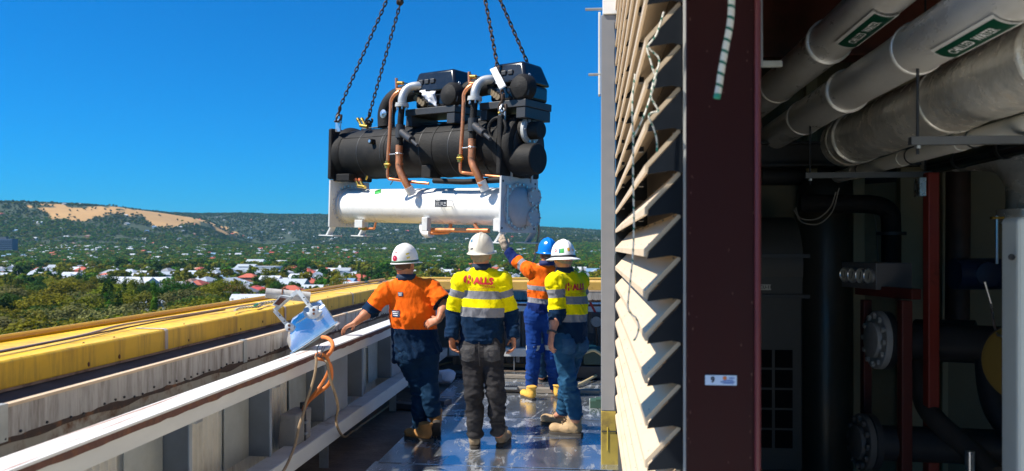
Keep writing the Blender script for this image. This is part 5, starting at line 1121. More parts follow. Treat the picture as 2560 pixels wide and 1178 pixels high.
    cov = MB().hexa([Q(ua + .01, v0 - .06, wm + .004), Q(ub, v0 - .06, wm + .004), Q(ub, v1_ + .03, wm + .004), Q(ua + .01, v1_ + .03, wm + .004), Q(ua + .07, v0 - .0, wt), Q(ub - .09, v0 + .0, wt), Q(ub - .09, v1_ - .05, wt), Q(ua + .07, v1_ - .05, wt)]).build('compressor_cover', M_gloss_black, ch, smooth=60, bevel=.035, segs=4)
    for i in range(3): QB(MB(), ua + .13 + i * .10, ua + .20 + i * .10, v0 - .052, v0 - .02, wm + (wt - wm) * .40, wm + (wt - wm) * .62).build('cover_recess', M_dark, cov, smooth=0, bevel=.01)
    QB(MB(), ua + .17, ua + .27, v0 - .066, v0 - .058, wm + .012, wm + .034).build('maker_badge', M_paper, cov, smooth=0)
    c1, c2 = CL(kx[1] - 14, ky[1] + 14, v0 - .02); o = MB().lathe(Q(c1, v0 + .02, c2), -ey, [(0, .165), (.08, .158), (.13, .125), (.155, .06), (.16, 0)], 28).build('motor_end', M_black, ch)
    for i in range(4): c1, c2 = CL(kx[0] + 8 + i * 3, ky[2] - 22 + i * 5, v0 - .03); MB().cyl(Q(c1 + i * .02, v0 - .07, c2), Q(c1 + i * .02, v0 + .1, c2 - .02), .035, n=14).build('cable_gland', mat('bronze_gland', (.22, .16, .09), .4, metal=.6), ch)
    u_, w_ = CL(kx[1] - 4, ky[0] + 20, v0 - .05); MB().ring(Q(u_, v0, w_ - .01), ex, .016, .005, 12).build('lifting_eye', M_zinc, ch)
    MB().tube(bez([Q(ub - .02, v0 - .06, wm - .02), Q(ub + .06, v0 - .08, wm - .09), Q(ub + .05, v0 - .08, wbm + .03)], 6), .010, 6).build('cable', M_dark, ch)
    # support frame
    ua, wa = CL(kx[0] - 20, ky[2] - 8, ev - .3)
    wb0 = ew + er * .86
    for a_, b_ in ((ua, ua + .10), (ub - .11, ub + .02)): qbox('support_leg', M_dark, a_, b_, ev - .30, ev + .2, wb0, wbm - .10, bev=.005)
    qbox('support_beam', M_dark, ua - .01, ub + .03, ev - .31, ev + .21, wbm - .096, wbm - .012, bev=.006)
# crumpled plastic sheet and white document tag
def sheet(nm, quad, v, m, par, crum=.02, n=10, lab=None):
    c = [Vector(Q(*(lambda a: (a[0], v, a[1]))(CL(x, y, v)))) for x, y in quad]; vs = []
    for i in range(n + 1):
        for j in range(n + 1):
            a, b = i / n, j / n; p = (c[0] * (1 - a) + c[1] * a) * (1 - b) + (c[3] * (1 - a) + c[2] * a) * b; vs.append(p - ey * crum * (mnoise.noise(p * 9) + .6 * mnoise.noise(p * 23)))
    o = MB().add(vs, [(i * (n + 1) + j, (i + 1) * (n + 1) + j, (i + 1) * (n + 1) + j + 1, i * (n + 1) + j + 1) for i in range(n) for j in range(n)]).build(nm, m, par, smooth=180 if crum < .01 else 40)
    sm = o.modifiers.new('thick', 'SOLIDIFY'); sm.thickness = .002; return o
sheet('plastic_wrap', [(1053, 230), (1087, 227), (1089, 268), (1068, 252)], ev - .29, mat('white_plastic_wrap', (.66, .68, .75), .35, var=.1), ch, .05)
tag(sheet('document_tag', [(1225, 174), (1240, 167), (1266, 216), (1250, 226)], VF - .02, M_paper, None, .006), 'white paper tag hanging beside the right front chain', 'tag')
# brass service valves and small fittings
for (x, y, v, lab) in ((905, 310, ev - er * .75, 0), (899, 461, cv - cr * .8, 1)):
    for d in (0, 10):
        cp([(x + d - 2, y + 4), (x + d - 9, y - 10)], v, .020, 'service_port', M_brass); cp([(x + d - 8, y - 8), (x + d - 11, y - 13)], v, .025, 'port_cap', M_brass if lab == 0 else mat('red_brass_cap', (.5, .12, .04), .4, metal=.3))
    cp([(x - 4, y + 4), (x + 14, y + 7)], v, .024, 'port_manifold', M_brass)
# pipes under the condenser
V2 = cv - .05
cp([(1060, 560), (1060, 572), (1066, 582), (1078, 583)], V2, .062, 'drain_elbow', M_white, 16); cp([(1076, 583), (1110, 582), (1124, 578), (1127, 560)], V2, .024, 'drain_pipe')
cp([(1078, 575), (1140, 576), (1222, 577)], V2 - .06, .028, 'oil_pipe'); cp([(1186, 560), (1192, 570), (1196, 577)], V2 - .06, .022, 'oil_branch')
cp([(898, 572), (928, 572), (936, 570), (939, 556)], V2 - .05, .016, 'vent_pipe'); cp([(906, 572), (916, 572)], V2 - .05, .024, 'vent_valve', M_brass)
for px in (1052, 1232): u, w = CL(px, 570, .06); qbox('saddle_foot', M_plate, u - .05, u + .05, .12, .20, w - .04, cw - .15, bev=.01)
u, w = CL(895, 566, .2); qbox('saddle_foot', M_plate, u - .02, u + .14, .15, .2, w - .02, w + .09, bev=.006)
cp([(915, 450), (918, 440)], .1, .014, 'drain_cock', M_brass); cp([(976, 462), (986, 446), (990, 438)], .12, .006, 'cable', M_dark)
tag(MB().tube([Q(U + .01, PW - .02, .5), Q(U + .03, PW + .01, 0), Q(U + .0, PW, -.2), P(1338, 640, 9.9), P(1331, 662, 9.8)], .014, 8).build('tag_line', M_ply), 'thin tan tag line hanging from the right end of the chiller', 'rope')
# upper lugs
lugs = {'fl': Q(*(lambda a: (a[0], .05, a[1]))(CL(846, 305, .05))), 'bl': Q(*(lambda a: (a[0], .66, a[1]))(CL(922, 311, .66))), 'fr': Q(*(lambda a: (a[0], .05, a[1]))(CL(1256, 284, .05))), 'br': Q(*(lambda a: (a[0], .66, a[1]))(CL(1344, 286, .66)))}
for k, p in lugs.items():
    MB().obox(p - ez * .05, ex * .05, ey * .012, ez * .09).build('lifting_lug', M_zinc if k[0] == 'f' else M_dark, ch, smooth=0, bevel=.004)
c1, c2 = CL(1240, 318, -.0); MB().ring(Q(U - .10, .02, c2 - .02), ey, .13, .022, 24, 8, math.pi * .5, math.pi * 2.2).build('lagging_loop', M_black, ch)
# ---------------------------------------------------------------- chains
o = MB().tube([Vector((math.sin(a) * .0135, 0, (.0155 if math.cos(a) > 0 else -.0155) + math.cos(a) * .0135)) for a in [2 * math.pi * i / 12 for i in range(12)]], .0062, 6, closed=True).build('link', M_chainrust); me_link = o.data; bpy.data.objects.remove(o)
PITCH = .060
def chain(top, bot, label, group='lifting chains'):
    t = thing('lifting_chain', label, 'chain', bot, group); d = (top - bot); L_ = d.length; d.normalize(); e1, e2 = frame(d); n = int(L_ / PITCH)
    for i in range(n):
        a = (i % 2) * math.pi / 2 + .5; x = e1 * math.cos(a) + e2 * math.sin(a); y = d.cross(x); o = bpy.data.objects.new('link', me_link); COL.objects.link(o)
        o.matrix_basis = Matrix(((x.x, y.x, d.x, 0), (x.y, y.y, d.y, 0), (x.z, y.z, d.z, 0), (0, 0, 0, 1))); o.location = bot + d * (PITCH * (i + .5)); s = 1.36; o.scale = (s, s, s); set_parent(o, t)
    return t, d
def top_of(px, py, dd): return P(px, py, dd)
defs = [('fl', (850, 268), (968, 0), (1068, -230), 11.1, 10.6, 'left front rusty chain with a broad hook'), ('bl', (924, 284), (1000, 5), (1068, -232), 11.4, 10.65, 'left rear rusty chain with a narrow hook'),
        ('fr', (1257, 238), (1213, 0), (1170, -233), 9.35, 10.0, 'right front rusty chain passing the white paper tag'), ('br', (1297, 160), (1238, 0), (1172, -180), 10.0, 10.1, 'right rear rusty chain going down behind the compressor')]
for key, b_, m_, tp, d0, d1, lab in defs:
    lug = lugs[key]; bot = P(b_[0], b_[1], d0); bot = lug + (bot - lug) * 1.0; top = P(tp[0], tp[1], d1)
    if key == 'br': bot = lug + ez * .32 + (top - lug).normalized() * .02
    t, d = chain(top, bot, lab)
    # hook and shackle between chain end and lug
    dn = (bot - lug); Lh = dn.length; dn.normalize(); e1, e2 = frame(dn); side = ex if key[1] == 'l' else ex
    hk = MB()
    c = lug + dn * (Lh * .33); R = Lh * .24
    hk.tube([bot + dn * .01, lug + dn * Lh * .86, lug + dn * Lh * .74], [.022, .026, .020], 10)
    pts = [lug + dn * Lh * .76 + side * .0] + [c + side * math.cos(a) * R + dn * math.sin(a) * R * 1.25 for a in [math.pi * .62 + i * math.pi * 1.55 / 12 for i in range(13)]]
    hk.tube(bez(pts, 3), .017, 8).build('hook', mat('rusted_hook', (.075, .05, .036), .55, metal=.4, var=.35, vs=14), t)
    sk = MB(); pts = [lug - side * 0 + ey * (-.035) + dn * .0, lug - ey * .04 + dn * .05, lug + dn * .105, lug + ey * .04 + dn * .05, lug + ey * .035]
    sk.tube(bez(pts, 5), .013, 8); sk.cyl(lug - ey * .055, lug + ey * .055, .012, n=8)
    sk.build('shackle', M_zinc if key == 'fr' else M_chainrust, t)
    MB().ball(lug - ey * .06, .016, 8).build('shackle_nut', mat('yellow_nut', (.55, .38, .03), .5) if key[1] == 'r' else M_chainrust, t)
q = P(997, 4, 10.75); tag(MB().lathe(q + RGT * .0, RGT + UP * -.2, [(-.03, .02), (-.02, .045), (.03, .05), (.055, .035), (.07, .0)], 14).build('chain_shortener', M_chainrust), 'rusty chain shortener at the top of the left rear chain', 'chain fitting')
for p, lab in ((P(1068, -232, 10.62), 'master ring joining the two left chains'), (P(1171, -232, 10.02), 'master ring joining the two right chains')):
    tag(MB().tube([p + UP * .12 + RGT * math.sin(a) * .08 + UP * math.cos(a) * .13 for a in [2 * math.pi * i / 20 for i in range(20)]], .014, 8, closed=True).build('master_ring', M_chainrust), lab, 'ring')

# ================================================================== FLOODLIGHT on the handrail
D = 5.95
A = P(730, 879, D - .02); Bq = P(838, 806, D + .05); ax = (Bq - A); Ll = ax.length; ax.normalize()
nrm = (P(752, 792, D) - P(790, 850, D)); nrm = (nrm - ax * nrm.dot(ax)).normalized(); dep = ax.cross(nrm).normalized()
if dep.dot(FWD) < 0: dep = -dep
fl = thing('floodlight', 'dented chrome floodlight lying on the left handrail', 'floodlight', A)
M_chrome = mat('dented_chrome', (.84, .84, .84), .2, metal=.82, var=.12, bump=.22, bs=7, rvar=.12)
wd, ht, k = .24, .20, 30; vs = []; nx = 20
for i in range(nx + 1):
    s = i / nx; taper = min(1, (.25 + 2.2 * s) if s < .34 else 1.0) ** .55
    for j in range(k + 1):
        a = math.pi * j / k; rib = 1 + (.07 * max(0, math.sin(a * 9.5)) if .12 < j / k < .72 and s > .12 else 0)
        vs.append(A + ax * Ll * s + nrm * (math.sin(a) * ht * taper * rib) + dep * ((1 - math.cos(a)) / 2 * wd))
fs = [(i * (k + 1) + j, (i + 1) * (k + 1) + j, (i + 1) * (k + 1) + j + 1, i * (k + 1) + j + 1) for i in range(nx) for j in range(k)] + [tuple(range(k + 1)), tuple(nx * (k + 1) + j for j in range(k, -1, -1)), (0, k, nx * (k + 1) + k, nx * (k + 1))]
MB().add(vs, fs).build('housing', M_chrome, fl, smooth=75)
MB().obox(A + ax * Ll / 2 + dep * wd / 2 - nrm * .008, ax * (Ll / 2 + .018), dep * (wd / 2 + .02), nrm * .008).build('rim', M_chrome, fl, smooth=0, bevel=.003)
MB().obox(A + ax * Ll / 2 + dep * wd / 2 - nrm * .024, ax * (Ll / 2 - .02), dep * (wd / 2 - .02), nrm * .006).build('lens', mat('lamp_glass', (.3, .32, .3), .08, spec=.8), fl, smooth=0)
c = A + ax * (Ll - .07) + nrm * ht * .90 + dep * wd * .30; dax = (nrm * .75 + ax * .42 - dep * .45).normalized()
M_lgrey = mat('lamp_grey_paint', (.58, .63, .66), .4, var=.1, col2=(.22, .12, .07), c2s=14, c2lo=.64, c2hi=.72)
cap = MB().lathe(c - dax * .05, dax, [(0, .085), (.04, .085), (.048, .08), (.05, .045), (.075, .042), (.08, .036), (.081, 0)], 28).build('end_cap', M_lgrey, fl)
e1, e2 = frame(dax)
for i in range(3):
    q = c - dax * .004 + (e1 * math.cos(2.1 * i) + e2 * math.sin(2.1 * i)) * .068; MB().ball(q, .007, 8).build('cap_screw', M_rust, cap)
PL = lambda x, y, d=0: P(x, y, D + d)
def strap(nm, pts, w, t): 
    mb = MB()
    for a, b in zip(pts, pts[1:]): mb.bar(a, b, w, t, up=-FWD)
    return mb.build(nm, M_lgrey, fl, smooth=0)
yk = strap('yoke', [PL(722, 817, .05), PL(686, 776, .03), PL(745, 727, .02), PL(778, 770, .0), PL(790, 788, -.0)], .030, .006)
mb = MB()
for p in (PL(700, 789, .025), PL(711, 803, .035), PL(760, 744, 0), PL(770, 757, -.01)): mb.cyl(p - FWD * .008, p + FWD * .004, .005, n=8)
mb.build('yoke_hole', M_dark, yk)
for (x, y, dd) in ((785, 779, -.02), (724, 818, .03)):
    p = PL(x, y, dd); MB().lathe(p, -FWD, [(0, .034), (.008, .034), (.010, .03)], 18).build('pivot_plate', M_lgrey, fl)
    MB().cyl(p - FWD * .012 + UP * .013, p - FWD * .004 + UP * .013, .011, n=8).cyl(p - FWD * .012 - UP * .015, p - FWD * .004 - UP * .015, .010, n=8).build('pivot_bolt', M_rust, fl)
a, b = PL(664, 733, .0), PL(775, 743, .10); ta = (b - a).normalized(); e1, e2 = frame(ta); n = 20
vs = [p + (e1 * math.cos(2 * math.pi * j / n) + e2 * math.sin(2 * math.pi * j / n)) * r for p, r in ((a, .038), (b, .038), (b - ta * .002, .034), (a + ta * .001, .034)) for j in range(n)]
MB().add(vs, [(i * n + j, i * n + (j + 1) % n, ((i + 1) % 4) * n + (j + 1) % n, ((i + 1) % 4) * n + j) for i in range(4) for j in range(n)]).build('mounting_spigot', mat('weathered_spigot', (.50, .49, .46), .55, var=.2, col2=(.20, .11, .06), c2s=9, c2lo=.55, c2hi=.72), fl)
MB().ring(a + (b - a) * .36, ta, .040, .005, 20).build('hose_clip', M_rust, fl)
MB().prism([PL(680, 762, -.03), PL(702, 738, -.04), PL(727, 742, -.02), PL(706, 757, -.02), PL(696, 768, -.02)], FWD * .05).build('saddle', M_lgrey, fl, smooth=0, bevel=.003)
MB().prism([PL(686, 760, -.034), PL(701, 744, -.044), PL(716, 747, -.03), PL(698, 764, -.03)], FWD * -.004).build('rust_patch', M_rust, fl, smooth=0)
# cords and boxes by the rail
M_orange = mat('orange_cord', (.60, .17, .03), .5, var=.12, bump=.1)
dA = 5.55
O = lambda x, y, d=0: P(x, y, dA + d)
tag(MB().tube(bez([O(806, 843, .35), O(820, 846, .28), O(831, 858, .2), O(830, 874, .1), O(818, 890, 0), O(806, 893, -.05), O(794, 886, -.08), O(795, 896, -.1), O(812, 900, -.1), O(826, 915, -.08), O(828, 945, -.05), O(818, 965, -.04), O(792, 985, -.02), O(770, 1005, .1), O(757, 1028, .3)], 7), .014, 10).build('orange_lead', M_orange), 'thick orange cord looping from the floodlight down to the small box', 'cord')
tag(MB().tube(bez([O(792, 888, -.1), O(800, 884, -.12), O(816, 892, -.12), O(823, 912, -.1), O(818, 935, -.1), O(804, 960, -.1), O(786, 985, -.1), O(764, 1012, .1), O(756, 1030, .3)], 7), .011, 10).build('orange_lead', M_orange), 'thinner orange cord behind the first loop', 'cord')
M_twine = mat('tan_dirty_cord', (.30, .21, .12), .75, var=.3, vs=30)
z0 = .02
tag(MB().tube(bez([O(789, 890, -.14), O(791, 905, -.15), O(786, 940, -.17), O(776, 975, -.2), O(765, 1005, -.22), O(758, 1035, -.25), O(748, 1065, -.3), O(738, 1110, -.32), O(725, 1145, -.4), O(712, 1172, -.5), O(700, 1190, -.6)], 6), .0095, 8).build('extension_lead', M_twine), 'tan cord hanging from the rail down past the small box', 'cord')
fpt = lambda x, y: onZ(x, y, z0)
tag(MB().tube(bez([O(808, 893, -.1), O(818, 910, -.12), O(826, 950, -.1), O(838, 985, -.08), O(845, 1020, .0), O(840, 1050, .15), O(848, 1078, .3), fpt(862, 1092), fpt(882, 1078), fpt(888, 1076), fpt(905, 1062), fpt(930, 1045), fpt(958, 1025), fpt(980, 1010), fpt(1000, 1003)], 7), .0095, 8).build('extension_lead', M_twine), 'brown cord drooping from the rail and running over the deck', 'cord')
for i, pts in enumerate(([O(800, 858, .0), O(793, 872, -.1), O(795, 886, -.14), O(803, 880, -.14), O(806, 866, -.08)], [O(812, 868, -.05), O(806, 880, -.14), O(800, 892, -.15), O(790, 886, -.14)])):
    tag(MB().tube(bez(pts, 6), .004, 6).build('tie_wire', M_dark), ('dark tie wire round the rail and orange cord', 'second dark tie wire twisted on the cords')[i], 'wire')
tb = thing('terminal_box', 'small weathered grey box standing behind the bottom rail under the orange cord', 'box', onX(735, 1100, -2.16))
c = onX(738, 1078, -2.13); MB().obox(c, Vector((.065, 0, 0)), Vector((0, .15, 0)), Vector((0, .015, .145))).build('case', mat('weathered_box', (.23, .22, .20), .65, var=.2, col2=(.12, .1, .08), c2s=4), tb, smooth=0, bevel=.012)
MB().obox(c + Vector((.067, .02, 0)), Vector((.004, 0, 0)), Vector((0, .012, 0)), Vector((0, .0, .14))).build('strap', M_dark, tb, smooth=0)
for dz in (.06, -.02): MB().obox(c + Vector((.07, .03, dz)), Vector((.006, 0, 0)), Vector((0, .03, 0)), Vector((0, 0, .008))).build('latch', M_galv, tb, smooth=0)
MB().cyl(c + Vector((.02, .10, .14)), c + Vector((.02, .10, .19)), .022, n=12).build('gland', M_dark, tb)
# ================================================================== PEOPLE
_l3 = np.random.RandomState(11).rand(48, 48, 48).astype(np.float32)
def n3(p):
    """smooth 3-D value noise, -1..1, p: (n,3)"""
    i = np.floor(p).astype(int); f = (p - i).astype(np.float32); f = f * f * (3 - 2 * f); i %= 48; j = (i + 1) % 48; o = 0
    for a in (0, 1):
        for b in (0, 1):
            for c in (0, 1):
                w = (f[:, 0] if a else 1 - f[:, 0]) * (f[:, 1] if b else 1 - f[:, 1]) * (f[:, 2] if c else 1 - f[:, 2])
                o = o + w * _l3[(j if a else i)[:, 0], (j if b else i)[:, 1], (j if c else i)[:, 2]]
    return o * 2 - 1
class Flesh:
    """a body or garment grown as one continuous skin round a skeleton of tapered limbs"""
    def __init__(s, h): s.h = h; s.ops = []
    def cap(s, a, b, ra, rb, k=.02, flat=None, cuts=()): s.ops.append(('c', np.array(a, float), np.array(b, float), ra, rb, k, flat, cuts)); return s
    def ell(s, c, ax, r, k=.02): s.ops.append(('e', np.array(c, float), np.array(ax, float), np.array(r, float), 0, k, None, ())); return s
    def chain(s, pts, rs, k=.02, flat=None):
        for a, b, ra, rb in zip(pts, pts[1:], rs, rs[1:]): s.cap(a, b, ra, rb, k, flat)
        return s
    def cut(s, p, n): s.ops.append(('p', np.array(p, float), np.array(n, float) / np.linalg.norm(n), 0, 0, 0, None, ())); return s
    def mesh(s):
        h = s.h; lo = np.full(3, 1e9); hi = -lo
        for o in s.ops:
            if o[0] == 'c': r = max(o[3], o[4]) + .02; lo = np.minimum(lo, np.minimum(o[1], o[2]) - r); hi = np.maximum(hi, np.maximum(o[1], o[2]) + r)
            elif o[0] == 'e': r = o[3].max() + .02; lo = np.minimum(lo, o[1] - r); hi = np.maximum(hi, o[1] + r)
        n = np.ceil((hi - lo) / h).astype(int) + 2; F = np.full(n, .1, np.float32); ax = [lo[i] + h * np.arange(n[i]) for i in range(3)]
        for o in s.ops:
            if o[0] == 'p':
                d = sum((ax[i] - o[1][i]).reshape([-1 if j == i else 1 for j in range(3)]) * o[2][i] for i in range(3)); np.maximum(F, d.astype(np.float32), out=F); continue
            k = o[5]; r = (max(o[3], o[4]) if o[0] == 'c' else o[3].max()) + k + .02
            bl = (np.minimum(o[1], o[2]) if o[0] == 'c' else o[1]) - r; bh = (np.maximum(o[1], o[2]) if o[0] == 'c' else o[1]) + r
            a = np.clip(((bl - lo) / h).astype(int), 0, n); b = np.clip(((bh - lo) / h).astype(int) + 1, 0, n); sl = tuple(slice(a[i], b[i]) for i in range(3))
            G = np.stack(np.meshgrid(*[ax[i][sl[i]] for i in range(3)], indexing='ij'), -1).astype(np.float32)
            if o[0] == 'c':
                v = (o[2] - o[1]).astype(np.float32); L2 = float(v @ v) + 1e-9; q = G - o[1].astype(np.float32); t0 = (q @ v) / L2; t = np.clip(t0, 0, 1); q = q - t[..., None] * v
                if o[6] is not None: e = np.array(o[6][0], np.float32); e /= np.linalg.norm(e); q = q + (q @ e)[..., None] * e * (1 / o[6][1] - 1)
                d = np.sqrt((q * q).sum(-1)) - (o[3] + (o[4] - o[3]) * t)
                for pp, nn in o[7]: nn = np.array(nn, np.float32); nn /= np.linalg.norm(nn); d = np.maximum(d, (G - np.array(pp, np.float32)) @ nn)
            else:
                q = (G - o[1].astype(np.float32)) @ o[2].T.astype(np.float32) / o[3].astype(np.float32); l = np.sqrt((q * q).sum(-1)); d = (l - 1) * o[3].min()
            f = F[sl]
            if k > 0: hh = np.clip(.5 + .5 * (f - d) / k, 0, 1); F[sl] = f + (d - f) * hh - k * hh * (1 - hh)
            else: F[sl] = np.minimum(f, d)
        # surface nets
        I = F < 0; c = [F[x:n[0] - 1 + x, y:n[1] - 1 + y, z:n[2] - 1 + z] for x in (0, 1) for y in (0, 1) for z in (0, 1)]
        m = sum((q < 0).astype(np.int8) for q in c); act = (m > 0) & (m < 8); idx = np.full(act.shape, -1, np.int64); w = np.argwhere(act); idx[act] = np.arange(len(w))
        val = np.stack([q[act] for q in c], 1); off = np.array([(x, y, z) for x in (0, 1) for y in (0, 1) for z in (0, 1)], float); sm = np.zeros((len(w), 3)); ct = np.zeros(len(w))
        for a in range(8):
            for b in range(a + 1, 8):
                if abs(off[a] - off[b]).sum() != 1: continue
                va, vb = val[:, a], val[:, b]; x = (va < 0) != (vb < 0); t = va / np.where(x, va - vb, 1); p = off[a] + (off[b] - off[a]) * t[:, None]; sm += np.where(x[:, None], p, 0); ct += x
        V = lo + (w + sm / ct[:, None]) * h; Qs = []
        for d in range(3):
            A_s = [slice(0, n[i] - 1) if i == d else slice(1, n[i] - 1) for i in range(3)]; B_s = [slice(1, n[i]) if i == d else slice(1, n[i] - 1) for i in range(3)]
            ia, ib = I[tuple(A_s)], I[tuple(B_s)]; e = np.argwhere(ia != ib); 
            if not len(e): continue
            fl = ia[tuple(e.T)]; base = e + np.array([0 if i == d else 1 for i in range(3)]); u, v_ = [(1, 2), (2, 0), (0, 1)][d]
            def at(du, dv): q = base.copy(); q[:, u] -= du; q[:, v_] -= dv; return idx[tuple(q.T)]
            quad = np.stack([at(1, 1), at(0, 1), at(0, 0), at(1, 0)], 1); quad[~fl] = quad[~fl][:, ::-1]; Qs.append(quad)
        return V, np.concatenate(Qs)
def smooth_v(V, Qf, it=1, lam=.5):
    for _ in range(it):
        S_ = np.zeros_like(V); c = np.zeros(len(V))
        for a, b in ((0, 1), (1, 2), (2, 3), (3, 0)):
            np.add.at(S_, Qf[:, a], V[Qf[:, b]]); np.add.at(S_, Qf[:, b], V[Qf[:, a]]); np.add.at(c, Qf[:, a], 1); np.add.at(c, Qf[:, b], 1)
        V = V + lam * (S_ / np.maximum(c, 1)[:, None] - V)
    return V
def normals(V, Qf):
    nn = np.cross(V[Qf[:, 2]] - V[Qf[:, 0]], V[Qf[:, 3]] - V[Qf[:, 1]]); N_ = np.zeros_like(V)
    for a in range(4): np.add.at(N_, Qf[:, a], nn)
    return N_ / (np.linalg.norm(N_, axis=1)[:, None] + 1e-9)
def qmesh(name, V, Qf, mats, parent, attrs={}, midx=None):
    me = bpy.data.meshes.new(name); me.vertices.add(len(V)); me.vertices.foreach_set('co', V.astype(np.float32).ravel()); me.loops.add(len(Qf) * 4); me.loops.foreach_set('vertex_index', Qf.astype(np.int32).ravel())
    me.polygons.add(len(Qf)); me.polygons.foreach_set('loop_start', np.arange(0, len(Qf) * 4, 4, dtype=np.int32)); 
    for m in mats: me.materials.append(m)
    if midx is not None: me.polygons.foreach_set('material_index', midx.astype(np.int32))
    for k, v in attrs.items(): a = me.attributes.new(k, 'FLOAT', 'POINT'); a.data.foreach_set('value', v.astype(np.float32))
    me.update(calc_edges=True); me.validate(); me.shade_smooth(); return link(name, me, parent)
A3 = lambda v: np.array(v, float)
def skin_mat(nm, c):
    m = mat(nm, c, .5, var=.12, vs=25, spec=.35, col2=(c[0] * .8, c[1] * .62, c[2] * .6), c2s=14, c2lo=.5, c2hi=.8); m.node_tree.nodes['Principled BSDF'].inputs['Subsurface Weight'].default_value = .08; m.node_tree.nodes['Principled BSDF'].inputs['Subsurface Radius'].default_value = (.01, .004, .002); return m
M_skin = skin_mat('weathered_skin', (.46, .19, .10)); M_skin2 = skin_mat('pale_pink_skin', (.52, .24, .15))
def hand(B, W, d, pn, th, curl=(.35, .5, .4), s=1.0, spread=.0, k=.007, r=1.0):
    """palm, four fingers of unequal length and a thumb: W wrist, d to the knuckles, pn the way the palm faces, th to the thumb side"""
    d, pn, th = [A3(x) / np.linalg.norm(x) for x in (d, pn, th)]; th = th - d * (th @ d); th /= np.linalg.norm(th); pn = np.cross(d, th) * np.sign(np.cross(d, th) @ pn)
    W = A3(W); B.cap(W, W + d * .035 * s, .026 * r, .031 * r, .012, (pn, .62)); B.cap(W + d * .03 * s + th * .017, W + d * .085 * s + th * .022, .021 * r, .017 * r, .012, (pn, .75)); B.cap(W + d * .03 * s - th * .015, W + d * .08 * s - th * .022, .022 * r, .016 * r, .012, (pn, .75)); B.cap(W + d * .05 * s, W + d * .083 * s, .026 * r, .022 * r, .012, (pn, .65))
    for i, (o, L_) in enumerate(((.030, .93), (.0105, 1.03), (-.0095, .96), (-.029, .76))):
        p = W + d * (.085 - .005 * abs(i - 1)) * s + th * o * s; a = 0
        dd = d + th * spread * (1.5 - i)
        for j, (l, rr) in enumerate(((.043, .0093), (.027, .0085), (.021, .0075))):
            a += curl[j] * (1 + .10 * i); v = dd * math.cos(a) + pn * math.sin(a); q = p + v / np.linalg.norm(v) * l * L_ * s; B.cap(p, q, rr * r, (rr - .0007) * r, k); p = q
    p = W + d * .025 * s + th * .028 * s + pn * .006; v = d * .62 + th * .62 + pn * .35; q = p + v / np.linalg.norm(v) * .042 * s; B.cap(p, q, .0125 * r, .0105 * r, .010); v = d * .85 + th * .25 + pn * .45; B.cap(q, q + v / np.linalg.norm(v) * .032 * s, .0105 * r, .008 * r, .007)
def raycast_print(bvh, c, r_, u_, f_, V2, F2, off, nm, m, parent):
    """lettering laid on cloth: each point is dropped onto the garment along f_"""
    out = []; 
    for x, y in V2:
        o = Vector(c) + Vector(r_) * x + Vector(u_) * y - Vector(f_) * .6; hit = bvh.ray_cast(o, Vector(f_))
        out.append(None if hit[0] is None else hit[0] + hit[1] * off if False else (None if hit[0] is None else hit[0] - Vector(f_) * off))
    good = [i for i, p in enumerate(out) if p is not None]; mp = {i: k for k, i in enumerate(good)}
    fs = [tuple(mp[i] for i in f) for f in F2 if all(out[i] is not None for i in f)]
    if not fs: return None
    return MB().add([out[i] for i in good], fs).build(nm, m, parent, smooth=0)
def refine(v, f, L=.012):
    bm = bmesh.new(); vs = [bm.verts.new((x, y, 0)) for x, y in v]
    for q in f:
        try: bm.faces.new([vs[i] for i in q])
        except ValueError: pass
    bmesh.ops.triangulate(bm, faces=bm.faces[:])
    for _ in range(4):
        e = [q for q in bm.edges if q.calc_length() > L]
        if not e: break
        bmesh.ops.subdivide_edges(bm, edges=e, cuts=1); bmesh.ops.triangulate(bm, faces=[q for q in bm.faces if len(q.verts) > 3])
    bm.verts.index_update(); V2 = [(p.co.x, p.co.y) for p in bm.verts]; F2 = [tuple(p.index for p in q.verts) for q in bm.faces]; bm.free(); return V2, F2
def rect(w, h, n=6): return [(-w / 2 + w * i / n, -h / 2 + h * j / n) for i in range(n + 1) for j in range(n + 1)], [(i * (n + 1) + j, (i + 1) * (n + 1) + j, (i + 1) * (n + 1) + j + 1, i * (n + 1) + j + 1) for i in range(n) for j in range(n)]
def disc(r, n=20, inner=0): 
    v = [(0, 0)] + [(r * .5 * math.cos(2 * math.pi * i / n), r * .5 * math.sin(2 * math.pi * i / n)) for i in range(n)] + [(r * math.cos(2 * math.pi * i / n), r * math.sin(2 * math.pi * i / n)) for i in range(n)]
    return v, [(0, 1 + i, 1 + (i + 1) % n) for i in range(n)] + [(1 + i, 1 + n + i, 1 + n + (i + 1) % n, 1 + (i + 1) % n) for i in range(n)]
M_sole = mat('dark_boot_sole', (.035, .028, .022), .8, var=.3)
M_tape = (.21, .21, .225); YEL = (.78, .66, .0); ORG = (.88, .135, .006); NAVY = (.002, .017, .048)
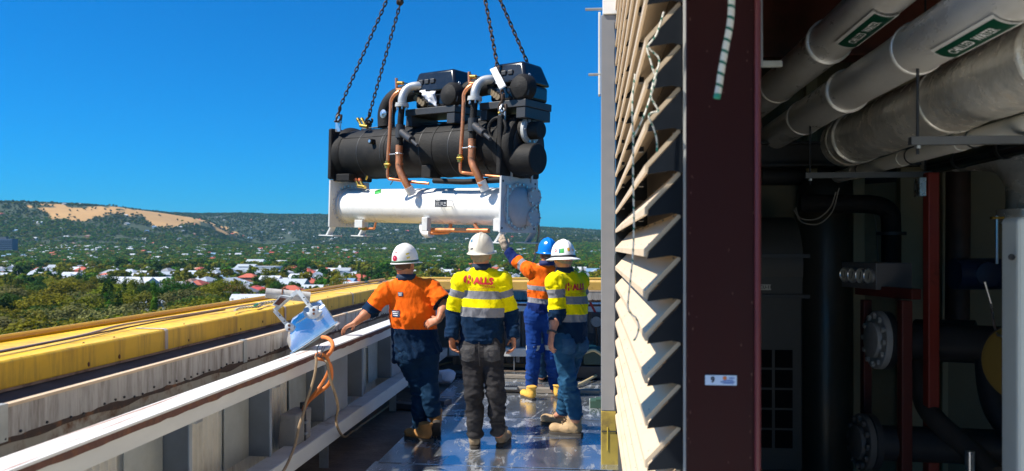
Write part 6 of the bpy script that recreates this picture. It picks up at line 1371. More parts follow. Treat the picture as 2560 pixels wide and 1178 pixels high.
def boot(name, par, heel, tdir, m, pitch=0, shaft=.15, laces=False, sc=1.0):
    """work boot from a heel point on the ground: upper grown in one skin, separate sole, laces"""
    t = Vector(tdir).normalized(); up = Vector((0, 0, 1)); sd = t.cross(up).normalized(); rot = Matrix.Rotation(pitch, 3, sd); t = rot @ t; up = rot @ up; h = Vector(heel)
    L = lambda a, b, c=0: tuple(h + (t * a + up * b + sd * c) * sc)
    B = Flesh(.007); B.cap(L(.045, .065), L(.13, .068), .043 * sc, .044 * sc, .02); B.cap(L(.12, .060), L(.225, .052), .046 * sc, .040 * sc, .02, (up, .85)); B.ell(L(.235, .058), np.array([t, sd, up]), (.052 * sc, .050 * sc, .040 * sc), .015)
    B.cap(L(.06, .09), L(.058, shaft + .03), .048 * sc, .055 * sc, .025); B.cap(L(.10, .10), L(.085, shaft), .038 * sc, .040 * sc, .02); B.cut(L(.05, shaft + .012), tuple(up)); B.cut(L(.1, .024), tuple(-up))
    V, Qf = B.mesh(); V = smooth_v(V, Qf, 1); N_ = normals(V, Qf); V = V + N_ * (.0016 * n3(V * 60))[:, None] + N_ * (.003 * np.clip(n3(V * np.array([22, 22, 40])), 0, 1))[:, None]
    o = qmesh(name, V, Qf, [m], par)
    out = [(0, -.030), (.03, -.036), (.08, -.034), (.14, -.040), (.20, -.048), (.25, -.044), (.28, -.026), (.29, 0), (.28, .026), (.25, .044), (.20, .048), (.14, .038), (.08, .034), (.03, .036), (0, .030), (-.008, 0)]
    MB().prism([Vector(L(a, .0, c)) for a, c in out], up * .030 * sc).build('sole', M_sole, o, smooth=40, bevel=.004)
    MB().tube([Vector(L(.058 + .058 * math.cos(a), shaft + .004 + .004 * math.sin(2 * a), .052 * math.sin(a))) for a in [2 * math.pi * i / 16 for i in range(16)]], .009 * sc, 6, closed=True).build('padded_collar', m, o)
    if laces:
        mb = MB()
        for i in range(5): a = .165 - i * .018; z = .102 + i * .021; s = -1 if i % 2 else 1; mb.tube([Vector(L(a, z - .003, -.03 * s)), Vector(L(a + .012, z + .012, 0)), Vector(L(a - .004, z + .012, .03 * s))], .0035, 5)
        mb.tube(bez([Vector(L(.115, .165, .02)), Vector(L(.13, .14, .045)), Vector(L(.125, .11, .055))], 4), .003, 5); mb.build('laces', M_twine, o)
    return o
def helmet(par, Hc, hf, m, tilt=0, brim=(.014, .05), label=None, full=False, scale=1.0, band=None, dirty=None):
    hf = Vector(hf).normalized(); up = Vector((0, 0, 1)); sd = hf.cross(up).normalized(); R = Matrix.Rotation(tilt, 3, sd); hf = R @ hf; up = R @ up
    c = Vector(Hc) + up * .018; n, k = 48, 14; vs = []; sx, sy, sz = .106 * scale, .132 * scale, .148 * scale
    L = lambda a, b, z: c + sd * a + hf * b + up * z
    for i in range(k + 1):
        th = math.pi / 2 * i / k
        for j in range(n):
            ph = 2 * math.pi * j / n; x = math.sin(ph) * math.sin(th) ** .85 * sx; y = math.cos(ph) * math.sin(th) ** .85 * sy; z = math.cos(th) ** .9 * sz if i < k else 0
            rid = sum(g * math.exp(-((x - o) / w) ** 2) for o, w, g in ((0, .013, .010), (-.032, .006, .005), (.032, .006, .005))) * math.cos(th) ** .5
            q = Vector((x, y, z)); q += q.normalized() * rid * (1 if y < .06 else .6); vs.append(L(*q))
    def rim(e, dz):
        return [L(math.sin(ph) * (sx + ev), math.cos(ph) * (sy + ev), dz - (.35 if full else .25) * ev) for ph in [2 * math.pi * j / n for j in range(n)] for ev in [e(ph)]]
    front = lambda ph: max(0, math.cos(ph)) ** 1.5
    w = (lambda ph: .045 + .012 * math.cos(ph) ** 2) if full else (lambda ph: brim[0] + (brim[1] - brim[0]) * front(ph))
    vs += rim(lambda ph: .004, -.012); vs += rim(w, -.014); vs += rim(w, -.019); vs += rim(lambda ph: -.004, -.016)
    rows = k + 5; fs = [(i * n + j, (i + 1) * n + j, (i + 1) * n + (j + 1) % n, i * n + (j + 1) % n) for i in range(rows - 1) for j in range(n)]
    fs = [f if i else f for i, f in enumerate(fs)]
    o = MB().add(vs, fs).build('hard_hat', m, par, smooth=50)
    if band:
        b = MB(); pts = [L(math.sin(ph) * (sx + .002), math.cos(ph) * (sy + .002), .006) for ph in [2 * math.pi * j / n for j in range(n)]]; q = [p - up * .018 for p in pts]; b.add([p for p in pts] + q, [(j, n + j, n + (j + 1) % n, (j + 1) % n) for j in range(n)]); bo = b.build('hat_band', band, o, smooth=60); s_ = bo.modifiers.new('thick', 'SOLIDIFY'); s_.thickness = .003
    # suspension strap at the nape
    mb = MB(); pts = [c + sd * .078 * math.sin(a) - hf * .098 * math.cos(a) - up * (.018 + .045 * math.cos(a)) for a in [-1.3 + 2.6 * i / 10 for i in range(11)]]
    for a, b_ in zip(pts, pts[1:]): mb.bar(a, b_, .004, .026, up=up)
    mb.build('nape_strap', mat('nape_strap', (.30, .24, .16), .7, var=.2), o, smooth=0)
    return o, c, hf, sd, up
def sticker(hat, shape, az_, el, m, nm='sticker', rot=0):
    o, c, hf, sd, up = hat; d = (hf * math.cos(az_) + sd * math.sin(az_)) * math.cos(el) + up * math.sin(el); bvh = bvh_of(o); r = up.cross(d).normalized(); u = d.cross(r)
    if rot: r, u = r * math.cos(rot) + u * math.sin(rot), u * math.cos(rot) - r * math.sin(rot)
    return raycast_print(bvh, c, r, u, -d, shape[0], shape[1], .0022, nm, m, o)
def bvh_of(o): me = o.data; return BVHTree.FromPolygons([v.co.copy() for v in me.vertices], [tuple(p.vertices) for p in me.polygons])
INK = {'red': mat('red_print', (.55, .01, .02), .6, var=.05), 'crimson': mat('crimson_sticker', (.5, .0, .04), .5), 'green': mat('green_print', (.04, .35, .06), .5), 'teal': mat('teal_print', (.01, .14, .26), .5), 'gold': mat('gold_print', (.62, .33, .02), .5), 'yellow': mat('yellow_print', (.75, .6, .03), .5), 'white': M_ink_white, 'black': M_ink, 'navy': mat('navy_print', (.01, .03, .07), .6), 'brown': mat('brown_print', (.30, .05, .01), .7)}

def person(name_lab, J, f, hf, shirt, pants, boots, skin, hands, sleeves, build=1.0, hair=None, zt=None, tshift=0, pants_stops=None, hem_slant=0, h=.008, twist=0, seed=0, hemr=1.0, sdp=None):
    """J: joints in the place. f: the way the body faces; hf the way the head faces"""
    f = Vector(f).normalized(); up = Vector((0, 0, 1)); rt = f.cross(up).normalized(); J = {k: Vector(v) for k, v in J.items()}; hf = Vector(hf).normalized(); hs = hf.cross(up).normalized()
    root = thing('person', name_lab, 'person', ((J['ankL'] + J['ankR']) / 2 * 1.0).to_2d().to_3d())
    T = lambda v: tuple(v); fl = (T(f), .66); b = build
    pel = (J['hipL'] + J['hipR']) / 2; nb = J['neck']; sh = (J['shL'] + J['shR']) / 2; spine = lambda t: pel.lerp(sh, t)
    # ---------- body: one continuous skin from scalp to soles
    B = Flesh(.0062); Hc = J['head']
    B.ell(Hc + up * .015 - hf * .008, np.array([hs, hf, up]), (.077, .097, .112), .01); B.ell(Hc + hf * .026 - up * .062, np.array([hs, hf, up]), (.056, .066, .062), .03)
    B.cap(Hc + hf * .092 + up * .012, Hc + hf * .118 - up * .022, .010, .014, .012); B.cap(Hc + hf * .092 - up * .062 - hs * .018, Hc + hf * .092 - up * .062 + hs * .018, .010, .010, .01)
    for s in (-1, 1):
        B.ell(Hc + hs * s * .080 - up * .014 - hf * .005, np.array([hs, hf, up]), (.010, .020, .033), .006); B.cap(Hc + hf * .086 + hs * s * .032 + up * .032, Hc + hf * .080 + hs * s * .05 + up * .028, .012, .010, .012); B.ell(Hc + hf * .082 + hs * s * .033 + up * .010, np.array([hs, hf, up]), (.014, .012, .010), .006)
    B.cap(Hc - up * .05 - hf * .018, nb - up * .03, .058 * b, .064 * b, .02)
    B.chain([T(pel), T(spine(.35)), T(spine(.7)), T(spine(.95))], [.125, .125, .14, .11], .05, fl); B.cap(J['shL'].lerp(nb, .1) - up * .01, J['shR'].lerp(nb, .1) - up * .01, .055, .055, .05); B.cap(T(nb - up * .02), T(J['shL'] - up * .01), .05, .045, .04); B.cap(T(nb - up * .02), T(J['shR'] - up * .01), .05, .045, .04)
    for s in 'LR':
        B.cap(J['sh' + s], J['el' + s], .050, .041, .03); el, wr = J['el' + s], J['wr' + s]; B.cap(el, el.lerp(wr, .35), .042, .044, .02); B.cap(el.lerp(wr, .3), wr, .044, .027, .02)
        hd = hands[s]; hand(B, wr, **{k: v for k, v in hd.items() if k != 'glove'})
        B.cap(J['hip' + s], J['kn' + s], .076, .046, .04); kn, an = J['kn' + s], J['ank' + s]; B.cap(kn, kn.lerp(an, .3) - f * .01, .045, .047, .03); B.cap(kn.lerp(an, .3) - f * .01, an, .047, .038, .03); B.cap(an, an + f * .1 - up * .05, .035, .03, .03)
    V, Qf = B.mesh(); V = smooth_v(V, Qf, 1, .4); qmesh('body', V, Qf, [skin], root)
    if hair:
        H_ = Flesh(.0065); H_.ell(Hc + up * .014 - hf * .012, np.array([hs, hf, up]), (.081, .099, .114), .0); H_.cut(T(Hc + hf * .03), T(hf + up * .1)); H_.cut(T(Hc - up * .075), T(-up)); V, Qf = H_.mesh(); V = V + normals(V, Qf) * (.002 * n3(V * 90))[:, None]; qmesh('hair', V, Qf, [hair], root)
    # ---------- shirt
    C = Flesh(h); hem = J['hem']; hemc = Vector((pel.lerp(sh, 0).x, pel.lerp(sh, 0).y, pel.z)); 
    low = pel + (pel - sh).normalized() * .12
    C.chain([T(low), T(spine(.0)), T(spine(.28)), T(spine(.62)), T(spine(.90))], [.176 * b * hemr, .172 * b * hemr, .166 * b, .180 * b, .150 * b], .04, (T(f), .68)); C.cap(J['shL'].lerp(nb, .12) - up * .03, J['shR'].lerp(nb, .12) - up * .03, .070 * b, .070 * b, .05)
    C.cap(nb - up * .035, J['shL'] - up * .012, .060 * b, .060 * b, .05); C.cap(nb - up * .035, J['shR'] - up * .012, .060 * b, .060 * b, .05); C.cap(sh - f * .035 - up * .10, sh - f * .03 - up * .04, .10 * b, .085 * b, .05, (T(f), .7))
    C.cut(T(hem), T(-up + rt * hem_slant)); C.cut(T(nb + up * .015), T(up * 1 + f * .3))
    for s in 'LR':
        el, wr, s0 = J['el' + s], J['wr' + s], J['sh' + s]; S_ = sleeves[s]; end = S_['end']; La = (el - s0).length; Lf = (wr - el).length; lo_ = S_.get('loose', 1.0)
        d1 = (el - s0).normalized()
        if end < La: p = s0 + d1 * end; C.cap(T(s0), T(p + d1 * .04), .070 * b, .066 * lo_ * b, .035, None, [(T(p), T(d1))])
        else:
            C.cap(T(s0), T(el), .068 * b, .056 * lo_, .035); d2 = (wr - el).normalized(); p = el + d2 * (end - La); C.cap(T(el), T(p + d2 * .05), .056 * lo_, .048 * lo_, .03, None, [(T(p), T(d2))])
    V, Qf = C.mesh(); V = smooth_v(V, Qf, 1, .4)
    P_ = [A3(J[k]) for k in ('shL', 'elL', 'wrL', 'shR', 'elR', 'wrR')]
    def seg(V, a, b): v = b - a; t = np.clip(((V - a) @ v) / (v @ v), 0, 1); return np.linalg.norm(V - a - t[:, None] * v, axis=1), t * np.linalg.norm(v), ((V - a) @ v) / np.linalg.norm(v)
    arm = []; 
    for i in (0, 3):
        d0, t0, u0 = seg(V, P_[i], P_[i + 1]); d1, t1, _ = seg(V, P_[i + 1], P_[i + 2]); L0 = np.linalg.norm(P_[i + 1] - P_[i]); arm.append((np.minimum(d0, d1), np.where(d0 <= d1, u0, L0 + t1)))
    dsp = np.minimum(seg(V, A3(pel), A3(sh))[0] - .10 * b, 9); ua = np.where(arm[0][0] < arm[1][0], arm[0][1], arm[1][1]); da = np.minimum(arm[0][0], arm[1][0]); isarm = (da < .085 * b) & (ua > .035) & (dsp > da - .075)
    # folds: long soft drapes on the back, tighter rings on the sleeves, bunching at the hem
    N_ = normals(V, Qf); loc = np.stack([V @ A3(rt), V @ A3(f), V[:, 2]], 1) + seed * 3.7
    ridge = lambda q: 1 - 2 * np.abs(n3(q)); big = n3(loc * np.array([7, 7, 4.5]) + np.array([0, 0, 1]) * (loc[:, :1] * 2)); r1 = ridge(loc * np.array([19, 19, 5]) + loc[:, [2]] * np.array([6, 0, 0]) + n3(loc * 5)[:, None] * .6); r2 = ridge(loc * np.array([9, 9, 25]) + 5 + n3(loc * 7)[:, None] * .6); r3 = ridge(np.stack([loc[:, 0] * 22 + loc[:, 2] * 16, loc[:, 1] * 18, loc[:, 2] * 9 - loc[:, 0] * 8], 1))
    lowz = np.clip((J['hem'].z + .28 - V[:, 2]) / .28, 0, 1); D_ = np.where(isarm, .0075 * r2 + .0065 * r3 + .004 * big, .011 * big + .0075 * r1 + .008 * r3 + .006 * lowz * r2)
    bx = np.exp(-(((V - A3(sh)) @ A3(rt)) / .15) ** 4) * np.exp(-((V[:, 2] - sh.z + .06) / .13) ** 4); D_ = D_ * (1 - .93 * bx * (~isarm))
    V2 = V + N_ * D_[:, None]; fc = V2[Qf].mean(1); am = isarm[Qf].sum(1) >= 3
    zz = V[:, 2] + (tshift * ((V - A3(pel)) @ A3(rt))); so = qmesh('shirt', V2, Qf, [zt, sleeves['mat']], root, {'zt': zz, 'za': np.maximum(ua, 0)}, am)
    # collar
    mb = MB(); n = 22; cpts = []
    for j in range(n): a = 2 * math.pi * j / n; q = nb + (rt * math.sin(a) * .074 + f * math.cos(a) * .074) * b; cpts.append(q + up * (.012 + (-.035 if math.cos(a) > .5 else .0)))
    vs = [p - up * .022 + (p - nb).to_2d().to_3d() * .16 for p in cpts] + [p + up * .030 - (p - nb).to_2d().to_3d() * .02 for p in cpts]; mb.add(vs, [(j, (j + 1) % n, n + (j + 1) % n, n + j) for j in range(n)]); co2 = mb.build('collar', shirt['collar'], so, smooth=60); m_ = co2.modifiers.new('thick', 'SOLIDIFY'); m_.thickness = .008; m_.offset = 0
    # ---------- trousers
    D = Flesh(h); D.cap(T(J['hipL'] + up * .06), T(J['hipR'] + up * .06), .105 * b, .105 * b, .05, (T(f), .85)); D.cap(T(pel + up * .04), T(pel + up * .20), .140 * b, .130 * b, .05, (T(f), .72))
    for s in 'LR': D.ell(T(J['hip' + s] - f * .045 + up * .0), np.array([rt, f, up]), (.085 * b, .085, .10), .06)
    for s in 'LR':
        hp, kn, an = J['hip' + s], J['kn' + s], J['ank' + s]; D.cap(T(hp), T(kn), .093 * b, .067, .04); D.cap(T(kn), T(kn.lerp(an, .45) - f * .008), .067, .063, .03); d = (an - kn).normalized(); pe = an + d * pants.get('drop', -.02); D.cap(T(kn.lerp(an, .4) - f * .006), T(pe + d * .05), .062, .057, .03, None, [(T(pe), T(d))])
    V, Qf = D.mesh(); V = smooth_v(V, Qf, 1, .4); N_ = normals(V, Qf); loc = np.stack([V @ A3(rt), V @ A3(f), V[:, 2]], 1) + seed * 5.1 + 3
    az0 = min(J['ankL'].z, J['ankR'].z); kz = (J['knL'].z + J['knR'].z) / 2; wl = np.clip((az0 + .38 - V[:, 2]) / .3, 0, 1) ; wk = np.exp(-((V[:, 2] - kz) / .13) ** 2)
    r2 = ridge(loc * np.array([7, 7, 27]) + n3(loc * 7)[:, None] * .8); r3 = ridge(np.stack([loc[:, 0] * 14 + loc[:, 2] * 14, loc[:, 1] * 14, loc[:, 2] * 18 - loc[:, 0] * 14], 1)); r4 = ridge(np.stack([loc[:, 0] * 8, loc[:, 1] * 8, loc[:, 2] * 3], 1))
    D_ = .006 * n3(loc * 6) + (.003 + .009 * wl + .007 * wk) * r2 + .0045 * r3 * (1 - .4 * wl) + .005 * r4
    V = V + N_ * D_[:, None]; po = qmesh('trousers', V, Qf, [pants['mat']], root, {'zt': V[:, 2]})
    for k in ('bootL', 'bootR'):
        bt = boots[k]; boot('boot', root, bt['heel'], bt['dir'], boots['mat'], bt.get('pitch', 0), bt.get('shaft', .15), boots.get('laces', False), boots.get('sc', 1.0))
    return dict(root=root, shirt=so, trousers=po, f=f, rt=rt, up=up, Hc=Hc, hf=hf, pel=pel, sh=sh, J=J)
def pocket(p, m, side, dz=-.0, w=.13, hgt=.14, nm='back_pocket', fd=None):
    bvh = bvh_of(p['trousers']); f = fd or p['f']; r = f.cross(p['up']).normalized(); c = p['pel'] + p['rt'] * side + p['up'] * dz
    v, q = rect(w, hgt, 8); v = [(x, y if y > -hgt * .3 else y + (abs(x) / w) * .03) for x, y in v]; return raycast_print(bvh, c, r, p['up'], f, v, q, .005, nm, m, p['trousers'])
def hz_(py, d): return EYE - (py - HZ) * d / FPX
def halls(p, c, size, tilt=0, sk=0):
    """the red round H, ALLS, CRANES and two small lines across the shoulders"""
    bvh = bvh_of(p['shirt']); f = p['f']; r, u = p['rt'], p['up']; r, u = r * math.cos(tilt) + u * math.sin(tilt), u * math.cos(tilt) - r * math.sin(tilt)
    S_ = size; R = S_ * .145; cx = -S_ * .36
    def arc_seg(x0, x1, ylo=None, yhi=None, n=8):
        xs = [x0 + (x1 - x0) * i / n for i in range(n + 1)]; up_ = [(x, math.sqrt(max(0, R * R - x * x))) for x in xs]
        top = [(x, y if yhi is None else y) for x, y in up_]; v = []; fs = []
        for x, y in up_: v += [(cx + x, (-y if ylo is None else ylo)), (cx + x, (y if yhi is None else yhi))]
        return v, [(2 * i, 2 * i + 2, 2 * i + 3, 2 * i + 1) for i in range(n)]
    parts = []
    for (x0, x1, yl, yh) in ((-R, -.42 * R, None, None), (-.06 * R, .42 * R, .18 * R, None), (-.06 * R, .42 * R, None, -.22 * R), (.74 * R, R, None, None)): parts.append(arc_seg(x0, x1, yl, yh))
    for v, q in parts: v, q = refine(v, q, .01); raycast_print(bvh, c, r, u, f, v, q, .006, 'logo_mark', INK['red'], p['shirt'])
    for txt, sz, x, y, m, bo in (('ALLS', S_ * .29, S_ * .135, -S_ * .035, 'red', .004), ('CRANES', S_ * .105, S_ * .31, -S_ * .20, 'red', .0), ('YOUR SAFETY IS OUR PRIORITY', S_ * .048, -S_ * .02, -S_ * .262, 'brown', 0), ('WWW.HALLSCRANES.COM.AU', S_ * .044, S_ * .02, -S_ * .318, 'brown', 0)):
        v, q = text_mesh(txt, sz, bo, 3); v, q = refine(v, q, .012); raycast_print(bvh, c, r, u, f, [(a + x, b_ + y) for a, b_ in v], q, .006, 'lettering', INK[m], p['shirt'])
M_navyc = mat('navy_collar', NAVY, .8, var=.2, bump=.2, bs=80)
# ---------------------------------------------------------------- middle worker: white dirty helmet, yellow shirt, black jeans
d = 6.72; q = lambda x, y, dd=0: P(x, y, d + dd)
fz = Vector((.03, 1, 0))
J = dict(head=q(1203, 636, .02), neck=q(1204, 672, .02), shL=q(1152, 702), shR=q(1257, 702), elL=q(1133, 783, .03), elR=q(1277, 783, .03), wrL=q(1129, 842, -.04), wrR=q(1283, 842, -.04), hipL=q(1180, 880, .02), hipR=q(1231, 880, .02), knL=q(1186, 988, -.02), knR=q(1239, 988, -.02), ankL=q(1188, 1088, .03), ankR=q(1246, 1082, .05), hem=q(1200, 856))
zs = [(0, NAVY), (hz_(791, d), M_tape), (hz_(768, d), YEL), (hz_(747, d), M_tape), (hz_(727, d), YEL)]
zt2 = band_mat('hivis_yellow_back', 'zt', zs); za2 = band_mat('hivis_yellow_sleeve', 'za', [(0, YEL), (.075, M_tape), (.135, YEL), (.255, NAVY)])
dn = Vector((0, 0, -1))
hL = lambda x: dict(d=dn + fz * .15 + RGT * .05, pn=RGT * (1 if x == 'L' else -1) - fz * .6, th=fz * .9 + RGT * (.35 if x == 'L' else -.35), curl=(.45, .55, .45))
gl = lambda X, Y: onZ(X, Y, 0)
p2 = person('man in a dirty white hard hat, lettered yellow shirt and black jeans', J, fz, Vector((.1, 1, 0)), dict(collar=M_navyc), dict(mat=mat('faded_black_jeans', (.024, .023, .025), .85, var=.35, vs=10, col2=(.075, .07, .07), c2s=6, c2lo=.5, c2hi=.8, bump=.4, bs=16, spec=.15), drop=.0),
    dict(mat=mat('worn_tan_boots', (.20, .135, .075), .75, var=.25, col2=(.32, .28, .21), c2s=12, c2lo=.45, c2hi=.7), bootL=dict(heel=gl(1186, 1126), dir=(-.12, 1, 0)), bootR=dict(heel=gl(1248, 1120), dir=(.15, 1, 0))),
    M_skin, dict(L=hL('L'), R=hL('R')), dict(mat=za2, L=dict(end=.50, loose=1.05), R=dict(end=.50, loose=1.05)), 1.0, mat('grey_blond_hair', (.30, .22, .13), .8), zt2, seed=1, tshift=.03)
halls(p2, q(1203, 699), .262, -.055)
M_pk = mat('jeans_pocket', (.048, .046, .047), .85, var=.4, vs=14, bump=.4, bs=120)
pocket(p2, M_pk, -.105, .0); pocket(p2, M_pk, .10, .0)
MB().tube(bez([p2['pel'] - fz * .16 + Vector((0, 0, .1)), p2['pel'] - fz * .165 + Vector((0, 0, .0)), p2['pel'] - fz * .12 + Vector((0, 0, -.1))], 4), .003, 5).build('centre_seam', M_pk, p2['trousers'])
hat = helmet(p2['root'], p2['Hc'] + Vector((0, 0, .012)), Vector((.1, 1, .0)), mat('dirty_white_hard_hat', (.66, .62, .52), .4, var=.12, vs=9, col2=(.36, .27, .15), c2s=6, c2lo=.48, c2hi=.72, spec=.4), tilt=.10)
sticker(hat, rect(.030, .010), math.radians(205), .22, INK['black'], rot=.25); sticker(hat, rect(.018, .03), math.radians(238), .15, INK['black'], rot=.1); sticker(hat, rect(.026, .03), math.radians(215), .75, INK['teal'], rot=.5); sticker(hat, rect(.018, .018), math.radians(213), .80, INK['white'], rot=.5)
# ---------------------------------------------------------------- left worker: orange shirt, leaning on the rail
d = 7.1; q = lambda x, y, dd=0: P(x, y, d + dd)
f1 = Vector((-.18, 1, 0)); rail_hand = onX(884, 824, -2.06)
J = dict(head=q(1013, 659, .03), neck=q(1016, 697, .03), shL=q(964, 728, -.02), shR=q(1075, 722, .05), elL=q(927, 776, -.03), elR=q(1112, 765, -.02), wrL=rail_hand + Vector((.01, .0, .055)), wrR=q(1097, 799, -.12), hipL=q(1023, 893, .03), hipR=q(1066, 888, .05), knL=q(1052, 990, .08), knR=q(1076, 993, .0), ankL=q(1050, 1072, .10), ankR=q(1083, 1040, .0), hem=q(1040, 894))
zs = [(0, NAVY), (hz_(822, d), ORG)]
M_den = mat('dark_navy_work_trousers', (.003, .022, .055), .8, var=.3, vs=9, bump=.4, bs=16, spec=.15)
hp = f1.cross(Vector((0, 0, 1))).normalized()
p1 = person('man in an orange and navy shirt leaning on the handrail', J, f1, Vector((.42, 1, 0)), dict(collar=mat('navy_collar', NAVY)), dict(mat=M_den, drop=.0),
    dict(mat=mat('brown_suede_boots', (.27, .125, .03), .8, var=.22, vs=14), bootL=dict(heel=gl(1078, 1106), dir=(-.95, .45, 0)), bootR=dict(heel=P(1092, 1058, 7.0), dir=(-.25, 1, 0), pitch=-.72)),
    M_skin, dict(L=dict(d=Vector((-.8, .15, -.35)), pn=Vector((-.2, 0, -1)), th=Vector((.25, 1, 0)), curl=(.25, .35, .35), spread=.1), R=dict(d=-RGT * .85 - Vector((0, 0, 1)) * .32 + FWD * .12, pn=FWD - Vector((0, 0, .1)), th=Vector((0, 0, 1)) * .8 + FWD * .4, curl=(.25, .4, .4))),
    dict(mat=band_mat('hivis_orange_sleeve', 'za', [(0, ORG), (.165, NAVY)]), L=dict(end=.235, loose=1.22), R=dict(end=.17, loose=1.25)), 1.10, mat('short_brown_hair', (.10, .055, .03), .85), band_mat('hivis_orange_back', 'zt', zs), tshift=.05, hem_slant=.22, seed=2, hemr=1.12)
hat = helmet(p1['root'], p1['Hc'] + Vector((0, 0, .008)), Vector((.55, 1, 0)), mat('white_hard_hat', (.80, .79, .75), .35, var=.04, col2=(.55, .48, .38), c2s=7, c2lo=.58, c2hi=.8), tilt=.06, band=mat('green_hat_band', (.03, .09, .04), .5))
bk = math.radians(180)
sticker(hat, disc(.026), bk + .02, .22, INK['crimson']); v, s = text_mesh('JPR', .013); sticker(hat, (v, s), bk + .02, .24, INK['white'], 'lettering')
sticker(hat, rect(.014, .008), bk - .05, .60, INK['red']); sticker(hat, rect(.016, .004), bk + .12, .60, INK['black']); sticker(hat, rect(.020, .006), bk + .05, .86, INK['green'], rot=.2); sticker(hat, rect(.032, .012), bk - .95, .55, INK['yellow'], rot=.3); sticker(hat, rect(.032, .013), bk - 1.0, .28, INK['yellow'], rot=.3)
bv = bvh_of(p1['shirt']); cc = q(1003, 734)
for x, y, w, hh in ((.0, .0, .044, .036), (-.040, -.170, .070, .060)):
    v, s = rect(w, hh, 8); o = raycast_print(bv, cc, p1['rt'], p1['up'], p1['f'], [(a + x, b_ + y) for a, b_ in v], s, .004, 'printed_panel', INK['navy'], p1['shirt'])
    for k in range(3):
        v, s = rect(w * (.8 - .12 * k), .005, 6); raycast_print(bv, cc, p1['rt'], p1['up'], p1['f'], [(a + x - .004, b_ + y + hh * (.26 - .26 * k)) for a, b_ in v], s, .0055, 'print_line', INK['white'], p1['shirt'])
pocket(p1, M_den, -.09, .02); pocket(p1, M_den, .09, .02)
# ---------------------------------------------------------------- blue helmet, arm raised to the chiller
d = 9.0; q = lambda x, y, dd=0: P(x, y, d + dd)
f3 = Vector((-.30, 1, 0)); BLU = (.006, .018, .10)
wr3 = P(1266, 623, 9.22)
J = dict(head=q(1369, 634), neck=q(1366, 661), shL=q(1323, 674, .02), shR=q(1404, 684, .06), elL=q(1290, 652, .16), elR=q(1415, 745, .1), wrL=wr3, wrR=q(1412, 800, -.0), hipL=q(1334, 795, .03), hipR=q(1372, 795, .05), knL=q(1333, 888, .0), knR=q(1378, 890, .06), ankL=q(1327, 968, .03), ankR=q(1389, 970, .1), hem=q(1350, 782))
zs = [(0, BLU), (hz_(759, d), M_tape), (hz_(747, d), ORG), (hz_(728, d), M_tape), (hz_(716, d), ORG)]
PB = (.005, .034, .17); M_glove = mat('pale_work_glove', (.42, .33, .24), .85, var=.25, vs=40, col2=(.10, .08, .07), c2s=30, c2lo=.5, c2hi=.65)
gd = (P(1253, 596, 9.20) - wr3).normalized()
p3 = person('man in a blue hard hat reaching up to the chiller with a gloved hand', J, f3, Vector((-.35, 1, .05)), dict(collar=mat('dark_blue_collar', BLU, .8)), dict(mat=band_mat('blue_work_trousers', 'zt', [(0, PB), (hz_(876, d), (.42, .41, .38)), (hz_(863, d), PB)]), drop=.0),
    dict(mat=mat('yellow_wheat_boots', (.60, .34, .05), .7, var=.15), bootL=dict(heel=gl(1335, 1003), dir=(-.55, .85, 0)), bootR=dict(heel=gl(1393, 999), dir=(.1, 1, 0)), sc=.97),
    M_skin, dict(L=dict(d=gd, pn=Vector((.35, .9, .1)), th=RGT, curl=(.25, .35, .3), r=1.12, s=1.05), R=hL('R')),
    dict(mat=band_mat('hivis_orange_blue_sleeve', 'za', [(0, ORG), (.08, M_tape), (.135, ORG), (.22, BLU)]), L=dict(end=.385, loose=1.08), R=dict(end=.5)), 1.0, mat('short_brown_hair', (.10, .055, .03)), band_mat('hivis_orange_tape_back', 'zt', zs), tshift=.10, seed=3, hem_slant=-.0)
# glove over the raised hand
G = Flesh(.0055); hand(G, J['wrL'], gd, Vector((.35, .9, .1)), RGT, (.25, .35, .3), 1.06, 0, .007, 1.36); G.cap(tuple(wr3 - gd * .05), tuple(wr3 + gd * .03), .034, .036, .01); V, Qf = G.mesh(); qmesh('glove', smooth_v(V, Qf, 1), Qf, [M_glove], p3['root'])
hat = helmet(p3['root'], p3['Hc'] + Vector((0, 0, .008)), Vector((-.4, 1, .0)), mat('blue_hard_hat', (.005, .17, .62), .22, var=.05, spec=.6), tilt=.08)
pocket(p3, band_mat('blue_work_trousers', 'zt', []), -.02, -.36, .12, .15, 'cargo_pocket', Vector((.6, .8, 0)))
bv = bvh_of(p3['shirt']); cc = q(1372, 690)
for i, (w, y) in enumerate(((.04, .03), (.055, -.0), (.07, -.02), (.06, -.04))): v, s = rect(w, .010, 5); raycast_print(bv, cc, p3['rt'], p3['up'], p3['f'], [(a, b_ + y) for a, b_ in v], s, .004, 'print_line', INK['brown'], p3['shirt'])
v, s = rect(.09, .016, 8); raycast_print(bv, q(1368, 712), p3['rt'] * .9 + p3['up'] * .35, p3['up'], p3['f'], v, s, .004, 'print_flash', INK['white'], p3['shirt'])
# ---------------------------------------------------------------- right worker: white wide-brim helmet, yellow shirt, blue jeans
d = 7.2; q = lambda x, y, dd=0: P(x, y, d + dd)
f4 = Vector((-.62, .80, 0))
J = dict(head=q(1408, 646, .0), neck=q(1411, 680, .0), shL=q(1387, 706, -.15), shR=q(1452, 702, .13), elL=q(1392, 782, -.16), elR=q(1452, 785, .22), wrL=q(1379, 838, -.24), wrR=q(1430, 835, .28), hipL=q(1405, 862, -.05), hipR=q(1438, 860, .08), knL=q(1420, 950, -.08), knR=q(1418, 948, .18), ankL=q(1440, 1046, -.05), ankR=q(1408, 1030, .28), hem=q(1420, 852))
zs = [(0, NAVY), (hz_(804, d), M_tape), (hz_(785, d), YEL), (hz_(760, d), M_tape), (hz_(740, d), YEL)]
M_bj = mat('faded_blue_jeans', (.012, .062, .135), .85, var=.35, vs=8, col2=(.045, .13, .21), c2s=5, c2lo=.5, c2hi=.8, bump=.4, bs=16, spec=.15)
